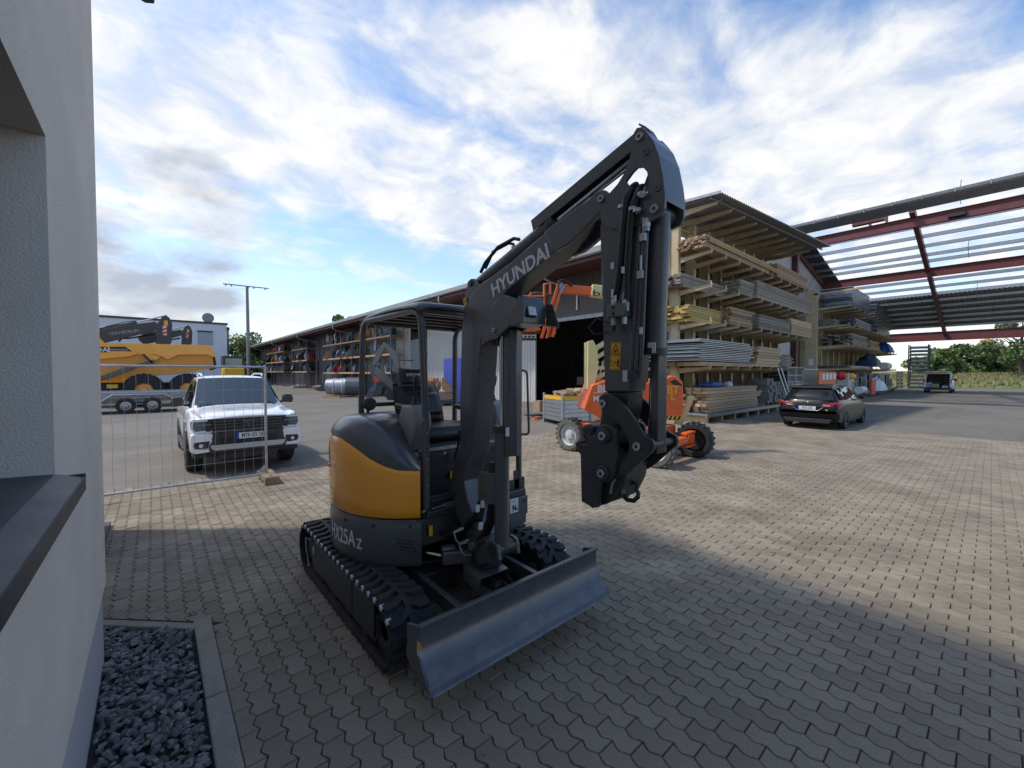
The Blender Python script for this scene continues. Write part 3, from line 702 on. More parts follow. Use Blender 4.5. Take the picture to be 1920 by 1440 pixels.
# skirt from -118 deg clockwise (decreasing) round the back to +-60 deg on the left
A0, A1 = -118.0, -118.0 - 262.0 + 60
def skirt(t, j):
    an = A0 + (-300 + 0) * t * .86; prof = [(.435, .70), (.452, .755), (.49, .772), (.74, .775), (.775, .768), (.80, .752), (.802, .60)]
    z, r = prof[int(round(j * 6))]; return cyl_pt(an, z, r)
q = MB(); q.grid(skirt, 64, 7); q.build('counterweight', pt, ex, smooth=True, ang=40)
q = MB(); q.lathe([(0, 0), (0, .70), (.02, .70)], (CA, CB, .437), 'z', 48); q.lathe([(0, .70), (0, 0)], (CA, CB, .80), 'z', 48); q.build('house_base', bk, ex)
# text HX25Az on the curve
def curved_text(body, size, an0, z, r, m, name, sq=.9):
    me = text_mesh(body, size, .0015, bold=.0016, squeeze=sq, align='LEFT')
    for v in me.vertices:
        an = R(an0) + v.co.x / r; rr = r + .0015 + v.co.z; v.co = Vector((CA + rr * math.cos(an), CB + rr * math.sin(an), z + v.co.y))
    me.materials.clear(); me.materials.append(m); o = bpy.data.objects.new(name, me); COL.objects.link(o); attach(o, ex)
curved_text('HX25A', .17, -184.5, .625, .775, M['decal'], 'lettering', .69)
curved_text('Z', .11, -156.5, .600, .775, M['decal'], 'lettering', .75)
for k in range(12):
    i, j = k % 3, k // 3
    an = -127.5 + (i - 1) * 3.3 + j * .8; z = .665 - j * .026 - i * .007
    q = MB(); q.grid(lambda a, b: cyl_pt(an - 1.25 + a * 2.5, z - .005 + b * .009, .7765), 4, 2); q.build('vent_slot', M['decalb'], ex)
def ztop(an):   # upper rim of the orange cover, measured along the angle
    tab = [(-300, 1.36), (-200, 1.40), (-182, 1.405), (-172, 1.40), (-163, 1.365), (-155, 1.32), (-147, 1.26), (-139, 1.215), (-131, 1.185), (-118, 1.178)]
    for (a, z0), (b, z1) in zip(tab, tab[1:]):
        if a <= an <= b: return z0 + (z1 - z0) * (an - a) / (b - a)
    return tab[0][1] if an < tab[0][0] else tab[-1][1]
prof_o = [(0, .0, -.012), (0, .012, 0), (.2, 0, .004), (.5, 0, .006), (.74, 0, .008), (.86, 0, .004), (.95, -.008, -.004), (1, 0, -.03)]
def orange(t, j):
    an = -118.5 - t * 190; i = int(round(j * 7)); f, dz, dr = prof_o[i]; z = .815 + (ztop(an) - .815) * f + (dz if f == 0 else 0)
    # gentle crease under the rim
    return cyl_pt(an, z, RH + dr - .004)
q = MB(); q.grid(orange, 90, 8); oc = q.build('engine_cover', M['orange'], ex, smooth=True, ang=60)
q = MB(); q.grid(lambda a, b: cyl_pt(-118.5, .815 + b * .36, RH - .004 - a * .05), 2, 2); q.build('cover_edge', M['orange'], oc)
q = MB()
for z0, z1, a0_, a1_ in ((.875, .88, -186, -178), (.965, .97, -186, -178), (.875, .97, -186.4, -186), (.875, .97, -178.4, -178)):
    q.grid(lambda a, b: cyl_pt(a0_ + (a1_ - a0_) * a, z0 + (z1 - z0) * b, RH + .0085), 5, 2)
q.build('latch_outline', mat('orange_shadow_gap', (.30, .11, .01), .5), oc)
q = MB(); q.grid(lambda a, b: cyl_pt(-183.6 + 1.6 * a, .915 + .018 * b, RH + .010), 3, 2); q.build('lock', M['pin'], oc)
q = MB(); q.grid(lambda a, b: cyl_pt(-189.5 + 2.0 * a, 1.13 + .025 * b, RH + .012), 3, 2); q.build('latch', M['orange'], oc, solid=.01)
# black top cover: from the rim up and inwards to a ridge beside the seat
def ctop(an):
    tab = [(-310, 1.50), (-215, 1.54), (-185, 1.555), (-170, 1.560), (-158, 1.555), (-150, 1.535), (-142, 1.49), (-134, 1.415), (-127, 1.32), (-121, 1.22), (-118, 1.185)]
    for (a, z0), (b, z1) in zip(tab, tab[1:]):
        if a <= an <= b: return z0 + (z1 - z0) * (an - a) / (b - a)
    return tab[0][1]
def cover(t, j):
    an = -118.3 - t * 175; zr = ztop(an) - .02; zt = max(ctop(an), zr + .01)
    # cross section: leaves the rim, bulges, and runs in towards the centre line
    s_ = j; k = math.sin(s_ * math.pi / 2); r = RH - .022 - (1 - math.cos(s_ * math.pi / 2)) * .20 - max(0, s_ - .72) * .55
    r += .012 * math.sin(min(1, s_ * 2.2) * math.pi)
    return cyl_pt(an, zr + (zt - zr) * min(1, k * 1.02), r)
q = MB(); q.grid(cover, 80, 14); q.build('top_cover', M['paint'], ex, smooth=True, ang=70)
q = MB()
def lid(t, j):
    an = -118.3 - t * 175; z = max(ctop(an), ztop(an) - .01) - .002; r0 = RH - .022 - .20 - .154
    return cyl_pt(an, z - .03 * j, r0 * (1 - j * .75))
q.grid(lid, 40, 4); q.build('cover_inner', M['paint'], ex, smooth=True)
# ---- platform, seat box, front plates
q = MB(); q.box(1.53, 2.53, 2.74, 3.75, .80, .86); q.build('floor', bk, ex, bevel=.01)
q = MB(); q.prism([(1.46, 2.80), (1.52, 2.76), (2.52, 2.76), (2.52, 3.9), (1.46, 3.9)], .60, .80, 'z'); q.build('front_panel', bk, ex, bevel=.01)
q = MB(); q.prism([(2.10, 2.745), (2.54, 2.745), (2.56, 2.80), (2.56, 3.3), (2.10, 3.3)], .54, .825, 'z'); q.build('front_side_box', pt, ex, bevel=.014)
q = MB(); q.prism([(2.12, .80), (2.12, .54), (2.42, .54), (2.54, .64), (2.54, .80)], 2.725, 2.745, 'y'); q.build('box_cover', pt, ex, bevel=.008)
q = MB(); q.box(2.325, 2.42, 2.7225, 2.7245, .675, .80); sk = q.build('noise_sticker', M['decal'], ex)
put_text('lettering', '94', .078, (2.372, 2.7215, .713), (1, 0, 0), (0, 0, 1), M['decalb'], sk, bold=.0018, squeeze=.62)
put_text('lettering', 'LWA', .024, (2.36, 2.7215, .775), (1, 0, 0), (0, 0, 1), mat('grey_print', (.4, .4, .42), .5), sk)
put_text('lettering', 'dB', .022, (2.404, 2.7215, .70), (1, 0, 0), (0, 0, 1), M['decalb'], sk)
q = MB(); q.cyl((2.50, 2.72, .755), (2.50, 2.735, .755), .018, 14); q.build('rubber_plug', bk, ex)
q = MB(); q.box(2.20, 2.50, 2.80, 2.815, .83, .94); q.box(2.44, 2.52, 2.80, 2.815, .83, 1.02); q.build('foot_panel', bk, ex, bevel=.004)
q = MB(); q.box(2.24, 2.33, 2.7965, 2.7985, .86, .925); q.build('type_plate', M['zincd'], ex)
# seat base with key switch, footplate grip, hatch
q = MB(); q.prism([(3.06, .86), (3.02, 1.24), (3.10, 1.30), (3.75, 1.30), (3.75, .86)], 1.56, 2.46, 'x'); q.build('seat_base', bk, ex, bevel=.012)
kz = P(834, 849, b=3.02)
q = MB(); q.cyl((kz.x, 3.035, kz.z), (kz.x, 3.015, kz.z), .013, 14); q.build('key_switch', M['steel'], ex)
q = MB(); q.box(1.60, 2.45, 3.005, 3.025, 1.255, 1.285); q.build('seat_rail', M['steel'], ex, bevel=.004)
q = MB(); q.box(1.53, 2.15, 2.795, 2.81, .865, .955); q.box(1.58, 2.1, 2.778, 2.792, .905, .93); q.build('kick_plate', bk, ex, bevel=.005)
q = MB(); q.tube([(1.75, 2.755, .955), (1.75, 2.735, .965), (1.95, 2.735, .965), (1.95, 2.755, .955)], .010, 8); q.build('travel_pedal', bk, ex)
q = MB(); q.tube([(1.56, 2.742, .875), (1.80, 2.742, .895), (2.0, 2.742, .90)], .011, 8); q.build('grab_bar', pt, ex, smooth=True)
q = MB(); q.box(1.68, 1.77, 2.752, 2.7555, .845, .895); q.build('type_plate', M['zincd'], ex)
q = MB(); q.cyl((1.79, 2.757, .865), (1.79, 2.748, .865), .022, 16); q.build('plug_disc', M['pin'], ex)
q = MB(); q.box(1.545, 1.575, 2.748, 2.7525, .67, .75); q.build('warning_label', M['yellow'], ex)
q = MB(); q.box(1.525, 1.538, 2.748, 2.7525, .67, .745); q.build('sticker', M['decalb'], ex)
# ---- seat
s = Vector((1.97, 3.42, 0))
def rbox(name, pts, lo, hi, m, bev=.03, par=None, sg=4):
    q = MB(); q.prism(pts, lo, hi, 'x'); return q.build(name, m, par or ex, bevel=bev, seg=sg)
rbox('seat_cushion', [(3.10, 1.36), (3.14, 1.43), (3.30, 1.45), (3.62, 1.43), (3.66, 1.36), (3.6, 1.31), (3.14, 1.31)], 1.74, 2.24, M['vinyl'], .035)
def pad(name, x0, x1, z0, z1, y0, y1, top=.9, lean=.16, m=None, bulge=.03):
    """soft upright pad, rounded in plan"""
    q = MB(); nu, nv = 14, 16
    def f(u, v):
        X = 2 * u - 1; V_ = 2 * v - 1
        w = 1 - .10 * max(0, V_) - .05 * max(0, -V_)
        ex_ = math.copysign(abs(X) ** .8, X); z = z0 + (z1 - z0) * v
        edge = (1 - abs(X) ** 5) * (1 - abs(V_) ** 7)
        return ex_, w, z, edge
    front = lambda u, v: (lambda e: ((x0 + x1) / 2 + (x1 - x0) / 2 * e[0] * e[1], y0 + lean * v - bulge * e[3] + .02 * math.cos(e[0] * 3) * 0 + (y1 - y0) * .5 * (1 - e[3]), e[2]))(f(u, v))
    back = lambda u, v: (lambda e: ((x0 + x1) / 2 + (x1 - x0) / 2 * e[0] * e[1], y1 + lean * v - (y1 - y0) * .5 * (1 - e[3]), e[2]))(f(u, v))
    q.grid(front, nu, nv); q.grid(back, nu, nv)
    return q.build(name, m or M['vinyl'], ex, smooth=True, ang=80)
pad('seat_back', 1.71, 2.17, 1.42, 1.80, 3.50, 3.62)
pad('seat_back_shell', 1.71, 2.23, 1.40, 1.80, 3.56, 3.68, m=M['black'])
rbx = pad('headrest', 1.755, 2.045, 1.79, 1.955, 3.60, 3.70, lean=.06)
pad('seat_bolster', 1.80, 2.14, 1.50, 1.72, 3.465, 3.55, lean=.10)
put_text('lettering', 'HYUNDAI', .046, (1.895, 3.598, 1.885), (1, 0, 0), (0, .35, 1), M['decal'], rbx, bold=.001)
rbox('armrest', [(3.30, 1.56), (3.58, 1.58), (3.58, 1.63), (3.30, 1.61)], 1.66, 1.73, M['vinyl'], .015)
rbox('armrest', [(3.22, 1.52), (3.58, 1.54), (3.58, 1.59), (3.22, 1.57)], 2.30, 2.37, M['vinyl'], .015)
# consoles in light grey
def console(x0, x1, name='control_console'):
    rbox(name, [(2.92, 1.50), (2.95, 1.60), (3.02, 1.645), (3.16, 1.64), (3.24, 1.50), (3.34, 1.38), (3.30, 1.25), (3.14, 1.20), (3.0, 1.33)], x0, x1, M['lightgrey'], .02)
console(1.525, 1.675); console(2.34, 2.46)
rbox('console_foot', [(3.0, 1.26), (3.30, 1.30), (3.42, 1.45), (3.50, 1.38), (3.42, 1.12), (3.04, 1.10)], 1.50, 1.60, M['lightgrey'], .015)
for x in (1.60, 2.40):
    q = MB(); q.lathe([(0, .035), (.02, .03), (.035, .022), (.05, .024), (.06, .014)], (x, 3.06, 1.64), 'z', 14); q.tube([(x, 3.06, 1.68), (x - .005, 3.05, 1.78)], .011, 8); q.build('joystick', M['black'], ex, smooth=True)
    q = MB(); q.tube([(x - .005, 3.05, 1.77), (x - .012, 3.03, 1.80), (x - .012, 3.02, 1.86), (x - .006, 3.02, 1.885)], [.016, .022, .024, .014], 10); q.build('grip', M['black'], ex, smooth=True)
for x in (1.92, 2.02):
    q = MB(); q.tube([(x, 2.93, .86), (x, 2.96, 1.20), (x, 2.90, 1.34)], .011, 8); q.tube([(x, 2.90, 1.34), (x, 2.88, 1.43)], .019, 10); q.build('travel_lever', M['black'], ex, smooth=True)
for dx in (.12, -.12):
    q = MB(); q.tube([(1.90 + dx * 2.6, 3.2, 1.35), (1.90 + dx * 2.7, 3.14, 1.45), (1.90 + dx * 2.4, 3.08, 1.50)], .012, 8); q.build('safety_lever', M['black'], ex, smooth=True)
# small folded mirror or lamp on the cover behind the seat
q = MB()
cx_ = P(690, 775, b=3.72); q.tube([(cx_.x, 3.72, 1.53), (cx_.x, 3.72, 1.60)], .014, 8)
q.lathe([(-.02, 0), (-.02, .05), (0, .062), (.03, .058), (.045, 0)], (cx_.x + .02, 3.72, 1.62), 'y', 20); q.build('rear_work_lamp', M['black'], ex, smooth=True)
# ---- canopy
cy0, cy1 = 2.80, 3.86; cx0, cx1 = 1.505, 2.50; cz = 2.385; r_ = .027
def rcorner(pts, rad=.12, n=5):
    out_ = [Vector(pts[0])]
    for i in range(1, len(pts) - 1):
        a, b, c = Vector(pts[i - 1]), Vector(pts[i]), Vector(pts[i + 1]); d0 = (a - b).normalized() * rad; d1 = (c - b).normalized() * rad
        for k in range(n + 1): t = k / n; out_.append((b + d0) * (1 - t) ** 2 + b * 2 * t * (1 - t) + (b + d1) * t * t)
    out_.append(Vector(pts[-1])); return out_
pr_t = P(783, 578, b=2.80)
q = MB(); q.tube(rcorner([(1.553, cy0, .80), (1.548, cy0, 1.6), (cx0 + .01, cy0, cz), (cx0 - .02, cy1, cz), (cx0 - .04, cy1 + .02, 1.50)], .14), r_, 12); q.build('canopy_frame', pt, ex, smooth=True)
q = MB(); q.tube(rcorner([(2.515, cy0 + .02, .80), (2.50, cy0 + .01, 1.6), (cx1, cy0, cz), (cx1, cy1, cz), (cx1, cy1 + .02, .9)], .14), r_, 12); q.build('canopy_frame', pt, ex, smooth=True)
for y in (cy0, cy1):
    q = MB(); q.tube([(cx0, y, cz - .01), (cx1, y, cz - .01)], r_ * .8, 10); q.build('canopy_crossbar', pt, ex, smooth=True)
q = MB(); q.tube([(cx0 - .03, cy1 + .015, 1.60), (cx1, cy1 + .015, 1.60)], r_ * .8, 10); q.build('canopy_crossbar', pt, ex, smooth=True)
def roofp(u, v):
    x = cx0 - .035 + (cx1 - cx0 + .07) * u; y = cy0 - .045 + (cy1 - cy0 + .09) * v
    e = min(1, min(u, 1 - u) * 14) ; f = min(1, min(v, 1 - v) * 14)
    return (x, y, cz + .045 + .022 * math.sin(math.pi * v) + .012 * math.sin(math.pi * u) - .04 * (1 - e) ** 2 - .04 * (1 - f) ** 2)
q = MB(); q.grid(roofp, 24, 24); rfo = q.build('canopy_roof', pt, ex, smooth=True, ang=70, solid=.016)
q = MB()
for k in range(5): y = cy0 + .12 + k * .2; q.box(cx0 + .04, cx1 - .04, y, y + .05, cz + .005, cz + .03)
q.build('roof_ribs', bk, rfo, bevel=.004)
q = MB(); q.box(cx0 + .10, cx0 + .62, cy0 + .06, cy0 + .16, cz - .012, cz + .004); q.build('roof_lamp_strip', M['zincd'], rfo)
q = MB()
for x in (cx0 + .25, cx0 + .6): q.cyl((x, cy1, cz + .03), (x, cy1, cz + .09), .016, 10)
q.build('roof_bolts', pt, rfo)
# grab handle and lock lever on the left front post
q = MB(); q.tube(rcorner([(2.485, 2.80, 1.93), (2.56, 2.76, 1.925), (2.575, 2.75, 1.34), (2.51, 2.80, 1.345)], .04), .011, 8); q.build('grab_handle', pt, ex, smooth=True)
q = MB(); q.tube([(2.50, 2.81, 1.40), (2.36, 2.83, 1.395)], .018, 10); q.build('cross_stub', pt, ex, smooth=True)
q = MB()
for z in (.86, 1.55): q.cyl((1.52, 2.775, z), (1.50, 2.77, z), .012, 8)
q.build('post_bolts', M['pin'], ex)
q = MB(); q.box(2.49, 2.56, 2.79, 2.83, .82, .95); q.build('post_bracket', bk, ex, bevel=.005)
# rear window sheet, clear
q = MB(); q.box(cx0 + .02, cx1 - .02, cy1 + .005, cy1 + .010, 1.62, cz - .06); q.build('rear_screen', M['clear'], ex)

# ================================================================ front equipment
BA0, BA1 = 1.77, 1.935; BC = (BA0 + BA1) / 2
# swing bracket
q = MB(); q.prism([(2.36, .47), (2.42, .44), (2.80, .44), (2.95, .50), (2.95, .58), (2.62, .66), (2.40, .72), (2.32, .68), (2.30, .58)], BC - .075, BC + .075, 'x'); q.build('swing_bracket', bk, ex, bevel=.01)
for z in (.44, .66):
    q = MB(); q.lathe([(0, 0), (0, .105), (.05, .105), (.05, 0)], (BC, 2.72, z), 'z', 24); q.box(BC - .11, BC + .11, 2.74, 2.95, z, z + .05); q.build('swing_boss', bk, ex, bevel=.006)
q = MB(); q.lathe([(-.115, 0), (-.115, .055), (.115, .055), (.115, 0)], (BC, 2.457, .64), 'x', 24); q.build('boom_foot_pin', bk, ex, smooth=True, ang=50)
q = MB(); q.cyl((BC - .135, 2.457, .64), (BC - .114, 2.457, .64), .030, 20); q.build('pin_cap', M['pin'], ex)
q = MB(); q.lathe([(-.105, 0), (-.105, .05), (.105, .05), (.105, 0)], (BC, 2.235, .67), 'x', 24); q.build('cylinder_foot_pin', bk, ex, smooth=True, ang=50)
q = MB(); q.prism([(2.17, .62), (2.24, .60), (2.42, .50), (2.46, .60), (2.26, .735), (2.19, .72)], BC - .10, BC - .07, 'x'); q.prism([(2.17, .62), (2.24, .60), (2.42, .50), (2.46, .60), (2.26, .735), (2.19, .72)], BC + .07, BC + .10, 'x'); q.build('bracket_ear', pt, ex, bevel=.005)
# swing cylinder at the right of the bracket
q = MB(); q.cyl((1.60, 2.66, .535), (1.54, 2.78, .54), .018, 14); q.build('swing_cylinder_rod', M['chrome'], ex, smooth=True)
q = MB(); q.beam((1.60, 2.66, .525), (1.86, 2.55, .52), .10, .10); q.beam((1.60, 2.665, .59), (1.70, 2.62, .59), .08, .03); q.build('swing_link', pt, ex, bevel=.018)
# hose bundle behind the boom foot
rh = random.Random(4)
for k in range(8):
    x = 1.64 + k * .030; q = MB()
    q.tube([(x - .02, 2.86, .70 + .015 * (k % 3)), (x + .02, 2.70, .66 - .02 * (k % 4)), (x + .05, 2.58, .72), (BC - .10 + .012 * (k % 3), 2.46 - .01 * k, .86), (BC - .07 + .012 * (k % 4), 2.38, 1.05)], .014, 8); q.build('hydraulic_hose', M['hose'], ex, smooth=True)
for (u, v, dx) in ((862, 1003, 0), (872, 1025, .01)):
    p = P(u, v, b=2.5); q = MB(); q.tube([(p.x - .05, 2.5, p.z + .03), (p.x - .045, 2.48, p.z - .02), (p.x - .02, 2.47, p.z - .05), (p.x + .03, 2.46, p.z - .055)], .005, 8); q.build('hose_end', M['zincd'], ex, smooth=True)
    q = MB(); q.cyl((p.x - .055, 2.5, p.z + .03), (p.x + .03, 2.5, p.z + .042), .011, 8); q.build('hose_fitting', M['zincd'], ex)
for (u, v) in ((895, 953), (901, 986), (905, 945)):
    p = P(u, v, b=2.33); q = MB(); q.box(p.x - .014, p.x + .014, 2.32, 2.336, p.z - .024, p.z + .024, rot=Matrix.Rotation(.1, 3, 'Y')); q.build('hose_tag', M['decal'], ex)
# ---- boom (side outline traced on its right face)
boom_out = T([(846, 948), (845, 915), (847, 886), (853, 865), (860, 848), (863, 825), (862, 760), (864, 680), (866, 610), (867, 588), (870, 568), (874, 545), (880, 520), (896, 528), (905, 532), (920, 524), (960, 490), (1000, 455), (1034, 426), (1090, 388), (1108, 374), (1122, 358), (1140, 358), (1150, 372), (1148, 388), (1136, 398), (1110, 420), (1085, 433), (1062, 453), (1035, 476), (990, 515), (950, 548), (925, 577), (908, 605), (901, 640), (896, 700), (890, 780), (883, 850), (868, 893), (864, 948)])
# outline simplification: heel lug is separate, the boom tip clevis too
b_main = T([(845, 915), (847, 886), (853, 865), (860, 848), (863, 825), (862, 760), (864, 680), (866, 610), (872, 583), (882, 556), (898, 535), (925, 516), (960, 490), (1000, 455), (1030, 430)])
b_main2 = T([(1062, 453), (1035, 476), (990, 512), (950, 545), (925, 574), (908, 606), (901, 640), (897, 700), (891, 780), (885, 845), (868, 893), (862, 930)])
foot = [(2.62, .80), (2.50, .58), (2.42, .58), (2.40, .70)]
q = MB(); q.prism(b_main + b_main2[:-2] + [(2.58, 1.22), (2.62, 1.08), (2.57, .94), (2.47, .82), (2.40, .72), (2.41, .60), (2.48, .575), (2.58, .66), (2.72, .78), (2.80, .90)], BA0, BA1, 'x'); boom = q.build('boom', pt, ex, bevel=.006)
print('boom outline ok')
# side plates: a raised weld margin along the edge of the right face
heel = T([(866, 600), (868, 575), (871, 548), (874, 530), (880, 522), (887, 522), (892, 529), (897, 534), (903, 533), (925, 516), (900, 540), (885, 560), (875, 585)])
for x in (BA0 + .012, BA1 - .030):
    q = MB(); q.prism(heel, x, x + .018, 'x'); q.build('heel_plate', pt, ex, bevel=.003)
hp = P(880, 531, a=1.77)
def cap(p, x, r, name='pin_cap', m=None, ln=.012, par=None):
    r *= .68; q = MB(); q.lathe([(-ln + .004, 0), (-ln + .004, r * .36), (-ln, r * .40), (-ln, r * .92), (-ln + .003, r), (0, r)], (x, p.y, p.z), 'x', 24); o = q.build(name, m or M['pin'], par or ex, smooth=True, ang=30)
    if m is not pt: q = MB(); q.lathe([(-ln + .002, 0), (-ln + .002, r * .34)], (x, p.y, p.z), 'x', 14); b_ = q.build('bolt_hole', M['decalb'], par or ex)
    return o
cap(hp, BA0 + .012, .016)
q = MB(); q.cyl((BA0, hp.y, hp.z), (BA1, hp.y, hp.z), .022, 14); q.build('arm_cylinder_pin', bk, ex)
# boom tip clevis
tipo = T([(1022, 436), (1050, 414), (1090, 386), (1108, 374), (1120, 359), (1136, 357), (1148, 366), (1149, 382), (1140, 393), (1122, 404), (1104, 424), (1090, 437), (1083, 444), (1062, 462), (1040, 472)])
for x0, x1 in ((BA0 - .012, BA0 + .022), (BA1 - .022, BA1 + .012)):
    q = MB(); q.prism(tipo, x0, x1, 'x'); q.build('boom_tip_plate', pt, boom, bevel=.005)
q = MB(); q.prism(T([(1022, 440), (1085, 395), (1100, 405), (1075, 440), (1050, 465)]), BA0 + .02, BA1 - .02, 'x'); q.build('boom_tip_web', pt, boom)
bt = P(1128, 373, a=1.758)
cap(bt, BA0 - .012, .030)
# lettering HYUNDAI along the boom
t0 = P(931, 543, a=BA0); t1 = P(1020, 478, a=BA0); mid = P(972, 511, a=BA0)
o = put_text('lettering', 'HYUNDAI', .128, (BA0 - .0025, mid.y, mid.z), (t1 - t0), (0, (t1 - t0).z, -(t1 - t0).y) if (t1 - t0).y < 0 else (0, 0, 1), M['decal'], boom, bold=.0035, ext=.001)
# fit its width
bb = [Vector(c) for c in o.bound_box]; wid = max(((c - Vector(bb[0])).dot((t1 - t0).normalized())) for c in bb) - min(((c - Vector(bb[0])).dot((t1 - t0).normalized())) for c in bb)
print('text w', wid, 'want', (t1 - t0).length)
q = MB(); sp_ = P(872, 566, a=BA0)
q.box(BA0 - .002, BA0 + .001, sp_.y - .018, sp_.y + .018, sp_.z - .03, sp_.z + .03, rot=Matrix.Rotation(R(-20), 3, 'X')); sp2 = q.build('warning_label', M['yellow'], boom)
put_text('lettering', 'S', .035, (BA0 - .003, sp_.y, sp_.z), (0, -1, .1), (0, .1, 1), M['decalb'], sp2)
# bracket for the boom cylinder and the work light housing under the boom
brk = T([(905, 612), (925, 570), (945, 552), (968, 560), (975, 590), (955, 612), (938, 627), (927, 634), (915, 640), (903, 648)])
for x0, x1 in ((BA0 - .004, BA0 + .02), (BA1 - .02, BA1 + .004)):
    q = MB(); q.prism(brk, x0, x1, 'x'); q.build('cylinder_bracket', pt, boom, bevel=.004)
hk = P(927, 619, a=1.766)
cap(hk, BA0 - .004, .026, m=M['steel'])
q = MB(); q.cyl((BA0, hk.y, hk.z), (BA1, hk.y, hk.z), .03, 16); q.build('boom_cylinder_pin', bk, boom)
wlp = T([(945, 580), (968, 563), (974, 575), (980, 600), (975, 605), (958, 612), (948, 604)], 1.75)
lw = P(975, 574, b=1.93)
q = MB(); q.prism([(2.04, 2.20), (2.08, 2.28), (1.96, 2.395), (1.925, 2.33), (1.93, 2.22)], BA0 - .02, BA1 + .02, 'x'); wl = q.build('work_light_housing', pt, ex, bevel=.004)
q = MB(); q.box(BA0 + .01, BA0 + .085, 1.915, 1.95, 2.255, 2.325, rot=Matrix.Rotation(R(-14), 3, 'X')); q.build('work_light_rim', M['black'], wl, bevel=.004)
q = MB(); q.box(BA0 + .016, BA0 + .079, 1.908, 1.916, 2.262, 2.318, rot=Matrix.Rotation(R(-14), 3, 'X'), at=(BA0 + .048, 1.932, 2.29)); q.build('work_light_lens', M['lamp'], wl)
q = MB(); q.add([(BA0 - .02, 1.93, 2.222), (BA1 + .03, 1.93, 2.212), (BA1 + .03, 1.815, 2.19), (BA0 - .0, 1.815, 2.20)], [(0, 1, 2, 3)]); q.add([(BA1 + .028, 1.93, 2.35), (BA1 + .028, 1.875, 2.35), (BA1 + .028, 1.815, 2.20), (BA1 + .028, 1.93, 2.21)], [(0, 1, 2, 3)]); q.build('light_guard', pt, wl, solid=.006)
# boom cylinder in front of the boom
pf = Vector((BC - .02, 2.235, .67)); ptop = Vector((BC - .02, hk.y, hk.z)); d = (ptop - pf)
m1 = pf + d * .565
q = MB(); q.tube([pf, pf + d * .02], .05, 16); q.cyl(pf, m1, .052, 24); q.build('boom_cylinder', pt, ex, smooth=True, ang=50)
q = MB(); q.cyl(m1 - d * .03, m1, .058, 24); q.build('cylinder_gland', bk, ex, smooth=True, ang=50)
q = MB(); q.cyl(m1, ptop, .0175, 16); q.build('boom_cylinder_rod', M['chrome'], ex, smooth=True)
q = MB(); q.lathe([(-.035, 0), (-.035, .042), (.035, .042), (.035, 0)], (BC - .02, hk.y, hk.z), 'x', 20); q.build('rod_eye', bk, ex, smooth=True, ang=50)
# rod guard (long dark box beside the rod) and cylinder tag
g0 = P(952, 850, b=2.18); g1 = P(958, 640, b=2.14)
q = MB(); q.prism([(BC - .035, 2.20), (BC - .03, 2.145), (BC + .015, 2.12), (BC + .075, 2.13), (BC + .09, 2.20)], 1.33, 2.20, 'z'); q.build('rod_guard', pt, ex, bevel=.006)
q = MB(); q.box(BC - .042, BC - .010, 2.150, 2.152, 1.475, 1.535); q.move((-.03, -.02, 0)); q.build('sticker', M['decal'], ex)
q = MB(); q.prism([(1.745, 2.40), (1.745, 2.30), (1.80, 2.235), (1.86, 2.235), (1.875, 2.29)], .98, 1.20, 'z'); q.build('valve_cover', pt, ex, bevel=.005)
q = MB()
for z in (1.04, 1.15): q.cyl((1.83, 2.236, z), (1.83, 2.222, z), .010, 8)
q.build('cover_bolts', bk, ex)
q = MB(); q.cyl((1.80, 2.31, 1.20), (1.80, 2.31, 1.27), .024, 12); q.cyl((1.80, 2.31, 1.23), (1.80, 2.31, 1.25), .032, 6); q.build('hose_fitting', bk, ex)
for k in range(3):
    q = MB(); q.tube([(1.80 + k * .03, 2.33, 1.0), (1.79 + k * .03, 2.34, .85), (1.78 + k * .03, 2.40, .72), (1.76 + k * .03, 2.50, .62)], .015, 8); q.build('hydraulic_hose', M['hose'], ex, smooth=True)
for k in range(3):
    q = MB(); q.tube([P(u + k * 3, v, b=2.50 + k * .02) for u, v in ((932, 850), (934, 895), (936, 928), (942, 953), (949, 980), (947, 1003), (935, 1015))], .014, 8); q.build('hydraulic_hose', M['hose'], ex, smooth=True)
# ---- arm cylinder on top of the boom
ah = Vector((BC, hp.y, hp.z)); at_ = P(1200, 257, a=1.757); ahh = Vector((BC, at_.y, at_.z)); d = ahh - ah
up = Vector((0, -d.z, d.y)).normalized(); up = up if up.z > 0 else -up
q = MB(); q.cyl(ah, ah + d * .56, .046, 24); q.build('arm_cylinder', pt, ex, smooth=True, ang=50)
q = MB(); q.cyl(ah + d * .53, ah + d * .565, .054, 24); q.build('cylinder_gland', bk, ex, smooth=True, ang=50)
q = MB(); q.cyl(ah + d * .56, ahh, .021, 16); q.build('arm_cylinder_rod', M['chrome'], ex, smooth=True)
q = MB(); q.cyl(ah + d * .525 - Vector((.0465, 0, 0)), ah + d * .565 - Vector((.0465, 0, 0)), .004, 6); q.build('seam', M['decal'], ex)
q = MB(); e0 = ah + d * .46; e1 = ahh - d * .012
for s0, t0_ in ((-.052, .003), (.052, .003)): q.beam(e0 + up * .05 + Vector((s0, 0, 0)), e1 + up * .035 + Vector((s0, 0, 0)), .006, .07, up=up)
q.beam(e0 + up * .085, e1 + up * .07, .11, .006, up=up); q.build('rod_cover', pt, ex, bevel=.002)
q = MB()
for f0_, f1_, rr in ((.06, .34, .012), (.10, .30, .010)):
    a_ = ah + d * f0_ + up * .05; b_ = ah + d * f1_ + up * .055
    q.tube([a_ + Vector((-.03, 0, 0)), a_ + up * .035 + d * .05 + Vector((-.035, 0, 0)), b_ - d * .12 + up * .06 + Vector((-.035, 0, 0)), b_ + up * .055 - d * .03, b_ + up * .02], rr, 8)
q.build('hydraulic_hose', M['hose'], ex, smooth=True)
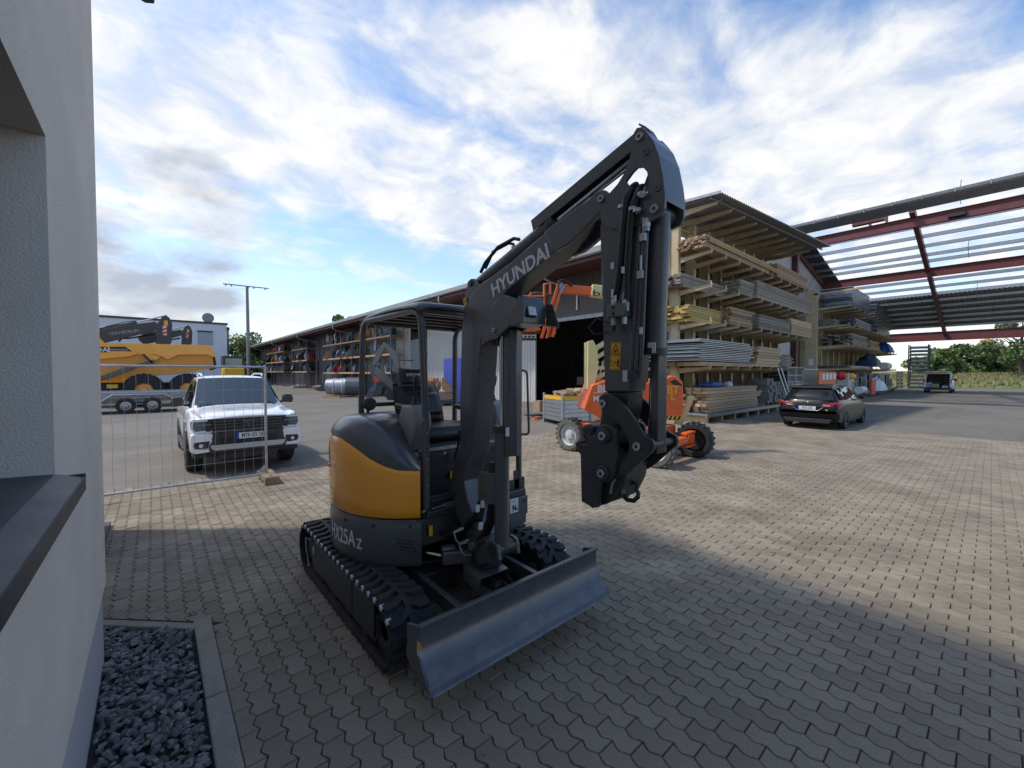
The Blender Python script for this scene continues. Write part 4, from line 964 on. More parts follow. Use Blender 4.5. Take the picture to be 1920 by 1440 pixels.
q = MB(); q.box(-.012, .012, -.02, .02, -.012, .012); q.move(ah + d * .30 + up * .05); q.build('hose_fitting', M['zinc'], ex, bevel=.003)
# ---- arm
AA0, AA1 = 1.757, 1.948
arm_body = T([(1124, 420), (1128, 540), (1131, 660), (1134, 735), (1180, 735), (1192, 640), (1200, 520), (1206, 430), (1195, 395), (1150, 400)], AA0 + .02)
q = MB(); q.prism(arm_body, AA0 + .02, AA1 - .02, 'x'); arm = q.build('arm', pt, ex, bevel=.008)
hplate = T([(1188, 250), (1194, 240), (1204, 238), (1212, 246), (1224, 262), (1235, 290), (1243, 330), (1247, 365), (1246, 390), (1240, 405), (1222, 414), (1200, 421), (1186, 427), (1165, 432), (1140, 425), (1128, 418), (1126, 400), (1133, 380), (1142, 363), (1158, 345), (1172, 322), (1180, 300), (1185, 275)], AA0)
hole = T([(1173, 340), (1186, 322), (1194, 314), (1205, 313), (1213, 322), (1217, 338), (1216, 355), (1211, 368), (1197, 356), (1180, 350)], AA0)
for x0 in (AA0, AA1 - .016):
    ring_prism(hplate, hole, x0, x0 + .016).build('arm_head_plate', pt, ex)
bw = T([(1205, 232), (1214, 240), (1232, 262), (1247, 300), (1257, 345), (1262, 390), (1262, 410), (1252, 420), (1256, 390), (1250, 345), (1240, 300), (1226, 266), (1208, 244)], AA0)
q = MB(); q.prism(T([(1212, 246), (1224, 262), (1235, 290), (1243, 330), (1247, 365), (1247, 375), (1240, 372), (1236, 335), (1228, 295), (1216, 265), (1206, 252)], AA0), AA0 + .016, AA1 - .016, 'x'); q.build('arm_head_web', pt, arm)
cap(at_, AA0, .030); cap(P(1228, 392, a=AA0), AA0, .032); cap(P(1211, 286, a=AA0), AA0, .024, m=pt, ln=.006); cap(P(1233, 353, a=AA0), AA0, .024, m=pt, ln=.006)
# bucket cylinder on the far side of the arm head
bp = P(1240, 405, a=AA0); c0 = Vector((BC + .0, P(1228, 392, a=AA0).y - .05, 2.64)); c1 = Vector((BC, 1.075, 1.50))
c0 = P(1238, 402, a=BC); c1 = P(1221, 826, a=BC); dd = c1 - c0
q = MB(); q.cyl(c0, c0 + dd * .60, .050, 24); q.build('bucket_cylinder', pt, ex, smooth=True, ang=50)
q = MB(); q.cyl(c0 + dd * .585, c0 + dd * .615, .060, 24); q.build('cylinder_gland', bk, ex, smooth=True, ang=50)
q = MB(); q.cyl(c0 + dd * .60, c1, .019, 16); q.build('bucket_cylinder_rod', M['chrome'], ex, smooth=True)
q = MB(); q.lathe([(-.05, 0), (-.05, .034), (.05, .034), (.05, 0)], tuple(c1), 'x', 20); q.build('rod_eye', bk, ex, smooth=True, ang=50)
q = MB(); q.lathe([(-.07, 0), (-.07, .045), (.07, .045), (.07, 0)], tuple(c0), 'x', 20); q.build('cylinder_eye', pt, ex, smooth=True, ang=50)
q = MB(); sp3 = P(1222, 652, a=BC - .055); q.box(BC - .057, BC - .053, sp3.y - .02, sp3.y + .02, sp3.z - .025, sp3.z + .025); q.build('sticker', M['decal'], ex)
# long rod guard, U section, fixed to the cylinder
gy = P(1243, 700, a=BC + .02).y; gz0, gz1 = P(1243, 846, a=BC + .02).z, P(1243, 568, a=BC + .02).z
q = MB(); q.prism([(BC - .025, gy + .04), (BC - .025, gy), (BC + .02, gy - .018), (BC + .06, gy), (BC + .06, gy + .07), (BC + .052, gy + .07), (BC + .052, gy + .004), (BC + .02, gy - .010), (BC - .017, gy + .006), (BC - .017, gy + .04)], gz0, gz1, 'z'); q.build('rod_guard', pt, ex, bevel=.004)
q = MB(); q.box(BC - .03, BC + .065, gy, gy + .06, gz0 - .01, gz0 + .05); q.build('guard_foot', bk, ex, bevel=.004)
# curved plate over the cylinder head, seen behind the arm head
q = MB()
o1 = T([(1214, 244), (1226, 250), (1244, 285), (1257, 335), (1263, 385), (1264, 405)], AA1 + .01)
def cp(u, v):
    k = u * (len(o1) - 1); i = min(int(k), len(o1) - 2); t = k - i; y = o1[i][0] * (1 - t) + o1[i + 1][0] * t; z = o1[i][1] * (1 - t) + o1[i + 1][1] * t
    return (AA0 + .12 + (AA1 - AA0 - .11) * v, y, z)
q.grid(cp, 12, 3); q.build('hose_cover', bk, ex, smooth=True, solid=.008)
# hoses over the arm head and down to the couplings
hz_ = [((1180, 352), (1174, 372), (1172, 400), (1168, 440), (1163, 500), (1158, 540), (1153, 562)), ((1192, 356), (1190, 380), (1184, 400), (1180, 450), (1177, 500), (1176, 540), (1175, 566))]
for k, pp in enumerate(hz_):
    q = MB(); pts = [Vector((AA0 - .022, *T([p], AA0 - .022)[0])) for p in pp]; pts = [pts[0] + Vector((.10, .03, .05)), pts[0] + Vector((.03, 0, .01))] + pts[1:]
    q.tube(pts, .019, 10); q.build('hydraulic_hose', M['hose'], ex, smooth=True)
    q = MB(); q.cyl(pts[-1], pts[-1] + Vector((0, 0, -.045)), .015, 10); q.cyl(pts[-1] + Vector((0, 0, .05)), pts[-1], .018, 10); q.build('hose_fitting', M['zinc'], ex, smooth=True, ang=40)
for (u, v, w_) in ((1162, 386, .022), (1190, 393, .026), (1182, 390, .014), (1199, 362, .02)):
    p = P(u, v, a=AA0 - .045); q = MB(); q.lathe([(-.008, .0185), (-.008, .0205), (.008, .0205), (.008, .0185)], (p.x + .02, p.y, p.z), 'z', 12); q.build('hose_clamp', M['zinc'], ex)
for (u, v, yl) in ((1148, 498, 0), (1168, 506, 1), (1202, 620, 0), (1171, 568, 0), (1153, 560, 0)):
    p = P(u, v, a=AA0 - .043); q = MB(); q.box(p.x - .001, p.x + .001, p.y - .009, p.y + .009, p.z - .016, p.z + .016); q.build('hose_tag', M['decal'], ex)
vb = P(1152, 582, a=AA0 - .04)
q = MB(); q.box(AA0 - .05, AA0 + .015, vb.y - .066, vb.y + .038, vb.z - .034, vb.z + .030); vbo = q.build('coupling_block', mat('grey_green_block', (.13, .145, .13), .45, .3, var=.1), ex, bevel=.004)
q = MB()
for dz in (.012, -.016): q.cyl((AA0 - .052, vb.y + .0, vb.z + dz), (AA0 - .049, vb.y + .0, vb.z + dz), .009, 12)
q.build('port', M['decalb'], vbo)
for dy in (.018, -.045):
    q = MB(); q.cyl((AA0 - .02, vb.y + dy, vb.z + .03), (AA0 - .02, vb.y + dy, vb.z + .075), .014, 6); q.cyl((AA0 - .02, vb.y + dy, vb.z - .03), (AA0 - .02, vb.y + dy, vb.z - .07), .014, 6); q.build('hose_fitting', M['zinc'], ex)
    q = MB(); q.tube([(AA0 - .02, vb.y + dy, vb.z - .065), (AA0 - .02, vb.y + dy, vb.z - .10)], .010, 8); q.build('plug', M['black'], ex)
q = MB(); q.tube([(AA0 - .03, vb.y + .03, vb.z - .06), (AA0 - .05, vb.y + .10, vb.z - .03), (AA0 - .03, vb.y + .17, vb.z - .07), (AA0 - .03, vb.y + .13, vb.z - .11), (AA0 - .03, vb.y + .04, vb.z - .10)], .0035, 6); q.build('thin_cable', M['hose'], ex, smooth=True)
# pipes along the arm's front
for k, (u0, u1, rr) in enumerate(((1190, 1200, .014), (1199, 1208, .012), (1208, 1213, .010))):
    p0 = P(u0 - 6, 700, a=AA0 + .01); p1 = P(u1, 425, a=AA0 + .01)
    q = MB(); q.tube([p0, p0.lerp(p1, .5), p1], rr, 10); q.build('steel_pipe', M['paint'], ex, smooth=True)
p0 = P(1213, 410, a=AA0); q = MB(); q.cyl(p0, p0 - Vector((0, 0, .06)), .014, 10); q.cyl(p0 + Vector((0, 0, -.02)), p0 - Vector((0, 0, .04)), .019, 6); q.build('hose_fitting', M['zinc'], ex)
for (u, v) in ((1206, 445), (1201, 515)): 
    p0 = P(u, v, a=AA0 - .005); q = MB(); q.box(p0.x - .01, p0.x + .02, p0.y - .014, p0.y + .014, p0.z - .018, p0.z + .018); q.cyl(p0 + Vector((0, .0, .02)), p0 + Vector((0, 0, .09)), .007, 8); q.build('pipe_clip', M['zinc'], ex)
p0 = P(1187, 703, a=AA0); q = MB(); q.box(p0.x - .02, p0.x + .03, p0.y - .02, p0.y + .02, p0.z - .02, p0.z + .02); q.build('pipe_clamp', bk, ex, bevel=.003)
# warning label with two pictograms
wc = P(1152, 668, a=AA0 + .02)
xx = AA0 + .0185; tl = P(1145, 642, a=xx); tr = P(1166, 642, a=xx); blw = P(1142, 693, a=xx); brw = P(1163, 694, a=xx)
q = MB(); q.add([(xx, p.y, p.z) for p in (tl, tr, brw, blw)] + [(xx - .001, p.y, p.z) for p in (tl, tr, brw, blw)], [(0, 1, 2, 3), (4, 5, 6, 7), (0, 1, 5, 4), (1, 2, 6, 5), (2, 3, 7, 6), (3, 0, 4, 7)]); wlb = q.build('warning_sticker', M['yellow'], ex)
def lp(u, v, off=.002):  # point on the label from its own corners
    t = tl.lerp(tr, u); b_ = blw.lerp(brw, u); p = t.lerp(b_, v); return Vector((xx - off, p.y, p.z))
q = MB()
def ln(pts, w_=.0022, close=False):
    pts = pts + ([pts[0]] if close else [])
    for a, b in zip(pts, pts[1:]): q.beam(lp(*a), lp(*b), w_, .0006, up=(1, 0, 0))
ln([(.5, .07), (.14, .42), (.86, .42)], .0035, True); ln([(.06, .48), (.94, .48)]); ln([(.05, .03), (.95, .03), (.95, .97), (.05, .97)], .0018, True)
ln([(.38, .28), (.48, .30)], .006); ln([(.54, .30), (.64, .27)], .006); ln([(.42, .36), (.56, .34)], .006); ln([(.5, .30), (.5, .38)], .005)
ln([(.16, .62), (.16, .84), (.42, .84), (.42, .62)], .0018); ln([(.46, .73), (.66, .73)], .005); ln([(.78, .60), (.78, .66)], .008); ln([(.78, .66), (.78, .76)], .009); ln([(.75, .76), (.73, .88)], .005); ln([(.80, .76), (.83, .88)], .005); ln([(.70, .70), (.87, .70)], .004)
q.build('pictograms', M['decalb'], wlb)
q = MB(); p = P(1172, 705, a=xx); q.box(xx - .001, xx + .001, p.y - .014, p.y + .014, p.z - .028, p.z + .028); q.build('sticker', M['decal'], ex)
# ---- bucket linkage
def plate(pts, a0, a1, name, a_ref=None, m=None, bev=.004, smooth_n=0):
    t = T(pts, a_ref if a_ref is not None else a0)
    if smooth_n: t = smooth_poly(t, smooth_n)
    q = MB(); q.prism(t, a0, a1, 'x'); return q.build(name, m or bk, ex, bevel=bev)
AL = 1.742
q = MB(); q.prism(T([(1131, 735), (1180, 735), (1176, 780), (1160, 815), (1150, 835), (1128, 835), (1122, 818)], AA0 + .03), AA0 + .03, AA1 - .03, 'x'); q.build('arm_nose', bk, ex, bevel=.008)
bell = [(1122, 750), (1124, 742), (1133, 738), (1146, 740), (1160, 750), (1178, 770), (1196, 796), (1206, 815), (1212, 820), (1222, 824), (1226, 834), (1224, 846), (1216, 852), (1196, 870), (1180, 885), (1160, 896), (1148, 897), (1150, 880), (1160, 870), (1176, 852), (1180, 838), (1174, 815), (1160, 795), (1140, 780), (1128, 770)]
plate(bell, AL, AL + .022, 'bucket_link', smooth_n=1)
plate(bell, AA1 + .012, AA1 + .034, 'bucket_link', AL, smooth_n=1)
tip_link = [(1118, 806), (1124, 798), (1136, 796), (1150, 802), (1155, 815), (1154, 870), (1150, 895), (1140, 905), (1128, 905), (1118, 896), (1114, 880), (1112, 850), (1113, 820)]
plate(tip_link, AL - .024, AL - .001, 'coupler_side', AL - .024, smooth_n=1)
plate(tip_link, AA1 + .035, AA1 + .058, 'coupler_side', AL - .024, smooth_n=1)
body = [(1086, 830), (1090, 833), (1098, 836), (1112, 815), (1125, 806), (1154, 815), (1160, 900), (1175, 890), (1160, 935), (1122, 951), (1110, 953), (1104, 948), (1090, 940), (1089, 880), (1088, 850), (1080, 840), (1079, 834)]
plate([(1088, 845), (1106, 820), (1122, 810), (1130, 830), (1128, 900), (1122, 951), (1110, 953), (1104, 948), (1090, 940)], AL - .022, AL - .001, 'coupler_cheek', AL - .022)
plate([(1088, 845), (1106, 820), (1122, 810), (1130, 830), (1128, 900), (1122, 951), (1110, 953), (1104, 948), (1090, 940)], AA1 + .036, AA1 + .056, 'coupler_cheek', AL - .022)
plate([(1092, 858), (1108, 835), (1150, 880), (1172, 872), (1166, 905), (1150, 938), (1120, 950), (1108, 951), (1093, 938)], AL + .022, AA1 + .012, 'coupler_body', AL)
plate([(1078, 832), (1084, 826), (1090, 834), (1100, 832), (1104, 822), (1112, 826), (1106, 842), (1092, 856), (1086, 850)], AL + .0, AA1 + .01, 'coupler_claw', AL)
pclaw = P(1094, 812, a=AL)
q = MB(); q.prism([(pclaw.y + .045, pclaw.z + .03), (pclaw.y + .04, pclaw.z - .02), (pclaw.y + .02, pclaw.z - .05), (pclaw.y - .03, pclaw.z - .06), (pclaw.y - .04, pclaw.z + .03), (pclaw.y, pclaw.z + .05)], AA0 + .02, AA1 + .10, 'x'); q.build('quick_hitch_jaw', bk, ex, bevel=.015)
plate([(1128, 905), (1158, 888), (1164, 900), (1156, 915), (1160, 930), (1150, 936), (1124, 950)], AL + .03, AL + .07, 'hook_base', AL)
for x0 in (AL,):
    cap(P(1131, 757, a=x0), x0, .032, m=M['steel']); cap(P(1195, 837, a=x0), x0, .032, m=M['steel'])
for p in ((1133, 817), (1131, 887)):
    pp = P(*p, a=AL - .024); q = MB(); q.lathe([(0, .039), (-.012, .039), (-.016, .035), (-.016, 0)], (pp.x, pp.y, pp.z), 'x', 28); q.build('boss', bk, ex, smooth=True, ang=40); cap(pp, AL - .038, .033, m=M['steel'])
q = MB(); hk_ = [P(u, v, a=BC) for u, v in ((1168, 905), (1172, 925), (1185, 936), (1194, 934), (1196, 922), (1192, 916), (1193, 908), (1186, 905), (1176, 909))]
hk_ = [P(u, v, a=BC) for u, v in ((1160, 912), (1166, 926), (1176, 937), (1188, 939), (1196, 932), (1197, 924), (1193, 917), (1195, 909), (1188, 905), (1178, 907), (1172, 915))]
q.tube(hk_, [.016, .014, .012, .012, .012, .011, .010, .011, .012, .012, .012], 10); q.build('lifting_hook', bk, ex, smooth=True)
q = MB(); p = P(1145, 925, a=AL); q.tube([p, p + Vector((0, -.01, .05)), p + Vector((0, -.03, .08))], .006, 6); q.build('spring', M['zinc'], ex, smooth=True)
# pin between rod and links
q = MB(); p = P(1214, 836, a=AL); q.cyl((AL - .006, p.y, p.z), (AA1 + .03, p.y, p.z), .018, 20); q.build('link_pin', bk, ex)

# bolt heads and small labels on the panels
for an, z in ((-124, .76), (-145, .76), (-166, .76), (-128, .47), (-150, .47), (-172, .47)):
    q = MB(); a = cyl_pt(an, z, .771); b = cyl_pt(an, z, .782); q.cyl(a, b, .011, 8); q.build('bolt_head', bk, ex)
for z in (1.05, 1.25, 1.45, 2.05):
    q = MB(); q.cyl((1.545, 2.775, z), (1.545, 2.768, z), .008, 8); q.build('bolt_head', M['pin'], ex)
q = MB(); q.box(1.90, 1.99, 3.012, 3.0185, 1.0, 1.06); q.build('warning_label', M['yellow'], ex)
q = MB(); q.box(2.1, 2.16, 3.012, 3.0185, 1.0, 1.08); q.build('label', M['decal'], ex)
# ================================================================ VEHICLES
def LB(q, name, m, parent, **k):     # build in the parent's own axes
    o = q.build(name, m, **k); o.parent = parent; return o
def LT(name, body, size, origin, xd, yd, m, parent, **k):
    o = put_text(name, body, size, origin, xd, yd, m, None, **k); o.parent = parent; return o
def loft(stations, matfn, nm=2):
    q = MB(); n = len(stations[0][1]); full = []
    for y, pr in stations:
        full.append([(-x, y, z) for x, z in pr[::-1] if x > 1e-4] + [(x, y, z) for x, z in pr])
    m_ = len(full[0]); q.v = [p for r_ in full for p in r_]
    for i in range(len(full) - 1):
        for k in range(m_ - 1):
            a = i * m_ + k; q.f.append((a, a + 1, a + m_ + 1, a + m_)); kk = k if k < m_ // 2 else k
            half = (m_ - 2 - k) if k < (m_ - 1) / 2 else k
            q.m.append(matfn(i, half - (m_ - n)))
    for i in range(len(full) - 1): a = i * m_; q.f.append((a + m_ - 1, a, a + m_, a + 2 * m_ - 1)); q.m.append(0)
    q.f.append(tuple(range(m_))); q.m.append(0); q.f.append(tuple(range((len(full) - 1) * m_, len(full) * m_))); q.m.append(0)
    return q
def wheel(root, x, y, r, w, side, tyre_m=None, rim_m=None, spokes=6, steer=0., hubr=.62, lugs=0):
    """side -1/+1: which way the outer face looks along x"""
    rt = bpy.data.objects.new('wheel', None); COL.objects.link(rt); rt.parent = root; rt.location = (x, y, r); rt.rotation_euler = (0, 0, steer)
    q = MB(); ri = r * hubr
    q.lathe([(-w / 2, ri), (-w / 2, r * .90), (-w * .40, r * .985), (-w * .2, r), (w * .2, r), (w * .40, r * .985), (w / 2, r * .90), (w / 2, ri), (w * .3, ri * .94), (-w * .3, ri * .94), (-w / 2, ri)], (0, 0, 0), 'x', 36)
    if lugs:
        for k in range(lugs):
            an = 2 * math.pi * k / lugs
            for s_ in (-1, 1):
                a2 = an + (math.pi / lugs if s_ > 0 else 0)
                q.box(s_ * w * .03 if s_ > 0 else -w * .52, w * .52 if s_ > 0 else -w * .03, -r * .055, r * .055, r * .98, r * 1.045, rot=Matrix.Rotation(a2, 3, 'X'), at=(0, 0, 0))
    LB(q, 'tyre', tyre_m or M['rubber'], rt, smooth=True, ang=35)
    q = MB(); o = side * w * .30
    q.lathe([(o - side * .10, ri * .96), (o, ri), (o + side * .012, ri * .95), (o - side * .02, ri * .90), (o - side * .05, ri * .82)], (0, 0, 0), 'x', 32)
    if spokes:
        for k in range(spokes):
            an = 2 * math.pi * k / spokes
            q.box(min(o - side * .035, o - side * .01), max(o - side * .035, o - side * .01), -ri * .10, ri * .10, ri * .15, ri * .88, rot=Matrix.Rotation(an, 3, 'X'), at=(0, 0, 0))
        q.lathe([(o - side * .04, ri * .2), (o, ri * .2), (o + side * .005, 0)], (0, 0, 0), 'x', 16)
    else:
        q.lathe([(o - side * .06, ri * .86), (o - side * .05, ri * .5), (o - side * .01, ri * .42), (o + side * .02, ri * .38), (o + side * .03, ri * .2), (o + side * .04, 0)], (0, 0, 0), 'x', 24)
        for k in range(8):
            an = 2 * math.pi * k / 8; q.box(min(o, o + side * .03), max(o, o + side * .03), -.012, .012, ri * .28, ri * .34, rot=Matrix.Rotation(an, 3, 'X'), at=(0, 0, 0))
    LB(q, 'rim', rim_m or M['steel'], rt, smooth=True, ang=30)
    q = MB(); q.lathe([(-side * .02, ri * .8), (-side * .02, 0)], (0, 0, 0), 'x', 20); LB(q, 'brake_disc', M['black'], rt)
    return rt
def rr(x0, x1, z0, z1, c=.02):
    return [(x0 + c, z0), (x1 - c, z0), (x1, z0 + c), (x1, z1 - c), (x1 - c, z1), (x0 + c, z1), (x0, z1 - c), (x0, z0 + c)]

# ---------------- white pickup, nose towards the camera
pk = thing('pickup_truck', 'white pickup truck with black grille parked nose forward behind the mesh fence', 'pickup truck', (1.34, 9.26, 0)); pk.scale = (.975, 1, 1)
def pst(y, w, zb, zs, zt, wg, wr): return (y, [(w - .10, zb), (w - .02, zb + .06), (w, zb + .28), (w, (zb + zs) / 2 + .12), (w - .015, zs - .06), (w - .05, zs), (wg, zs + .015), (wr, zt - .045), (wr - .10, zt), (wr * .5, zt + .018), (0, zt + .025)])
S_ = [pst(.00, .80, .56, 1.045, 1.075, .70, .66), pst(.05, .86, .50, 1.08, 1.105, .76, .70), pst(.18, .91, .46, 1.105, 1.135, .80, .72), pst(.55, .93, .42, 1.125, 1.175, .82, .74), pst(1.0, .935, .42, 1.145, 1.21, .83, .74), pst(1.22, .935, .42, 1.16, 1.225, .84, .74),
      pst(1.24, .935, .40, 1.17, 1.235, .845, .75), pst(1.60, .935, .40, 1.18, 1.52, .85, .71), pst(1.98, .935, .40, 1.185, 1.785, .85, .67), pst(2.2, .935, .40, 1.19, 1.825, .85, .665), pst(3.1, .935, .40, 1.20, 1.835, .85, .665), pst(3.45, .935, .40, 1.21, 1.80, .85, .66), pst(3.62, .935, .40, 1.22, 1.30, .86, .76), pst(3.64, .935, .42, 1.24, 1.26, .86, .76), pst(5.2, .93, .50, 1.25, 1.27, .86, .76), pst(5.3, .88, .55, 1.2, 1.22, .8, .7)]
q = loft(S_, lambda i, k: 0)
body = LB(q, 'body', M['white'], pk, smooth=True, ang=38)
# glass: windscreen and side windows a hair proud of the shell
def scr(u, v):
    y = 1.27 + .70 * v; z = 1.245 + .535 * v; w = (.775 - .115 * v) * (2 * u - 1)
    return (w, y - .008 - .05 * (1 - (2 * u - 1) ** 2), z + .006 + .02 * (1 - (2 * u - 1) ** 2))
q = MB(); q.grid(scr, 14, 6); ws = LB(q, 'windscreen', M['cglass2'], pk, smooth=True)
for s_ in (-1, 1):
    q = MB(); q.add([(s_ * .862, 1.42, 1.215), (s_ * .862, 2.42, 1.225), (s_ * .695, 2.40, 1.75), (s_ * .70, 1.98, 1.73)], [(0, 1, 2, 3)]); LB(q, 'side_window', M['cglass'], pk, solid=.008)
    q = MB(); q.add([(s_ * .862, 2.50, 1.225), (s_ * .862, 3.35, 1.235), (s_ * .69, 3.25, 1.755), (s_ * .695, 2.50, 1.76)], [(0, 1, 2, 3)]); LB(q, 'side_window', M['cglass'], pk, solid=.008)
    q = MB(); q.tube([(s_ * .58, 2.0, 1.84), (s_ * .60, 2.1, 1.885), (s_ * .60, 3.1, 1.895), (s_ * .58, 3.3, 1.85)], .020, 8); LB(q, 'roof_rail', M['white'], pk, smooth=True)
    q = MB(); q.box(s_ * .87 - .06, s_ * .87 + .06, 1.55, 1.60, 1.22, 1.27); q.prism([(s_ * .92, 1.24), (s_ * 1.13, 1.22), (s_ * 1.15, 1.30), (s_ * 1.12, 1.41), (s_ * .96, 1.42), (s_ * .93, 1.36)], 1.50, 1.66, 'y'); mi_ = LB(q, 'wing_mirror', M['cabg'], pk, bevel=.02)
    q = MB(); q.prism([(.52, .34), (.46, .60), (.56, .82), (.80, .95), (1.06, .95), (1.27, .82), (1.36, .60), (1.33, .34)][::-1], s_ * .925 - .035, s_ * .925 + .035, 'x'); LB(q, 'wheel_arch', M['cabg'], pk, bevel=.015)
    q = MB(); q.beam((s_ * .90, 1.4, .36), (s_ * .90, 3.7, .38), .16, .05); LB(q, 'side_step', M['black'], pk, bevel=.01)
q = MB()
for r0, r1, yy, xo in ((.25, .22, .52, -.02), (.25, .23, .60, .02), (.34, .33, .56, .04)):
    for k in range(20):
        a0_, a1_ = R(k * 18 + 10), R(k * 18 + 24); q.add([(xo + r0 * 1.2 * math.cos(a0_), yy + r0 * .35 * math.sin(a0_), 1.201 + .04 * r0 * math.sin(a0_)), (xo + r0 * 1.2 * math.cos(a1_), yy + r0 * .35 * math.sin(a1_), 1.201 + .04 * r0 * math.sin(a1_)), (xo + r1 * 1.2 * math.cos(a1_), yy + r1 * .30 * math.sin(a1_), 1.202 + .04 * r1 * math.sin(a1_)), (xo + r1 * 1.2 * math.cos(a0_), yy + r1 * .30 * math.sin(a0_), 1.202 + .04 * r1 * math.sin(a0_))], [(0, 1, 2, 3)])
LB(q, 'bonnet_decal', mat('grey_decal', (.20, .23, .22), .5), pk)
# front end
q = MB(); q.prism([(-.62, 1.05), (-.60, 1.075), (.60, 1.075), (.62, 1.05), (.60, .88), (.52, .80), (-.52, .80), (-.60, .88)], -.035, .04, 'y'); gr = LB(q, 'grille', M['black'], pk, bevel=.01)
q = MB(); q.prism([(-.60, 1.035), (-.58, 1.06), (.58, 1.06), (.60, 1.035), (.57, .89), (.50, .825), (-.50, .825), (-.57, .89)], -.042, -.036, 'y'); LB(q, 'grille_mesh', M['decalb'], gr)
for z in (1.02, .965, .91, .86):
    q = MB(); hw = .57 if z > .9 else .53; q.prism(rr(-hw, hw, z - .014, z + .010, .004), -.068, -.044, 'y'); LB(q, 'grille_bar', mat('grille_grey', (.06, .063, .068), .35), gr)
q = MB(); q.box(-.60, .60, -.055, -.04, 1.062, 1.070); LB(q, 'grille_trim', M['zincd'], gr)
q = MB(); e_ = [(.15 * math.cos(2 * math.pi * k / 28), .960 + .060 * math.sin(2 * math.pi * k / 28)) for k in range(28)]; q.prism(e_, -.078, -.05, 'y'); em = LB(q, 'emblem', M['chrome'], gr)
q = MB(); e_ = [(.132 * math.cos(2 * math.pi * k / 28), .960 + .046 * math.sin(2 * math.pi * k / 28)) for k in range(28)]; q.prism(e_, -.081, -.077, 'y'); LB(q, 'emblem_field', mat('emblem_navy', (.012, .02, .05), .3, coat=.6), gr)
LT('lettering', 'Ford', .09, (0, -.083, .962), (1, 0, 0), (0, 0, 1), M['chrome'], gr, shear=.35)
for s_ in (-1, 1):
    q = MB(); q.prism([(s_ * .56, 1.07), (s_ * .86, 1.06), (s_ * .90, 1.02), (s_ * .90, .90), (s_ * .85, .83), (s_ * .60, .845), (s_ * .585, .92)], -.01, .22, 'y'); hl = LB(q, 'headlight', M['cabg'], pk, bevel=.012)
    q = MB(); q.prism([(s_ * .70, 1.03), (s_ * .86, 1.03), (s_ * .88, 1.0), (s_ * .875, .91), (s_ * .83, .855), (s_ * .72, .865), (s_ * .70, .90)], -.018, -.008, 'y'); LB(q, 'lens', mat('headlamp_lens', (.13, .14, .16), .08, coat=1., var=.35, vscale=26), hl)
    q = MB()
    for a_, b_ in (((.655, 1.045), (.875, 1.04)), ((.875, 1.04), (.888, .91)), ((.888, .91), (.84, .845)), ((.84, .845), (.68, .855))): q.beam((s_ * a_[0], -.022, a_[1]), (s_ * b_[0], -.024, b_[1]), .022, .020, up=(0, 1, 0))
    LB(q, 'daylight_strip', mat('drl', (.75, .77, .8), .2), hl)
    q = MB(); q.beam((s_ * .60, -.03, .968), (s_ * .84, -.025, .968), .014, .012); LB(q, 'lamp_bar', M['zincd'], hl)
    # lower corner of the bumper, white, with black fog pocket
    q = MB(); q.prism([(s_ * .54, .80), (s_ * .90, .81), (s_ * .925, .72), (s_ * .92, .50), (s_ * .84, .46), (s_ * .60, .47), (s_ * .64, .56), (s_ * .56, .70)], -.05, .26, 'y'); LB(q, 'bumper_corner', M['white'], pk, bevel=.025, seg=3)
    q = MB(); q.prism([(s_ * .63, .675), (s_ * .86, .665), (s_ * .875, .60), (s_ * .84, .545), (s_ * .67, .53), (s_ * .64, .60)], -.058, -.03, 'y'); fp = LB(q, 'fog_lamp_pocket', M['black'], pk, bevel=.006)
    q = MB(); q.lathe([(0, .035), (-.01, .033), (-.014, 0)], (s_ * .76, -.058, .60), 'y', 16); LB(q, 'fog_lamp', M['lamp'], fp)
    q = MB(); q.prism([(s_ * .52, .86), (s_ * .60, .84), (s_ * .56, .70), (s_ * .65, .56), (s_ * .62, .44), (s_ * .50, .47), (s_ * .47, .62), (s_ * .46, .78)], -.075, .02, 'y'); LB(q, 'bumper_bracket', M['cabg'], pk, bevel=.01)
q = MB(); q.prism([(-.56, .82), (.56, .82), (.60, .72), (.60, .44), (-.60, .44), (-.60, .72)], -.055, .22, 'y'); LB(q, 'bumper', M['cabg'], pk, bevel=.012)
q = MB(); q.prism([(-.50, .72), (.50, .72), (.52, .60), (-.52, .60)], -.062, -.05, 'y'); LB(q, 'lower_intake', M['decalb'], pk)
q = MB(); q.prism([(-.62, .595), (.62, .595), (.60, .525), (.55, .50), (-.55, .50), (-.60, .525)], -.10, -.05, 'y'); q.v = [(x, y, z - .025 * (1 - (abs(x) / .62) ** 3) * (1 if z < .56 else .3)) for x, y, z in q.v]; LB(q, 'skid_bar', mat('satin_silver', (.50, .51, .52), .35, .6, var=.1), pk, bevel=.012)
q = MB(); q.box(-.88, .88, .05, .5, .36, .45); q.box(-.5, .5, -.02, .4, .30, .44); LB(q, 'under_tray', M['black'], pk, bevel=.02)
def plate(root, x, y, z, text, face=-1, w=.52, h=.112):
    q = MB(); q.box(x - w / 2, x + w / 2, y - .004, y + .004, z - h / 2, z + h / 2); pl = LB(q, 'number_plate', M['plastic_w'], root, bevel=.003)
    yy = y + face * .0055; xs = -1 * face
    q = MB(); x0 = x - xs * w / 2 ; x1 = x0 + xs * .045; q.box(min(x0, x1), max(x0, x1), min(y, yy), max(y, yy), z - h / 2, z + h / 2); LB(q, 'blue_band', M['blueband'], pl)
    LT('lettering', text, h * .98, (x + xs * .022, yy + face * .001, z), (xs, 0, 0), (0, 0, 1), M['decalb'], pl, squeeze=.66 if len(text) > 8 else .72, bold=.0015)
    return pl
plate(pk, .04, -.084, .735, 'MYK·GV 242')
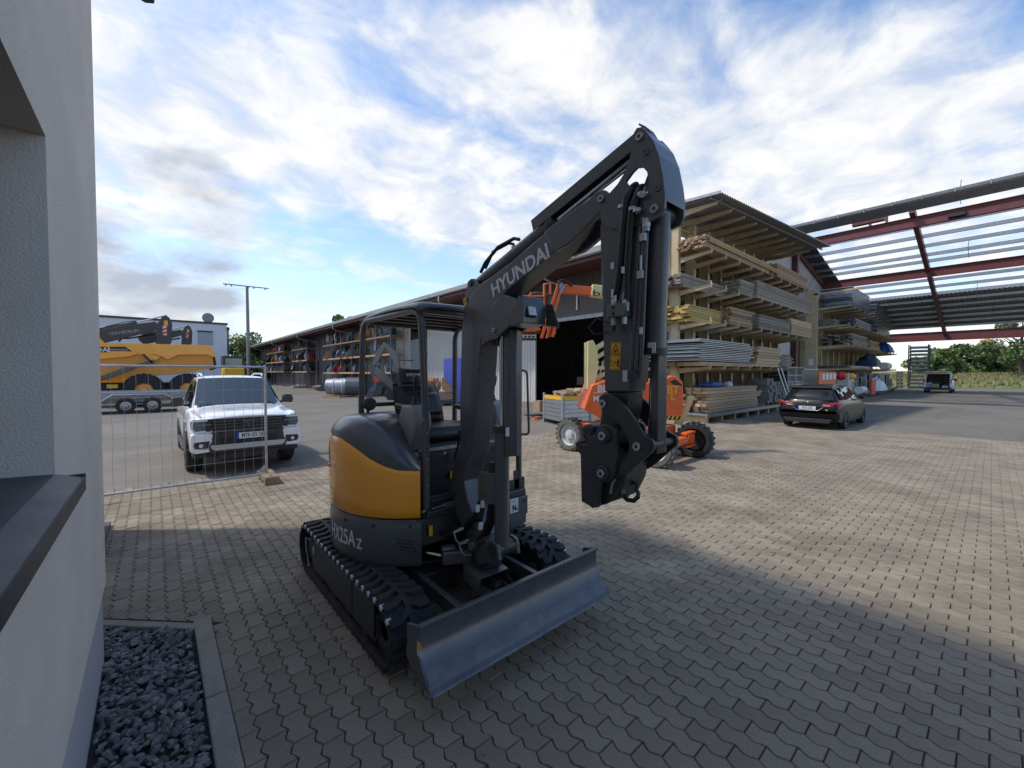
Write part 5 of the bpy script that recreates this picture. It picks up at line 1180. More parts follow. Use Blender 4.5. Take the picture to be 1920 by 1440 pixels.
q = MB(); q.add([(-.70, 1.20, 1.232), (.70, 1.20, 1.232), (.74, 1.29, 1.262), (-.74, 1.29, 1.262)], [(0, 1, 2, 3)]); LB(q, 'cowl', M['black'], pk, solid=.004)
q = MB(); q.tube([(-.55, 1.26, 1.275), (.10, 1.24, 1.285)], .008, 6); q.tube([(.05, 1.25, 1.285), (.6, 1.26, 1.275)], .008, 6); LB(q, 'wiper', M['decalb'], pk)
q = MB(); q.box(-.68, -.62, 1.315, 1.325, 1.285, 1.315, rot=Matrix.Rotation(R(-52), 3, 'X')); q.move((0, .0, .012)); LB(q, 'sticker', mat('green_sticker', (.02, .35, .2), .4), pk)
for x, s_ in ((-.82, -1), (.82, 1)):
    wheel(pk, x, .93, .40, .265, s_, spokes=6); wheel(pk, x, 4.2, .40, .265, s_, spokes=6)

# ---------------- black estate car, tail towards the camera
ec = thing('estate_car', 'black estate car seen from behind on the asphalt beside the timber racks', 'car', (21.45, 4.08, 0)); ec.rotation_euler = (0, 0, R(90))
def est(y, w, zb, zs, zt, wg, wr, sk_=.0): return (y, [(w - .12, zb), (w - .03, zb + .05), (w, zb + .25), (w, .62), (w - .012, zs - .10), (w - .05, zs), (wg, zs + .012), (wr, zt - .05), (wr - .07, zt - .012), (wr * .55, zt + .008), (0, zt + .014)])
S_ = [est(0, .55, .32, .55, .58, .48, .42), est(.12, .76, .22, .66, .70, .66, .55), est(.45, .87, .19, .76, .82, .76, .62), est(.9, .90, .18, .83, .92, .78, .64), est(1.22, .905, .17, .90, 1.0, .80, .66), est(1.25, .905, .17, .905, 1.02, .80, .66), est(1.7, .905, .17, .93, 1.27, .80, .61), est(2.1, .905, .17, .945, 1.45, .80, .585), est(2.5, .905, .17, .955, 1.49, .80, .58), est(3.3, .905, .17, .975, 1.49, .79, .575), est(3.9, .895, .18, .995, 1.465, .78, .56), est(4.22, .885, .20, 1.005, 1.43, .77, .55), est(4.44, .86, .24, 1.0, 1.20, .75, .58), est(4.56, .845, .27, .97, 1.02, .74, .60), est(4.64, .82, .32, .86, .90, .70, .60), est(4.70, .78, .40, .66, .70, .62, .55)]
q = loft(S_, lambda i, k: 0); body = LB(q, 'body', M['blackcar'], ec, smooth=True, ang=35)
q = MB(); q.grid(lambda u, v: ((2 * u - 1) * (.70 - .14 * v), 4.575 - .33 * v + .02 * (1 - (2 * u - 1) ** 2), 1.005 + .40 * v), 12, 6); LB(q, 'rear_window', M['cglass'], ec, smooth=True)
q = MB(); q.prism([(-.60, 1.395), (.60, 1.395), (.585, 1.47), (-.585, 1.47)], 4.16, 4.34, 'y'); q.v = [(x, y - (z - 1.395) * .8, z) for x, y, z in q.v]; LB(q, 'roof_spoiler', M['blackcar'], ec, bevel=.015)
for s_ in (-1, 1):
    for y0, y1, t0, t1 in ((1.75, 2.55, 2.15, 2.55), (2.60, 3.45, 2.60, 3.42), (3.50, 4.15, 3.50, 4.0)):
        q = MB(); zt0 = 1.40 if t0 > 2.3 else 1.38; q.add([(s_ * .825, y0, .955), (s_ * .82, y1, .985), (s_ * .625, t1, 1.40), (s_ * .63, t0, zt0)], [(0, 1, 2, 3)]); LB(q, 'side_window', M['cglass'], ec, solid=.008)
    q = MB(); q.tube([(s_ * .845, 1.6, .945), (s_ * .845, 2.8, .975), (s_ * .835, 4.2, 1.0)], .008, 6); LB(q, 'chrome_strip', M['chrome'], ec)
    q = MB(); q.tube([(s_ * .55, 2.3, 1.485), (s_ * .565, 2.4, 1.52), (s_ * .56, 3.8, 1.505), (s_ * .54, 3.95, 1.465)], .012, 8); LB(q, 'roof_rail', M['zincd'], ec, smooth=True)
    q = MB(); q.box(s_ * .88 - .03, s_ * .88 + .03, 1.72, 1.76, .98, 1.01); q.prism([(s_ * .90, .97), (s_ * 1.02, .97), (s_ * 1.03, 1.06), (s_ * .92, 1.09)], 1.66, 1.80, 'y'); LB(q, 'wing_mirror', M['blackcar'], ec, bevel=.02)
    q = MB(); q.prism([(s_ * .33, .80), (s_ * .50, .885), (s_ * .72, .93), (s_ * .865, .95), (s_ * .875, .88), (s_ * .82, .815), (s_ * .6, .79)], 4.40, 4.72, 'y'); q.v = [(x, y - max(0, abs(x) - .45) * .30, z) for x, y, z in q.v]; tl_ = LB(q, 'tail_light', M['red'], ec, bevel=.012)
    q = MB(); q.prism([(s_ * .42, .80), (s_ * .62, .815), (s_ * .62, .84), (s_ * .5, .84)], 4.55, 4.73, 'y'); q.v = [(x, y - max(0, abs(x) - .45) * .38, z) for x, y, z in q.v]; LB(q, 'lens', M['lamp'], tl_)
    q = MB(); q.box(s_ * .73 - .06, s_ * .73 + .06, 4.60, 4.66, .42, .455); LB(q, 'reflector', M['red'], ec)
    wheel(ec, s_ * .80, .93, .325, .21, s_, spokes=10, rim_m=M['zincd']); wheel(ec, s_ * .80, 3.78, .325, .21, s_, spokes=10, rim_m=M['zincd'])
q = MB(); q.prism([(-.86, .60), (-.86, .40), (-.70, .26), (.70, .26), (.86, .40), (.86, .60), (.6, .64), (-.6, .64)], 4.44, 4.74, 'y'); q.v = [(x, y - max(0, abs(x) - .5) * .45, z) for x, y, z in q.v]; LB(q, 'rear_bumper', M['blackcar'], ec, bevel=.03, seg=3)
q = MB(); q.prism([(-.70, .38), (-.6, .24), (.6, .24), (.70, .38)], 4.5, 4.75, 'y'); LB(q, 'bumper_insert', M['black'], ec, bevel=.01)
q = MB(); q.prism([(-.46, .78), (-.30, .66), (.30, .66), (.46, .78), (.40, .80), (.28, .79), (-.28, .79), (-.40, .80)], 4.60, 4.700, 'y'); LB(q, 'plate_recess', M['blackcar'], ec, bevel=.01)
q = MB(); q.tube([(-.45, 4.69, .785), (-.30, 4.71, .655), (.30, 4.71, .655), (.45, 4.69, .785)], .008, 6); LB(q, 'chrome_strip', M['chrome'], ec, smooth=True)
q = MB(); q.tube([(.06 * math.cos(2 * math.pi * k / 20), 4.625, .885 + .045 * math.sin(2 * math.pi * k / 20)) for k in range(21)], .008, 6); q.tube([(-.09, 4.63, .905), (0, 4.635, .885), (.09, 4.63, .865)], .007, 6); LB(q, 'emblem', M['chrome'], ec, smooth=True)
plate(ec, .02, 4.712, .735, 'EF·SI 2125', face=1)
q = MB(); q.lathe([(0, .045), (.003, .045), (.003, 0)], (-.52, 4.695, .66), 'y', 16); LB(q, 'sticker', M['yellow'], ec)
q = MB(); q.box(-.58, -.46, 4.69, 4.698, .585, .61); LB(q, 'sticker', mat('green_yellow_sticker', (.30, .33, .05), .5), ec)
q = MB(); q.box(-.76, -.64, 4.612, 4.62, .62, .70); q.v = [(x, y - (abs(x) - .64) * .4, z) for x, y, z in q.v]; LB(q, 'sticker', mat('grey_sticker', (.25, .3, .33), .5), ec)
q = MB(); q.tube([(0, 4.56, 1.03), (.30, 4.575, 1.035)], .010, 6); LB(q, 'rear_wiper', M['decalb'], ec)

# ---------------- white van with its tailgate open, far down the yard
vn = thing('delivery_van', 'white delivery van with open tailgate and cartons, far down the yard', 'van', (62.4, 3.45, 0)); vn.rotation_euler = (0, 0, R(90))
def vst(y, w, zb, zs, zt, wr): return (y, [(w - .1, zb), (w, zb + .1), (w + .01, .8), (w, zs), (w - .03, zs + .1), (wr, zt - .1), (wr - .1, zt), (0, zt + .02)])
q = loft([vst(0, .7, .4, .8, .9, .6), vst(.15, .9, .3, .9, 1.1, .7), vst(.9, .95, .3, 1.05, 1.3, .78), vst(1.6, .96, .3, 1.1, 1.9, .80), vst(2.2, .96, .3, 1.15, 1.97, .82), vst(4.9, .95, .3, 1.15, 1.95, .80)], lambda i, k: 0)
q.f.pop(); q.m.pop()
LB(q, 'body', M['white'], vn, smooth=True, ang=35, solid=.05)
q = MB(); q.box(-.96, -.80, 4.84, 4.93, .5, 1.92); q.box(.80, .96, 4.84, 4.93, .5, 1.92); q.box(-.96, .96, 4.84, 4.93, 1.84, 1.98); LB(q, 'rear_frame', M['white'], vn, bevel=.03)
q = MB(); q.box(-.80, .80, 3.0, 3.02, .45, 1.85); LB(q, 'cargo_bulkhead', M['dark'], vn)
q = MB(); q.box(-.86, .86, 3.0, 4.85, .42, .46); LB(q, 'cargo_floor', M['dark'], vn)
q = MB(); q.prism(rr(-.95, .95, .32, .52, .05), 4.80, 5.0, 'y'); LB(q, 'rear_bumper', M['black'], vn, bevel=.02)
q = MB(); q.box(-.78, .78, 4.85, 5.75, 1.93, 1.99, rot=Matrix.Rotation(R(8), 3, 'X'), at=(0, 4.85, 1.95)); tg = LB(q, 'tailgate', M['white'], vn, bevel=.02)
for s_ in (-1, 1):
    q = MB(); q.box(s_ * .91 - .035, s_ * .91 + .035, 4.90, 4.945, .95, 1.35); LB(q, 'tail_light', M['red'], vn, bevel=.01)
    q = MB(); q.box(s_ * .98 - .01, s_ * .98 + .01, 1.8, 4.6, 1.25, 1.75); LB(q, 'side_window', M['cglass'], vn)
    q = MB(); q.prism([(s_ * .98, 1.1), (s_ * 1.15, 1.1), (s_ * 1.15, 1.35), (s_ * .99, 1.35)], 1.5, 1.65, 'y'); LB(q, 'wing_mirror', M['black'], vn, bevel=.02)
    for y in (.95, 4.0): wheel(vn, s_ * .86, y, .34, .22, s_)
q = MB()
for z in (.6, .85, 1.1, 1.35, 1.6): q.box(-.82, -.45, 3.2, 4.6, z, z + .03)
LB(q, 'cargo_shelf', M['zincd'], vn)
def carton(label, w, d, h, loc, rz=0, m=None, grp=None, name='cardboard_box'):
    q = MB(); q.box(-w / 2, w / 2, -d / 2, d / 2, 0, h); q.box(-w / 2 - .002, w / 2 + .002, -.03, .03, h, h + .002); o = q.build(name, m or M['box'], bevel=.004); o.location = loc; o.rotation_euler = (0, 0, R(rz)); tag(o, label, 'box', grp); return o
carton('large brown carton in the open back of the far white van', .7, .5, .42, (57.9, 3.6, .46)); carton('small white carton beside the brown one in the far van', .4, .4, .25, (57.9, 2.95, .46), m=M['plastic_w']); carton('pale blue crate at the side of the far van load floor', .4, .5, .55, (58.0, 4.1, .46), m=mat('pale_blue_plastic', (.3, .42, .55), .5))

# ---------------- galvanised tandem trailer
tr = thing('trailer', 'long galvanised trailer with two wheels standing before the yellow dump truck', 'trailer', (-.6, 26.9, 0))
q = MB(); q.box(-5.0, 2.4, 26.75, 29.0, .68, .76); q.box(-5.0, 2.4, 26.72, 26.76, .76, 1.02); q.box(-5.0, 2.4, 29.0, 29.04, .76, 1.02); tb = q.build('deck', M['zincd'], tr, bevel=.01)
q = MB(); q.box(-5.0, 2.4, 26.70, 26.73, .97, 1.04); q.build('side_rail', M['zinc'], tr)
q = MB(); q.box(-5.0, 2.4, 27.0, 27.1, .52, .68); q.build('chassis_beam', M['zincd'], tr)
q = MB(); q.prism([(-1.95, .62), (-1.55, .92), (.35, .92), (.78, .62), (.70, .60), (.30, .86), (-1.50, .86), (-1.88, .58)], 26.50, 26.86, 'y'); q.build('mudguard', M['zinc'], tr, bevel=.01)
for x in (-1.08, -.12):
    w_ = wheel(tr, 0, 0, .36, .22, -1, spokes=0, hubr=.66, rim_m=M['steel']); w_.location = (x + .6, -.18, .36); w_.rotation_euler = (0, 0, R(90))
q = MB(); q.box(-1.9, 2.4, 26.80, 26.84, .40, .46); q.build('step_bar', M['zincd'], tr)
q = MB(); q.cyl((-3.0, 26.68, .70), (-3.0, 26.68, .60), .04, 10); q.cyl((1.7, 26.68, .70), (1.7, 26.68, .60), .04, 10); q.build('tie_rings', M['zinc'], tr)
# ---------------- articulated dump truck
dt = thing('dump_truck', 'large yellow articulated dump truck with orange rims behind the trailer', 'dump truck', (0, 32, 0)); YD = 32.0
def D(pts, b=YD): return [(P(u, v, b=b).x, P(u, v, b=b).z) for u, v in pts]
q = MB(); q.prism(D([(150, 640), (160, 628), (180, 625), (196, 643), (330, 646), (393, 647), (405, 667), (400, 670), (388, 665), (335, 665), (314, 674), (303, 668), (270, 660), (240, 669), (205, 672), (150, 677)]), YD - .06, YD + .1, 'y'); q.build('dump_body_side', M['orange'], dt, bevel=.01)
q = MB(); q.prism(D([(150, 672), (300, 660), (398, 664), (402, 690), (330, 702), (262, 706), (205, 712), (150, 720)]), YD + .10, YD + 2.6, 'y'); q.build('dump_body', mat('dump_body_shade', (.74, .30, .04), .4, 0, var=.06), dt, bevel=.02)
q = MB(); q.prism(D([(252, 657), (272, 660), (301, 669), (288, 678), (276, 672)]), YD - .09, YD - .06, 'y'); q.build('gusset', M['orange'], dt, bevel=.01)
q = MB(); q.beam(P(235, 692, b=YD - .1), P(290, 676, b=YD - .1), .16, .16); q.beam(P(175, 715, b=YD - .1), P(250, 687, b=YD - .1), .22, .22); q.build('hoist_cylinder', M['paint'], dt, bevel=.02)
q = MB(); q.beam(P(268, 664, b=YD - .12), P(287, 682, b=YD - .12), .12, .1); q.build('hinge_strut', M['black'], dt)
q = MB(); x0 = P(172, 650, b=YD).x; a, b_ = P(183, 650, b=YD), P(202, 661, b=YD); q.box(x0 - 1.2, b_.x, YD - .075, YD - .061, b_.z, a.z); dp = q.build('decal_panel', M['decalb'], dt)
e0, e1 = P(205, 649, b=YD), P(248, 659, b=YD); q = MB(); q.prism([(e0.x, e1.z), (e1.x, e1.z), (P(235, 650, b=YD).x, P(235, 650, b=YD).z), (e0.x, P(205, 650, b=YD).z)], YD - .075, YD - .061, 'y'); q.build('decal_stripe', mat('brown_decal', (.05, .035, .02), .5), dt)
put_text('lettering', 'HYUNDAI', .34, (P(170, 656, b=YD).x, YD - .08, P(170, 655.5, b=YD).z), (1, 0, 0), (0, 0, 1), M['plastic_w'], dp, bold=.008, squeeze=1.0)
q = MB(); q.box(P(206, 655, b=YD).x, P(240, 655, b=YD).x, YD - .08, YD - .076, P(206, 655.5, b=YD).z - .02, P(206, 655.5, b=YD).z + .03); q.build('decal_line', mat('tan_line', (.4, .3, .15), .5), dp)
q = MB(); q.box(-6, 2.6, YD + .5, YD + 2.0, .75, 1.35); q.build('chassis', M['black'], dt, bevel=.03)
q = MB(); q.box(P(200, 722, b=YD).x, P(221, 722, b=YD).x, YD - .02, YD + .3, P(210, 728, b=YD).z, P(210, 721, b=YD).z); q.build('warning_plate', M['yellow'], dt)
for (u, v) in ((270, 727), (352, 725)):
    p = P(u, v, b=YD); w_ = wheel(dt, 0, 0, .93, .62, -1, spokes=0, hubr=.45, rim_m=M['orange'], lugs=22); w_.location = (p.x, .1, .93); w_.rotation_euler = (0, 0, R(90))
q = MB(); q.prism(D([(395, 668), (404, 668), (408, 690), (400, 694)]), YD + .3, YD + 2.4, 'y'); q.build('tail_bracket', M['black'], dt)

# ---------------- far machine booms rising behind the dump truck
def far_boom(label, du, s_, loc_b, with_text=True):
    t = thing('excavator_boom', label, 'excavator boom', (P(250 + du, 640, b=loc_b).x, loc_b, 2.5))
    def K(pts): return [(P(172 + (u - 172) * s_ + du, 650 + (v - 650) * s_, b=loc_b).x, P(172 + (u - 172) * s_ + du, 650 + (v - 650) * s_, b=loc_b).z) for u, v in pts]
    q = MB(); q.prism(K([(172, 625), (182, 620), (240, 609), (290, 603), (298, 608), (298, 616), (285, 621), (200, 642), (190, 645), (176, 632)]), loc_b, loc_b + .35, 'y'); bm = q.build('boom', bk, t, bevel=.03)
    q = MB(); q.prism(K([(292, 612), (303, 594), (310, 590), (318, 596), (323, 608), (322, 640), (316, 652), (292, 652), (294, 630)]), loc_b - .05, loc_b + .4, 'y'); ar = q.build('arm', bk, t, bevel=.03)
    k0, k1, k2 = [Vector((*[K([p])[0][0]], loc_b + .17, K([p])[0][1])) for p in ((184, 617), (256, 604), (306, 592))]
    q = MB(); q.cyl(k0, k1, .12, 12); q.build('cylinder', pt, t, smooth=True)
    q = MB(); q.cyl(k1, k2, .05, 10); q.build('rod', M['chrome'], t, smooth=True)
    a = K([(311, 606)])[0]; q = MB(); q.box(a[0] - .11 * s_, a[0] + .11 * s_, loc_b - .06, loc_b - .05, a[1] - .18 * s_, a[1] + .18 * s_); q.build('warning_sticker', M['yellow'], ar)
    a = K([(309, 620)])[0]; q = MB(); q.box(a[0] - .11 * s_, a[0] + .11 * s_, loc_b - .06, loc_b - .05, a[1] - .32 * s_, a[1] + .32 * s_); rs = q.build('reflective_panel', mat('pale_reflector', (.7, .6, .6), .5), ar)
    q = MB()
    for k in (-.18, .08): q.add([(a[0] - .11 * s_, loc_b - .062, a[1] + k - .1), (a[0] - .11 * s_, loc_b - .062, a[1] + k + .04), (a[0] + .11 * s_, loc_b - .062, a[1] + k + .16), (a[0] + .11 * s_, loc_b - .062, a[1] + k + .02)], [(0, 1, 2, 3)])
    q.build('red_stripes', M['redf'], rs)
    if with_text: 
        a = K([(233, 623)])[0]; put_text('lettering', 'CN·METRUM', .26, (a[0], loc_b - .01, a[1]), (1, 0, .22), (0, 0, 1), M['zincd'], bm, bold=.004)
    x0_ = K([(172, 640)])[0][0]; q = MB(); q.box(x0_ - 2.2, x0_ + .4, loc_b - 1.1, loc_b + 1.3, .95, 2.3); q.build('house', M['orange'], t, bevel=.1)
    for y_ in (-1.3, 1.0): q = MB(); q.prism(rr(x0_ - 2.6, x0_ + 1.0, 0, .9, .3), loc_b + y_, loc_b + y_ + .5, 'y'); q.build('track', M['rubber'], t, bevel=.03)
    q = MB(); q.tube([Vector((K([p])[0][0], loc_b - .05, K([p])[0][1])) for p in ((176, 622), (200, 612), (240, 603), (256, 602))], .03, 6); q.tube([Vector((K([p])[0][0], loc_b + .3, K([p])[0][1])) for p in ((222, 640), (228, 634), (240, 634), (290, 626))], .06, 6); q.build('hydraulic_hose', M['hose'], t, smooth=True)
far_boom('black excavator boom with reflective panel rising behind the dump truck, nearer and taller', 0, 1.0, 38.0)
far_boom('second black excavator boom behind the dump truck, lower and farther right', 86, .68, 42.0, False)
# cab and yellow engine hood of a loader behind the pickup
ld = thing('wheel_loader', 'black and yellow loader cab seen between white building and trees', 'loader', (5, 42, 0))
a, b_ = P(418, 669, b=42), P(458, 690, b=42); q = MB(); q.box(a.x, b_.x, 42, 43.6, 1.2, a.z + .1); q.build('cab', M['cabg'], ld, bevel=.05)
q = MB(); q.box(a.x + .15, b_.x - .15, 41.96, 41.99, 1.9, a.z - .12); q.build('cab_window', mat('cab_glass', (.12, .19, .19), .1, coat=1.), ld)
a, b_ = P(420, 690, b=40), P(459, 697, b=40); q = MB(); q.box(a.x, b_.x, 40, 41.9, .6, a.z); q.build('engine_hood', M['yellow'], ld, bevel=.06)
for x in (5.0,): w_ = wheel(ld, 0, 0, .75, .5, -1, spokes=0, lugs=18); w_.location = (x - 5 + .2, -1.5, .75); w_.rotation_euler = (0, 0, R(90))

# ---------------- orange and cream boom lift
Ru, Fu = Vector((_s, -_c, 0)), Vector((_c, _s, 0))
def Zp(u, v, Z): x = (u - 960) / 776.0 * Z; return Ru * x + Fu * Z + Vector((0, 0, EYE - (v - 700) / 776.0 * Z))
def oprism(pts, Z, th):
    q = MB(); vs = [Zp(u, v, Z) for u, v in pts]; n = len(vs); q.add(vs + [p + Fu * th for p in vs], [tuple(range(n)), tuple(range(2 * n - 1, n - 1, -1))] + [(i, i + n, (i + 1) % n + n, (i + 1) % n) for i in range(n)]); return q
LZ = 9.9
bl_ = thing('boom_lift', 'orange and cream articulated boom lift folded in front of the hall door', 'boom lift', (8.4, 5.5, 0))
wr_white = mat('white_rim', (.55, .56, .56), .5, var=.12, dirt=.3)
lrub = mat('grey_tread_rubber', (.13, .125, .115), .85, var=.25, bump=.1)
def lw_(x, y, side, steer=0, rim=None):
    w_ = wheel(bl_, 0, 0, .39, .30, side, tyre_m=lrub if rim is None else M['rubber'], rim_m=rim or wr_white, spokes=0, hubr=.70, lugs=20); w_.location = (x - 8.4, y - 5.5, .40); w_.rotation_euler = (0, 0, R(steer))
lw_(7.72, 6.72, -1); lw_(7.60, 4.38, -1, 8); lw_(9.20, 4.36, 1, 12, M['black']); lw_(9.25, 6.7, 1)
q = MB(); q.prism([(7.75, 4.75), (9.1, 4.75), (9.1, 6.5), (7.75, 6.5)], .40, .72, 'z'); q.build('chassis', M['lift'], bl_, bevel=.03)
q = MB(); q.box(7.8, 9.0, 4.28, 4.46, .36, .52); q.box(7.8, 9.0, 6.62, 6.8, .36, .52); q.box(7.74, 7.86, 4.4, 6.7, .56, .72); q.build('axle', M['lift'], bl_, bevel=.02)
q = MB()
for z in (.30, .58): q.beam((8.70, 4.36, z), (9.08, 4.34, z + .02), .14, .05)
for k in range(5): q.cyl((8.74 + k * .06, 4.27, .36), (8.74 + k * .06, 4.27, .56), .016, 6)
q.build('steering_knuckle', M['lift'], bl_, bevel=.008)
q = MB(); q.cyl((8.5, 4.30, .42), (9.06, 4.33, .47), .035, 12); q.build('steering_cylinder', M['zincd'], bl_, smooth=True)
q = MB(); q.cyl((8.4, 5.5, .72), (8.4, 5.5, .86), .5, 28); q.build('slew_ring', M['black'], bl_)
q = oprism([(1095, 768), (1110, 722), (1140, 712), (1180, 714), (1180, 792), (1140, 790), (1116, 779)], LZ - .55, 1.1); lc = q.build('left_cover', M['lift'], bl_, bevel=.02)
q = oprism([(1180, 718), (1240, 716), (1258, 704), (1266, 705), (1281, 716), (1283, 768), (1278, 786), (1240, 790), (1180, 792)], LZ - .5, 1.15); rc = q.build('right_cover', M['lift'], bl_, bevel=.025)
q = oprism([(1256, 716), (1266, 711), (1280, 722), (1270, 726)], LZ - .506, .008); q.build('control_recess', M['black'], rc)
q = oprism([(1244, 781), (1279, 779), (1278, 786), (1244, 788)], LZ - .506, .008); q.build('hazard_strip', M['yellow'], rc)
q = MB()
for k in range(4):
    u = 1246 + k * 8; n = oprism([(u, 788), (u + 4, 788), (u + 8, 780), (u + 4, 780)], LZ - .509, .003); q.add(n.v, n.f)
q.build('hazard_stripes', M['decalb'], rc)
def ztext(name, body, size, u, v, Z, m, par, **k):
    return put_text(name, body, size, Zp(u, v, Z), Ru, (0, 0, 1), m, par, **k)
ztext('lettering', 'BLUM', .22, 1143, 729, LZ - .56, M['plastic_w'], lc, bold=.006)
ztext('lettering', 'MIETE', .17, 1131, 748, LZ - .56, M['plastic_w'], lc, bold=.004)
q = oprism([(1112, 736), (1140, 736), (1140, 737), (1112, 737)], LZ - .558, .004); q.build('print_line', M['plastic_w'], lc)
ztext('lettering', 'BT', .24, 1262, 731, LZ - .51, M['yellow'], rc, bold=.008)
ztext('lettering', 'L', .24, 1262, 744, LZ - .51, M['yellow'], rc, bold=.008)
cr = M['cream']
q = oprism([(1102, 640), (1112, 638), (1120, 655), (1122, 690), (1114, 728), (1102, 731)], LZ - .35, .5); q.build('riser_plate', cr, bl_, bevel=.01)
for (p0, p1, w_) in (((1114, 655), (1212, 596), 9), ((1116, 672), (1214, 612), 7), ((1112, 712), (1200, 668), 8), ((1112, 728), (1175, 752), 8), ((1120, 690), (1160, 690), 7)):
    q = MB(); q.beam(Zp(*p0, LZ - .1), Zp(*p1, LZ - .1), .10, w_ / 776 * LZ, up=(0, 0, 1)); q.build('riser_arm', cr, bl_, bevel=.008)
q = oprism([(1207, 500), (1213, 478), (1219, 478), (1222, 560), (1219, 640), (1212, 668), (1203, 668), (1200, 620), (1204, 560)], LZ - .2, .3); q.build('elbow', cr, bl_, bevel=.01)
q = MB(); q.lathe([(-.02, 0), (-.02, .16), (.05, .14), (.05, 0)], tuple(Zp(1202, 578, LZ - .3)), 'y', 16); q.build('cable_drum', M['zincd'], bl_, smooth=True, ang=40)
q = MB(); q.beam(Zp(1107, 546, LZ - .15), Zp(1222, 563, LZ - .15), .26, .26); mb_ = q.build('main_boom', cr, bl_, bevel=.015)
q = MB(); q.beam(Zp(1056, 543, LZ - .15), Zp(1108, 548, LZ - .15), .2, .19); q.build('boom_extension', M['lift'], bl_, bevel=.01)
ztext('lettering', 'blumen.c', .20, 1166, 551, LZ - .30, M['decalb'], mb_, squeeze=1.9)
for (p0, p1, w_) in (((1048, 530), (1015, 634), 5.5), ((1054, 536), (1024, 634), 4), ((1036, 632), (1043, 600), 5)):
    q = MB(); q.beam(Zp(*p0, LZ - .2), Zp(*p1, LZ - .2), .12, w_ / 776 * LZ, up=tuple(Ru)); q.build('jib', M['lift'], bl_, bevel=.006)
q = oprism([(1026, 606), (1043, 604), (1042, 626), (1028, 632)], LZ - .1, .2); q.build('jib_bracket', M['lift'], bl_, bevel=.01)
q = oprism([(1047, 532), (1052, 528), (1059, 540), (1052, 552)], LZ - .3, .08); q.build('hose_guide', M['zincd'], bl_)
q = MB(); q.tube([Zp(u, v, LZ - .3) for u, v in ((1044, 532), (1050, 526), (1058, 526), (1072, 534))], .02, 6); q.tube([Zp(u, v, LZ - .3) for u, v in ((1045, 536), (1052, 529), (1060, 531), (1074, 538))], .015, 6); q.build('hydraulic_hose', M['hose'], bl_, smooth=True)
# basket hanging low behind the excavator boom
bz = LZ - .1
q = oprism([(966, 622), (992, 609), (1006, 610), (1015, 618), (1000, 623)], bz, .9); bs = q.build('basket_floor', M['lift'], bl_, bevel=.01)
q = oprism([(990, 552), (1006, 547), (1030, 552), (1028, 580), (1024, 584), (992, 583), (986, 570)], bz + .1, .25); q.build('control_box_cover', mat('grey_cover', (.055, .057, .062), .7, bump=.3, bscale=20), bl_, bevel=.02)
q = MB()
for u in (968, 995, 1020): q.tube([Zp(u, 618, bz), Zp(u, 548, bz)], .018, 6)
q.tube([Zp(966, 556, bz), Zp(1022, 556, bz)], .018, 6); q.tube([Zp(966, 582, bz), Zp(1022, 582, bz)], .018, 6); q.tube([Zp(1020, 556, bz), Zp(1020, 534, bz), Zp(1031, 532, bz), Zp(1031, 552, bz)], .03, 6); q.build('basket_rails', M['lift'], bl_, smooth=True)
q = MB()
for i in range(5):
    for j in range(2): n = oprism([(968 + i * 7.5, 624 + j * 6), (973 + i * 7.5, 624 + j * 6), (973 + i * 7.5, 625.5 + j * 6), (968 + i * 7.5, 625.5 + j * 6)], bz, .3); q.add(n.v, n.f)
n = oprism([(966, 622), (1012, 622), (1012, 624), (966, 624)], bz, .3); q.add(n.v, n.f); n = oprism([(966, 634), (1006, 634), (1006, 637), (966, 637)], bz, .3); q.add(n.v, n.f)
q.build('step_grating', M['black'], bl_)
q = MB(); p = Zp(1200, 655, LZ - .5); q.lathe([(-.02, 0), (-.02, .22), (.02, .22), (.02, 0)], tuple(p), 'y', 24); q.build('round_sign', mat('faded_sign', (.5, .45, .45), .6, var=.2), bl_)
q = MB(); q.tube([Zp(u, v, LZ - .4) for u, v in ((1195, 750), (1196, 700), (1203, 676), (1212, 690), (1214, 740), (1208, 770))], .035, 8); q.build('hose_loop', M['hose'], bl_, smooth=True)
# plywood offcut leaning on the lift
pl = oprism([(1265, 795), (1273, 776), (1284, 772), (1290, 742), (1303, 743), (1289, 780), (1279, 798)], 9.5, .03).build('plywood_offcut', mat('pale_plywood', (.72, .52, .27), .6, var=.08)); tag(pl, 'pale plywood offcut leaning at the right side of the orange lift', 'board')
# ================================================================ WORKSHOP HALL (left)
FA = 15.3; EA = 12.85; HB0, HB1 = 9.7, 96.0
wh = thing('workshop_hall', 'long low workshop hall with dark eaves, roller door and pale corrugated wall panels', 'building', (FA, 50, 0))
def corr(q, a0, a1, b, z0, z1, per=.20, amp=.03, axis='b'):
    """trapezoid sheet standing on edge; runs along y at x=b (axis 'b') or along x at y=b"""
    n = int((a1 - a0) / per); pts = []
    for k in range(n + 1):
        s_ = a0 + k * per
        for o, h in ((0, 0), (.35, 0), (.5, 1), (.85, 1)):
            if s_ + o * per <= a1 + 1e-6: pts.append((s_ + o * per, h * amp))
    vs = []
    for s_, h in pts:
        for z in (z0, z1): vs.append((b - h, s_, z) if axis == 'b' else (s_, b - h, z))
    q.add(vs, [(2 * i, 2 * i + 2, 2 * i + 3, 2 * i + 1) for i in range(len(pts) - 1)])
q = MB(); corr(q, 15.9, 27.4, FA, 0.35, 6.0, .22, .035); corr(q, 30.0, 32.6, FA, .35, 6.0, .22, .035); corr(q, 9.8, 10.6, FA, .35, 6.0, .22, .035); q.build('cladding', M['sheetw'], wh)
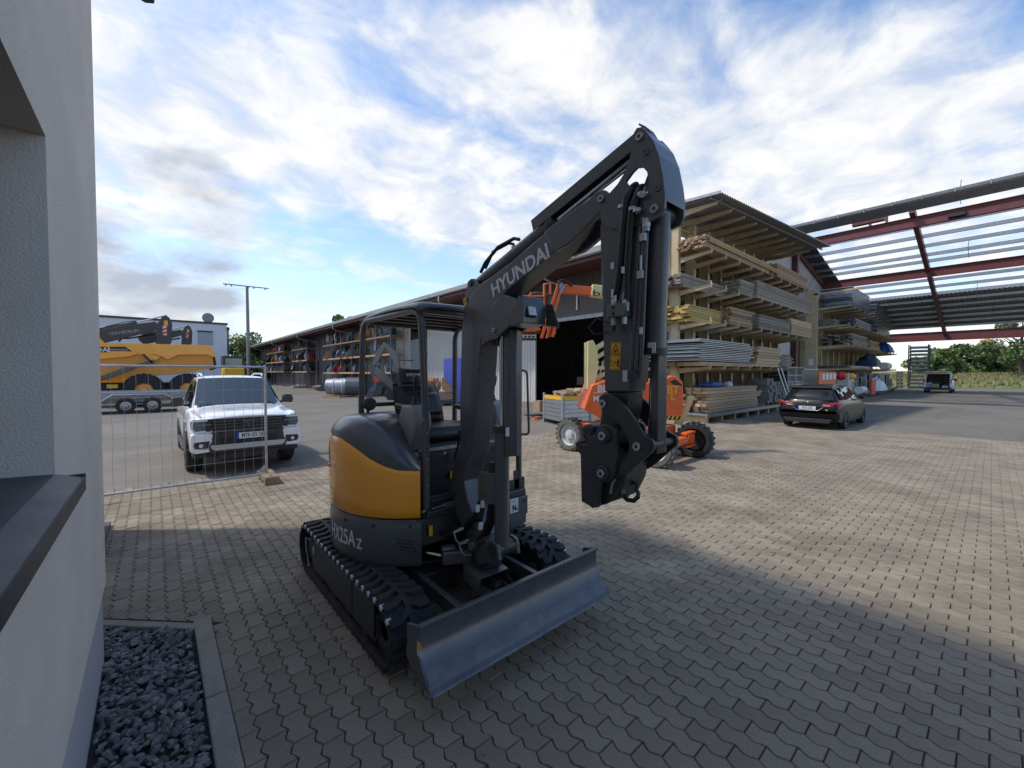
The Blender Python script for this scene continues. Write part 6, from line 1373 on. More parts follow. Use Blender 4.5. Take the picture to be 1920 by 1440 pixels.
q = MB(); corr(q, 10.6, 15.9, FA - .02, 4.9, 6.7, .22, .035); corr(q, 32.6, 96, FA, .3, 6.6, .3, .04); corr(q, 10.6, 32.6, FA + .02, 6.0, 6.9, .22, .035); q.build('dark_and_shaded_cladding', M['sheetd'], wh)  # upper strips are the beige sheeting, eave shade put into its dark colour
q = MB(); q.box(FA - .06, FA + .3, HB0, 10.62, 0, .4); q.box(FA - .06, FA + .3, 15.88, 96, 0, .36); q.build('base_wall', M['concrete'], wh)
q = MB()
for k in range(16): z = 4.62 + k * .075; q.box(FA - .06, FA + .02, 10.65, 15.85, z, z + .062)
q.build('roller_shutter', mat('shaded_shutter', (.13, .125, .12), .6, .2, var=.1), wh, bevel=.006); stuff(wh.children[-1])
q = MB()
for k in range(60): z = .02 + k * .075; q.box(FA - .05, FA - .01, 27.45, 29.95, z, z + .064)
q.build('roller_shutter', M['zincd'], wh, bevel=.006); stuff(wh.children[-1])
q = MB(); q.box(FA - .12, FA - .02, 10.6, 15.9, 4.45, 4.62); q.build('lintel', M['zincd'], wh)
q = MB(); q.box(FA - .07, FA - .035, 24.0, 25.1, .0, 2.1); q.build('side_door', mat('door_beige', (.42, .40, .35), .5), wh, bevel=.01)
# roof, fascia, gutter
rt_ = 6.62
q = MB(); q.prism([(EA, rt_), (EA + .02, rt_ + .16), (30, rt_ + 2.6), (30, rt_ + 2.45)], HB0 - .1, HB1, 'y'); q.build('roof', M['roofu'], wh)
q = MB(); q.box(EA + .12, EA + .17, HB0 - .1, HB1, rt_ - .30, rt_ - .02); q.add([(EA + .17, HB0, rt_ - .28), (FA, HB0, rt_ - .05), (FA, HB1, rt_ - .05), (EA + .17, HB1, rt_ - .28)], [(0, 1, 2, 3)]); q.build('fascia', M['bord2'], wh)
q = MB(); q.prism([(EA + .1, rt_ + .02), (EA + .08, rt_ - .10), (EA, rt_ - .15), (EA - .09, rt_ - .10), (EA - .11, rt_ + .02), (EA - .10, rt_ + .02), (EA - .08, rt_ - .09), (EA, rt_ - .135), (EA + .07, rt_ - .09), (EA + .09, rt_ + .02)], HB0 - .12, HB1, 'y'); q.build('gutter', M['zinc'], wh)
for k in range(14):
    q = MB(); y = 11.5 + k * 5.6; q.box(EA - .12, EA + .11, y, y + .05, rt_ - .16, rt_ + .04); q.build('gutter_bracket', M['zinc'], wh)
for y in (12.9, 21.6, 28.4, 41, 54, 68, 82):
    q = MB(); q.tube([(EA, y, rt_ - .12), (EA, y, rt_ - .45), (EA + .25, y, rt_ - .6), (FA - .12, y, rt_ - .95), (FA - .12, y, 4.9 if y < 40 else 4.5), (FA - .12, y, 3.4 if y > 30 else 4.9)], .05, 8); q.build('downpipe', M['zinc'], wh, smooth=True)
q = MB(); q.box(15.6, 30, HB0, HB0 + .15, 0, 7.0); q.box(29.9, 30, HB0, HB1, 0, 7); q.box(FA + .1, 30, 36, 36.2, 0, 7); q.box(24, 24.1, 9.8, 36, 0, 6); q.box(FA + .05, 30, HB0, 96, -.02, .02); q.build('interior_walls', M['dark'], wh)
for y in (10.5, 15.75, 17.2, 23.3):
    q = MB(); q.box(FA - .10, FA - .02, y, y + .16, 0, 6.2); q.build('wall_post', M['sheetw'], wh)
# shelves and cartons just inside the open hall door
sh = thing('storage_shelf', 'dim steel shelf with cartons standing inside the open hall door', 'shelf', (19, 13, 0))
q = MB()
for y in (10.2, 12.2, 14.2, 16.2):
    for x in (18.6, 19.6): q.box(x, x + .06, y, y + .06, 0, 3.6)
for z in (.3, 1.2, 2.1, 3.0): q.box(18.6, 19.66, 10.2, 16.2, z, z + .05)
q.build('frame', M['cabg'], sh)
rs_ = random.Random(21)
for k in range(22):
    z = (.35, 1.25, 2.15, 3.05)[k % 4]; y = 10.7 + (k // 4) * .95 + rs_.random() * .2; w_ = rs_.uniform(.3, .6)
    carton('brown carton inside the open hall door, %s shelf from the floor, %s from the right' % (ordw(k % 4), ordw(k // 4)), .5, w_, rs_.uniform(.3, .6), (18.95, y, z), grp='cartons on the shelf inside the hall')
# blue locker
lk = thing('blue_locker', 'tall blue steel locker with double doors against the pale hall wall', 'locker', (14.4, 21.8, 0))
q = MB(); q.box(14.0, 14.9, 20.75, 22.95, .06, 2.85); q.build('body', M['blue'], lk, bevel=.02)
for y0 in (20.8, 21.87):
    q = MB(); q.box(13.97, 14.0, y0, y0 + 1.03, .12, 2.80); d_ = q.build('door', M['blue'], lk, bevel=.012)
    q = MB(); q.box(13.955, 13.972, y0 + .85 if y0 < 21 else y0 + .12, y0 + .89 if y0 < 21 else y0 + .16, 1.2, 1.5); q.build('handle', M['black'], d_)

# ---------------- attachments, racks along the hall
def bucket_mesh():
    q = MB(); pr = [(.0, .62), (-.02, .40), (.03, .18), (.18, .04), (.38, .0), (.60, .06)]; q.prism(pr + [(y + .02, z + .015) for y, z in pr[::-1]], -.30, .30, 'x')
    for x in (-.30, .285): q.prism([(0, .62), (-.02, .40), (.03, .18), (.18, .04), (.38, 0), (.60, .06), (.50, .30), (.32, .50), (.16, .64)], x, x + .015, 'x')
    for x in (-.12, .10): q.prism([(-.02, .50), (-.04, .78), (.06, .84), (.20, .74), (.18, .60)], x, x + .02, 'x')
    for k in range(5): q.box(-.28 + k * .125, -.22 + k * .125, .58, .70, .04, .08)
    me = q.build('shell', bk); m_ = me.data; bpy.data.objects.remove(me); return m_
BKM = bucket_mesh()
blm = bpy.data.meshes.new('breaker'); q = MB(); q.box(-.15, .15, -.15, .15, .35, .95); q.cyl((0, 0, 0), (0, 0, .4), .05, 10); q.box(-.2, .2, -.05, .05, .85, 1.15); t_ = q.build('b', bk); BRM = t_.data; bpy.data.objects.remove(t_)
AMATS = [bk, pt, M['zincd'], mat('red_attachment', (.35, .04, .03), .5, var=.2), mat('dull_orange', (.45, .2, .05), .5, var=.2)]
def variants(me):
    r_ = []
    for m_ in AMATS:
        c = me.copy(); c.materials.clear(); c.materials.append(m_); r_.append(c)
    return r_
BKV, BRV = variants(BKM), variants(BRM)
ra = random.Random(9)
def pallet_rack(label, a, b0, b1, levels, bay, goods):
    t = thing('pallet_rack', label, 'rack', (a, (b0 + b1) / 2, 0)); n = max(1, round((b1 - b0) / bay)); top = levels[-1] + .9
    for k in range(n + 1):
        y = b0 + (b1 - b0) * k / n
        for x in (a, a + 1.05):
            q = MB(); q.box(x - .05, x + .05, y - .05, y + .05, 0, top); q.build('upright', mat('rack_blue', (.04, .08, .22), .5, var=.1) if x == a else M['zincd'], t)
    for z in levels:
        for x in (a - .03, a + 1.08):
            q = MB(); q.box(x - .03, x + .03, b0, b1, z - .14, z); q.build('beam', M['beam'], t)
        q = MB(); q.box(a, a + 1.05, b0, b1, z - .03, z + .012); q.build('shelf_boards', M['wood'], t)
    for z in levels:
        y = b1 - .5; cnt = 0
        while y > b0 + .5:
            r0 = ra.random(); s_ = ra.uniform(.8, 1.25); me = ra.choice(BKV if r0 < .72 else BRV)
            mi_ = ra.random(); me = (BKV if r0 < .75 else BRV)[0 if mi_ < .4 else 1 if mi_ < .62 else 2 if mi_ < .86 else 3 if mi_ < .93 else 4]
            o = inst('digging_bucket' if r0 < .75 else 'hydraulic_breaker', me, (a + .25 + ra.random() * .3, y, z + .012), (0, 0, ra.uniform(0, 6.28)), scale=(s_, s_, s_))
            tag(o, '%s, %s shelf of the %s, %s from the left' % (('digging bucket', 'breaker')[r0 >= .75], ('lowest', 'middle', 'top')[levels.index(z)], goods[0], ordw(cnt)), 'bucket' if r0 < .75 else 'breaker', goods[2])
            y -= ra.uniform(.55, .85); cnt += 1
    return t
pallet_rack('long pallet rack with tan beams and blue uprights nearest along the workshop hall', 13.9, 30.5, 47.5, (2.0, 3.45, 4.9), 2.83, ('long pallet rack', '', 'attachments on the long pallet rack'))
pallet_rack('short pallet rack with blue uprights in the middle of the hall front', 13.9, 54.0, 60.8, (2.15, 3.55, 5.0), 3.4, ('short middle pallet rack', '', 'attachments on the middle pallet rack'))
pallet_rack('farthest pallet rack at the end of the hall front', 13.9, 66.0, 78.0, (2.2, 3.6, 5.1), 4, ('farthest pallet rack', '', 'attachments on the far pallet rack'))
rq = random.Random(31)
for k in range(16):
    y = 31 + k * 1.05; s_ = rq.uniform(1.1, 1.7); o = inst('digging_bucket', BKV[rq.choice((0, 0, 1, 2))], (14.1 + rq.random() * .4, y, 0), (0, 0, rq.uniform(0, 6.28)), scale=(s_, s_, s_)); tag(o, 'large digging bucket on the ground under the long pallet rack, %s from the right' % ordw(k), 'bucket', 'buckets under the long rack')
def pallet(name, label, x, y, rz=0, z=0, w=1.2, d=.8, grp=None):
    t = thing(name, label, 'pallet', (x, y, z), grp)
    for k in range(5): q = MB(); q.box(-w / 2, w / 2, -d / 2 + k * (d - .1) / 4, -d / 2 + k * (d - .1) / 4 + .1, .12, .144); LB(q, 'board', M['wood'], t)
    for k in range(3): q = MB(); q.box(-w / 2 + k * (w - .12) / 2, -w / 2 + k * (w - .12) / 2 + .12, -d / 2, d / 2, 0, .118); LB(q, 'bearer', M['wood'], t)
    t.rotation_euler = (0, 0, R(rz)); return t
p = P(650, 744, z=0)
pallet('pallet', 'wooden pallet under the big round ditching bucket', p.x, p.y, 30, w=3.4, d=1.6)
dr = thing('ditching_bucket', 'very large rounded dark ditching bucket strapped on a wooden pallet', 'bucket', (p.x, p.y, .15))
q = MB(); q.lathe([(-1.5, 0), (-1.5, .62), (-.6, .66), (1.4, .70), (1.4, 0)], (0, 0, .68), 'x', 28); LB(q, 'shell', M['zincd'], dr, smooth=True, ang=40)
q = MB(); q.lathe([(.1, .67), (.1, .74), (1.5, .76), (1.5, 0)], (0, 0, .70), 'x', 28); LB(q, 'side_plate', pt, dr, smooth=True, ang=40)
for x in (-.9, -.2): q = MB(); q.lathe([(x, .665), (x, .69), (x + .05, .69), (x + .05, .665)], (0, 0, .68), 'x', 28); LB(q, 'strap', M['plastic_w'], dr)
dr.rotation_euler = (0, 0, R(-38))
p = P(600, 730, z=0); pallet('pallet', 'wooden pallet carrying loose white sheet scrap by the racks', p.x, p.y, 20, w=2.6, d=1.6)
q = MB()
for k in range(12): q.box(-.9 + rq.random() * .8, .2 + rq.random(), -.6 + rq.random() * .5, .1 + rq.random() * .5, .15 + k * .03, .165 + k * .03, rot=Matrix.Rotation(rq.uniform(-.3, .3), 3, 'Z') @ Matrix.Rotation(rq.uniform(-.15, .15), 3, 'Y'))
o = q.build('sheet_scrap', M['plastic_w']); o.location = (p.x, p.y, 0); tag(o, 'loose heap of white sheet scrap on a pallet by the racks', 'scrap', kind='stuff')
carton('large cardboard box on the ground before the farthest rack', 1.6, 1.4, 1.5, (*P(527, 716, z=0)[:2], 0), 20)
def barrel(label, p, r=.3, h=.9, m=None):
    q = MB(); q.lathe([(0, 0), (0, r), (.02, r), (h * .33, r), (h * .35, r * 1.04), (h * .37, r), (h * .65, r), (h * .67, r * 1.04), (h * .69, r), (h - .02, r), (h, r * .96), (h, 0)], (0, 0, 0), 'z', 20); o = q.build('barrel', m or M['blue'], smooth=True, ang=40); o.location = p; tag(o, label, 'barrel'); return o
pb = P(511, 715, z=0); barrel('blue plastic barrel left of the large cardboard box', pb, .6, 1.7); pb = P(541, 715, z=0); barrel('blue plastic barrel right of the large cardboard box', pb, .5, 1.6)
q = MB(); p = P(553, 721, z=0); q.box(-.8, .8, -.6, .6, 0, 1.1); q.box(-.7, .7, -.5, .5, 1.1, 1.3); o = q.build('black_crate', M['black'], bevel=.05); o.location = p; tag(o, 'black crate on the ground under the short middle rack', 'crate')
q = MB(); p = P(566, 727, z=0); q.box(-1.3, 1.3, -.8, .8, 0, .18); q.box(-1.1, 1.1, -.7, .7, .18, .26); o = q.build('steel_platform', M['zincd'], bevel=.03); o.location = p; tag(o, 'low grey steel platform lying before the short middle rack', 'platform')
p = P(583, 727, z=0); q = MB(); q.box(-.1, .1, -.1, .1, 0, 1.9); q.box(.9, 1.05, -.1, .1, 0, 1.5); q.beam((0, 0, .2), (.95, 0, 1.4), .1, .1); q.box(-.1, 1.05, -.1, .1, 1.4, 1.55); o = q.build('timber_trestle', M['woodn']); o.location = p; tag(o, 'small pale timber frame standing before the racks', 'frame')
# small black excavator behind the canopy
me_ = thing('compact_excavator', 'black compact excavator with curled arm seen behind the canopy seat', 'excavator', tuple(P(725, 750, z=0)))
Zm = P(725, 750, z=0); Zm = depth(Zm.x, Zm.y)
def mex(name, pts, th, m, off=0, bev=.02): q = oprism(pts, Zm + off, th); return q.build(name, m, me_, bevel=bev)
mex('boom', [(742, 700), (736, 675), (722, 650), (727, 645), (745, 662), (752, 700)], .3, pt)
mex('arm', [(727, 645), (722, 652), (712, 672), (700, 690), (696, 686), (706, 660), (720, 642)], .25, pt)
mex('bucket', [(696, 684), (706, 690), (712, 708), (700, 714), (694, 700)], .6, AMATS[0], -.1)
mex('cab_body', [(742, 690), (775, 690), (778, 728), (740, 728)], 1.5, M['black'], .1, .06)
mex('track', [(720, 740), (726, 730), (780, 730), (786, 740), (780, 750), (726, 750)], .35, M['rubber'], -.1, .05)
mex('red_link', [(700, 708), (712, 706), (716, 714), (702, 718)], .2, M['redf'], -.15)
mex('guard_rail', [(738, 675), (775, 675), (775, 677), (740, 677), (740, 690), (738, 690)], .05, M['black'], .1, 0)
q = oprism([(706, 688), (722, 700), (752, 735), (748, 742), (716, 715), (702, 700)], Zm - .3, .2); q.build('lower_arm', pt, me_, bevel=.02)
p = P(835, 775, z=0)
pallet('pallet', 'wooden pallet with rusty parts beside the blue locker', P(818, 760, z=0).x, P(818, 760, z=0).y, 10, w=1.6, d=1.2)
q = MB(); q.box(-.8, .8, -.6, .6, .15, .8); o = q.build('brown_crate', M['wood'], bevel=.02); o.location = P(818, 760, z=0); tag(o, 'brown wooden crate beside the blue locker', 'crate')
for k in range(3):
    o = inst('digging_bucket', BKV[4], tuple(P(808 + k * 11, 760, z=0) + Vector((0, 0, .82))), (0, 0, k * 2.0)); tag(o, 'dull orange bucket on the brown crate by the blue locker, %s from the left' % ordw(k), 'bucket', 'orange parts on the crate')
# grey box pallets by the hall door
bp_ = thing('box_pallet', 'ribbed galvanised box pallet with yellow top band full of cardboard', 'box pallet', (11.0, 10.0, 0))
dl = Vector((.33, .94, 0)).normalized(); dr_ = Vector((.94, -.33, 0)).normalized(); bw_, bd_ = 1.5, 1.15; N0 = Vector((0, 0, 0))
def face_panel(o_, d, ln_, name):
    n_ = Vector((0, 0, 1)).cross(d)
    for k in range(6):
        z = .16 + k * .155; q = MB(); a = o_ + d * .06; b = o_ + d * (ln_ - .06)
        pr = [(0, 0), (.0, .03), (-.025, .05), (-.025, .12), (0, .14), (.02, .14), (.02, 0)]
        vs = [e + n_ * x + Vector((0, 0, z + h)) for e in (a, b) for x, h in pr]; n = 7
        q.add(vs, [(i, (i + 1) % n, n + (i + 1) % n, n + i) for i in range(n)] + [tuple(range(n)), tuple(range(2 * n - 1, n - 1, -1))]); LB(q, 'rib_panel', M['yellow'] if k == 5 else M['zinc'], bp_)
face_panel(N0, dl, bw_, 'l'); face_panel(N0 + dr_ * bd_, dr_ * -1, bd_, 'r')
for c in (N0, dl * bw_, dr_ * bd_, dl * bw_ + dr_ * bd_): q = MB(); q.beam(c, c + Vector((0, 0, 1.16)), .07, .07); LB(q, 'corner_post', M['zinc'], bp_)
q = MB(); vs = [N0 + Vector((0, 0, .15)), dl * bw_ + Vector((0, 0, .15)), dl * bw_ + dr_ * bd_ + Vector((0, 0, .15)), dr_ * bd_ + Vector((0, 0, .15))]; q.add(vs, [(0, 1, 2, 3)]); q.add([dl * bw_, dl * bw_ + dr_ * bd_, dl * bw_ + dr_ * bd_ + Vector((0, 0, 1.08)), dl * bw_ + Vector((0, 0, 1.08))], [(0, 1, 2, 3)]); q.add([dr_ * bd_, dl * bw_ + dr_ * bd_, dl * bw_ + dr_ * bd_ + Vector((0, 0, 1.08)), dr_ * bd_ + Vector((0, 0, 1.08))], [(0, 1, 2, 3)]); LB(q, 'tray', M['zincd'], bp_)
cb = random.Random(8)
for k in range(9):
    c = Vector((11, 10, 0)) + dl * cb.uniform(.3, bw_ - .3) + dr_ * cb.uniform(.25, bd_ - .25); q = MB(); q.box(-.28, .28, -.2, .2, -.01, .01, rot=Matrix.Rotation(cb.uniform(0, 3), 3, 'Z') @ Matrix.Rotation(cb.uniform(-.6, .6), 3, 'X')); q.box(-.2, .2, -.15, .15, -.1, .1, rot=Matrix.Rotation(cb.uniform(0, 3), 3, 'Z') @ Matrix.Rotation(cb.uniform(-.5, .5), 3, 'Y'))
    o = q.build('cardboard_scrap', M['box']); o.location = (c.x, c.y, 1.08 + cb.random() * .12); tag(o, 'folded brown cardboard in the grey box pallet, %s piece from the bottom of the heap' % ordw(k), 'cardboard', 'cardboard in the box pallet')
p = P(1096, 776, z=0); q = MB()
for k in range(7): z = .1 + k * .15; q.box(-.6, .6, -.02, .02, z, z + .012); q.box(-.02, .02, -.02, 1, z, z + .012)
for k in range(12): q.box(-.6 + k * .1, -.59 + k * .1, -.02, .02, 0, 1.1)
q.box(-.6, .6, 0, 1, .1, .14); o = q.build('mesh_crate', M['zincd']); o.location = p; o.rotation_euler = (0, 0, R(-25)); tag(o, 'wire mesh crate standing between the box pallet and the orange lift', 'crate')
carton('small brown box on a dolly left of the grey box pallet', .35, .35, .5, tuple(P(1010, 780, z=0) + Vector((0, 0, .18))), 10)
q = MB(); p = P(1003, 784, z=0); q.box(-.4, .4, -.25, .25, .12, .16); 
for x in (-.3, .3): q.cyl((x, -.2, .06), (x, -.17, .06), .06, 10)
o = q.build('dolly', M['black']); o.location = p; tag(o, 'black wheeled dolly left of the grey box pallet', 'dolly')
q = MB(); p = P(1004, 787, z=0)
for k in range(5): q.tube([(p.x + .2 * math.cos(t * .7 + k) * (1 - k * .1), p.y + .2 * math.sin(t * .7 + k) * (1 - k * .1), .02 + .02 * k) for t in range(9)], .012, 6)
tag(q.build('orange_cable', M['lift'], smooth=True), 'coiled orange cable on the ground beside the dolly', 'cable')
ld_ = thing('ladder', 'aluminium stepladder leaning in the hall door behind the cream riser', 'ladder', (13.5, 10.6, 0))
for s_ in (0, .45):
    q = MB(); q.beam((13.2 + s_, 10.9, 0), (13.7 + s_ * .7, 10.5, 2.4), .03, .06); q.build('rail', M['zinc'], ld_)
for k in range(8): q = MB(); t = (k + 1) / 9; q.beam((13.2 + .5 * t, 10.9 - .4 * t, 2.4 * t), (13.65 + .365 * t, 10.9 - .4 * t, 2.4 * t), .03, .03); q.build('rung', M['zinc'], ld_)

# ================================================================ CANTILEVER RACKS
def planks(name, label, cat, a0, a1, b0, b1, z0, z1, nb, nz, m, seed=1, endj=.12, gap=.014, piece='plank', grp=None, battens=True, rz=0, skip=None):
    """pack of boards running along X; every board is an object of its own"""
    rr_ = random.Random(seed); t = thing(name, label, cat, ((a0 + a1) / 2, (b0 + b1) / 2, z0), grp)
    w_ = (b1 - b0) / nb; h_ = (z1 - z0) / nz; ms = []
    for k in range(3):
        L_ = (a1 - a0) * (1 - endj * .3 * k / 3); q = MB(); q.box(-L_ / 2, L_ / 2, -w_ / 2 + gap / 2, w_ / 2 - gap / 2, -h_ / 2 + gap / 2, h_ / 2 - gap / 2); o = q.build(piece, m); ms.append(o.data); bpy.data.objects.remove(o)
    for j in range(nz):
        for i in range(nb):
            if skip and skip(i, j): continue
            o = bpy.data.objects.new(piece, ms[rr_.randrange(3)]); COL.objects.link(o); o.parent = t
            o.location = (rr_.uniform(-endj, endj) * .5, -(b1 - b0) / 2 + (i + .5) * w_ + rr_.uniform(-.006, .006), (j + .5) * h_); o.rotation_euler = (0, rr_.gauss(0, .0006), rr_.gauss(0, .002))
    t.rotation_euler = (0, 0, R(rz)); return t
def cantilever(label, a_list, bt, bc, bb, levels, top, loc, tilt=.055):
    t = thing('cantilever_rack', label, 'rack', loc); mm = M['rackcol']
    for k, a in enumerate(a_list):
        q = MB(); q.box(a - .045, a + .045, bc - .17, bc + .17, 0, top); q.box(a - .10, a + .10, bc - .19, bc - .17, 0, top); q.box(a - .10, a + .10, bc + .17, bc + .19, 0, top); q.build('column', mm, t)
        q = MB(); q.box(a - .07, a + .07, bt + .05, bb, .0, .30); q.build('foot', mm, t)
        for z in levels:
            for e, s_ in ((bt, -1), (bb, 1)):
                ln_ = abs(e - (bc + s_ * .19)); z0_ = z - ln_ * tilt
                pr = [(bc + s_ * .192, z0_ - .20), (bc + s_ * .192, z0_), (e, z), (e, z - .10)]
                q = MB(); q.prism(pr, a - .004, a + .004, 'x')
                q.prism([(bc + s_ * .192, z0_), (bc + s_ * .192, z0_ - .008), (e, z - .008), (e, z)], a - .05, a + .05, 'x'); q.prism([(bc + s_ * .192, z0_ - .192), (bc + s_ * .192, z0_ - .20), (e, z - .10), (e, z - .092)], a - .05, a + .05, 'x')
                ar = q.build('arm', mm, t)
                if s_ < 0:
                    q = MB(); q.box(a - .018, a + .018, e - .03, e + .005, z - .12, z + .14); q.beam((a, e - .015, z - .10), (a, e - .06, z + .02), .02, .03); q.build('stop_pin', mm, ar)
    return t
A1L = [15.78 + 1.30 * k for k in range(10)]
TB = 6.93
cantilever('cream cantilever rack with corrugated roof carrying timber packs, nearest the lift', A1L, TB, 8.35, 9.75, (6.50, 5.23, 3.88, 2.16), 8.05, (21, 8.3, 0))
rk1 = bpy.data.objects['cantilever_rack']
q = MB(); n_ = 260
pts = []
for k in range(66):
    for o_, h in ((0, 0), (.3, 0), (.45, .045), (.85, .045)): pts.append(((k + o_) / 66, h))
vs = []
for t, h in pts:
    for w_, zz_ in ((0, 0), (1, .22)):
        x = 15.3 + 13.0 * t; vs.append((x, (6.4 - .5 * t) * (1 - w_) + 10.3 * w_, 8.29 + .56 * t + zz_ + h))
q.add(vs, [(2 * i, 2 * i + 2, 2 * i + 3, 2 * i + 1) for i in range(len(pts) - 1)]); q.build('roof_sheet', M['roofu'], rk1, fix=False)
q = MB(); q.beam((15.3, 6.42, 8.335), (15.3, 10.3, 8.55), .05, .10); q.build('roof_edge_trim', M['zincd'], rk1)
for w_ in (.10, .50, .85):
    q = MB(); q.beam((15.4, 6.4 * (1 - w_) + 10.3 * w_, 8.24 + .22 * w_), (28.3, 5.9 * (1 - w_) + 10.3 * w_, 8.79 + .22 * w_), .06, .07); q.build('purlin', M['zincd'], rk1)
for k, a in enumerate(A1L):
    q = MB(); zt_ = 8.19 + .56 * (a - 15.3) / 13; q.prism([(6.75, zt_ - .09), (6.75, zt_), (8.15, zt_ + .04), (9.9, zt_ + .10), (9.9, zt_ - .12), (8.5, zt_ - .2), (8.15, zt_ - .2)], a - .05, a + .05, 'x'); ra_ = q.build('roof_arm', M['rackcol'], rk1)
    q = MB(); q.beam((a + .02, 6.80, zt_ - .02), (a + .16, 6.62, zt_ + .10), .02, .04); q.build('clip', M['zinc'], ra_)
for z in (1.0, 3.1, 5.9, 7.7):
    q = MB(); q.box(15.85, 27.4, 8.32, 8.38, z, z + .06); q.build('brace', M['rackcol'], rk1)
q = MB(); q.box(15.55, 28.2, 6.95, 9.7, .30, .36); q.build('base_deck', M['zincd'], rk1)
q = MB(); q.box(15.5, 28.2, 6.88, 6.95, .24, .37); q.build('deck_edge', M['zinc'], rk1)
# level 1 (top)
planks('timber_pack', 'long pack of brown weathered boards on the top level under the corrugated roof', 'timber', 15.45, 22.2, 7.0, 8.12, 6.60, 7.06, 8, 5, M['wood'], 1)
planks('formwork_boards', 'thin yellow formwork boards along the front edge of the top timber pack', 'timber', 15.7, 23.6, 6.955, 6.995, 6.80, 6.98, 1, 3, M['woody'], 2, piece='board')
planks('timber_pack', 'square pack of reddish beams at the far end of the top level', 'timber', 23.2, 28.4, 6.98, 7.9, 6.62, 7.32, 6, 5, M['wood'], 3, endj=.06, piece='beam')
planks('timber_pack', 'grey brown boards lying at the back of the top level by the columns', 'timber', 15.9, 21, 8.6, 9.6, 6.56, 6.9, 7, 3, M['wood'], 4)
planks('timber_pack', 'loose dark boards lying on top of the top level pack', 'timber', 16.1, 19.5, 7.6, 8.2, 7.062, 7.16, 3, 1, M['wood'], 5)
planks('timber_pack', 'brown boards on the rear side of the second level behind the columns', 'timber', 15.9, 25, 8.6, 9.6, 5.2, 5.9, 4, 4, M['wood'], 61, endj=.6)
planks('timber_pack', 'brown boards on the rear side of the third level behind the columns', 'timber', 19.4, 27, 8.6, 9.6, 3.85, 4.7, 4, 4, M['wood'], 62, endj=.6)
planks('timber_pack', 'brown boards on the rear side of the top level behind the columns', 'timber', 21.4, 27.4, 8.6, 9.6, 6.5, 7.3, 4, 4, M['wood'], 63, endj=.6)
planks('timber_pack', 'brown boards on the rear side of the rack floor behind the columns', 'timber', 16.0, 27, 8.6, 9.6, .38, 1.7, 4, 5, M['wood'], 64, endj=.6)
# level 2
planks('timber_pack', 'grey planks set back on the second level near the excavator arm', 'timber', 15.1, 19.3, 7.75, 9.2, 5.22, 5.72, 8, 6, M['woodg'], 6, endj=.3)
planks('timber_pack', 'dark short beams in the middle of the second level', 'timber', 19.0, 20.6, 7.1, 8.1, 5.3, 5.95, 6, 5, M['woodg'], 7, piece='beam')
tp = planks('timber_pack', 'long grey pack with red painted marks at the far end of the second level', 'timber', 20.6, 28.9, 6.98, 7.95, 5.3, 6.12, 6, 5, M['woodg'], 8, endj=.05, piece='beam')
q = MB()
for k in range(5): q.box(21.9 + k * .14, 22.0 + k * .14, 6.968, 6.975, 5.93, 6.05)
q.build('red_marks', M['redf'], tp)
# level 3
planks('formwork_boards', 'yellow formwork beams on the third level near the excavator arm', 'timber', 15.4, 19.0, 7.6, 9.2, 3.90, 4.55, 7, 7, M['woody'], 9, endj=.4, piece='board')
planks('timber_pack', 'dark square timbers heaped in the middle of the third level', 'timber', 18.4, 21.4, 7.25, 8.15, 3.95, 4.72, 6, 6, M['wood'], 10, endj=.3, piece='beam')
planks('timber_pack', 'grey squared timber with strap on the third level', 'timber', 20.9, 25.3, 6.98, 7.8, 3.95, 4.62, 5, 5, M['woodg'], 11, endj=.05, piece='beam')
planks('timber_pack', 'fresh pale beams at the far end of the third level', 'timber', 25.5, 29.3, 6.98, 7.8, 3.95, 4.82, 5, 5, M['woodn'], 12, endj=.2, piece='beam')
# level 4: steel sheets and timber
M['sheet'] = mat('galvanised_sheet', (.30, .33, .37), .36, .75, var=.25, vscale=3, objrand=.5, dirt=.2)
planks('panel_bundle', 'stack of long galvanised scaffold panels on the lowest rack arms', 'steel panels', 15.0, 20.3, 7.0, 9.0, 2.36, 3.20, 1, 12, M['sheet'], 13, endj=.5, gap=.03, piece='panel')
planks('timber_pack', 'worn planks under the galvanised panels on the lowest arms', 'timber', 15.2, 20.4, 7.0, 9.0, 2.18, 2.34, 6, 1, M['wood'], 14)
planks('timber_pack', 'fresh pale cross timbers stacked on the lowest arms beside the panels', 'timber', 20.7, 23.9, 6.98, 7.9, 2.20, 3.14, 4, 7, M['woodn'], 15, endj=.5, piece='beam')
planks('panel_bundle', 'ragged dark sheets sticking out behind the fresh timber on the lowest arms', 'steel panels', 23.9, 26.2, 7.1, 7.9, 2.2, 2.9, 1, 8, M['woodg'], 16, endj=.9, gap=.03, piece='panel')
# ground deck
planks('timber_pack', 'large pack of fresh squared timber on the rack floor beside the lift', 'timber', 15.7, 21.3, 7.02, 8.0, .38, 1.34, 5, 8, M['woodn'], 17, endj=.5, piece='beam')
q = MB(); q.box(-.5, .5, -.3, .3, 0, .2); o = q.build('folded_tarp', M['tarp'], bevel=.06, seg=3); o.location = (17.2, 7.5, 1.345); tag(o, 'folded blue tarpaulin lying on the fresh timber pack', 'tarpaulin')
q = MB(); q.lathe([(0, 0), (0, .18), (.12, .2), (.2, .1), (.22, 0)], (0, 0, 0), 'z', 12); o = q.build('white_sack', M['plastic_w'], smooth=True); o.location = (18.6, 7.4, 1.345); tag(o, 'crumpled white sack beside the blue tarpaulin', 'sack')
rb = random.Random(17)
bkm = []
for m_ in (M['concrete'], mat('pale_block', (.36, .34, .28), .9, var=.15, bump=.2)):
    q = MB(); q.box(-.3, .3, -.15, .15, 0, .16); o = q.build('concrete_block', m_, bevel=.01); bkm.append(o)
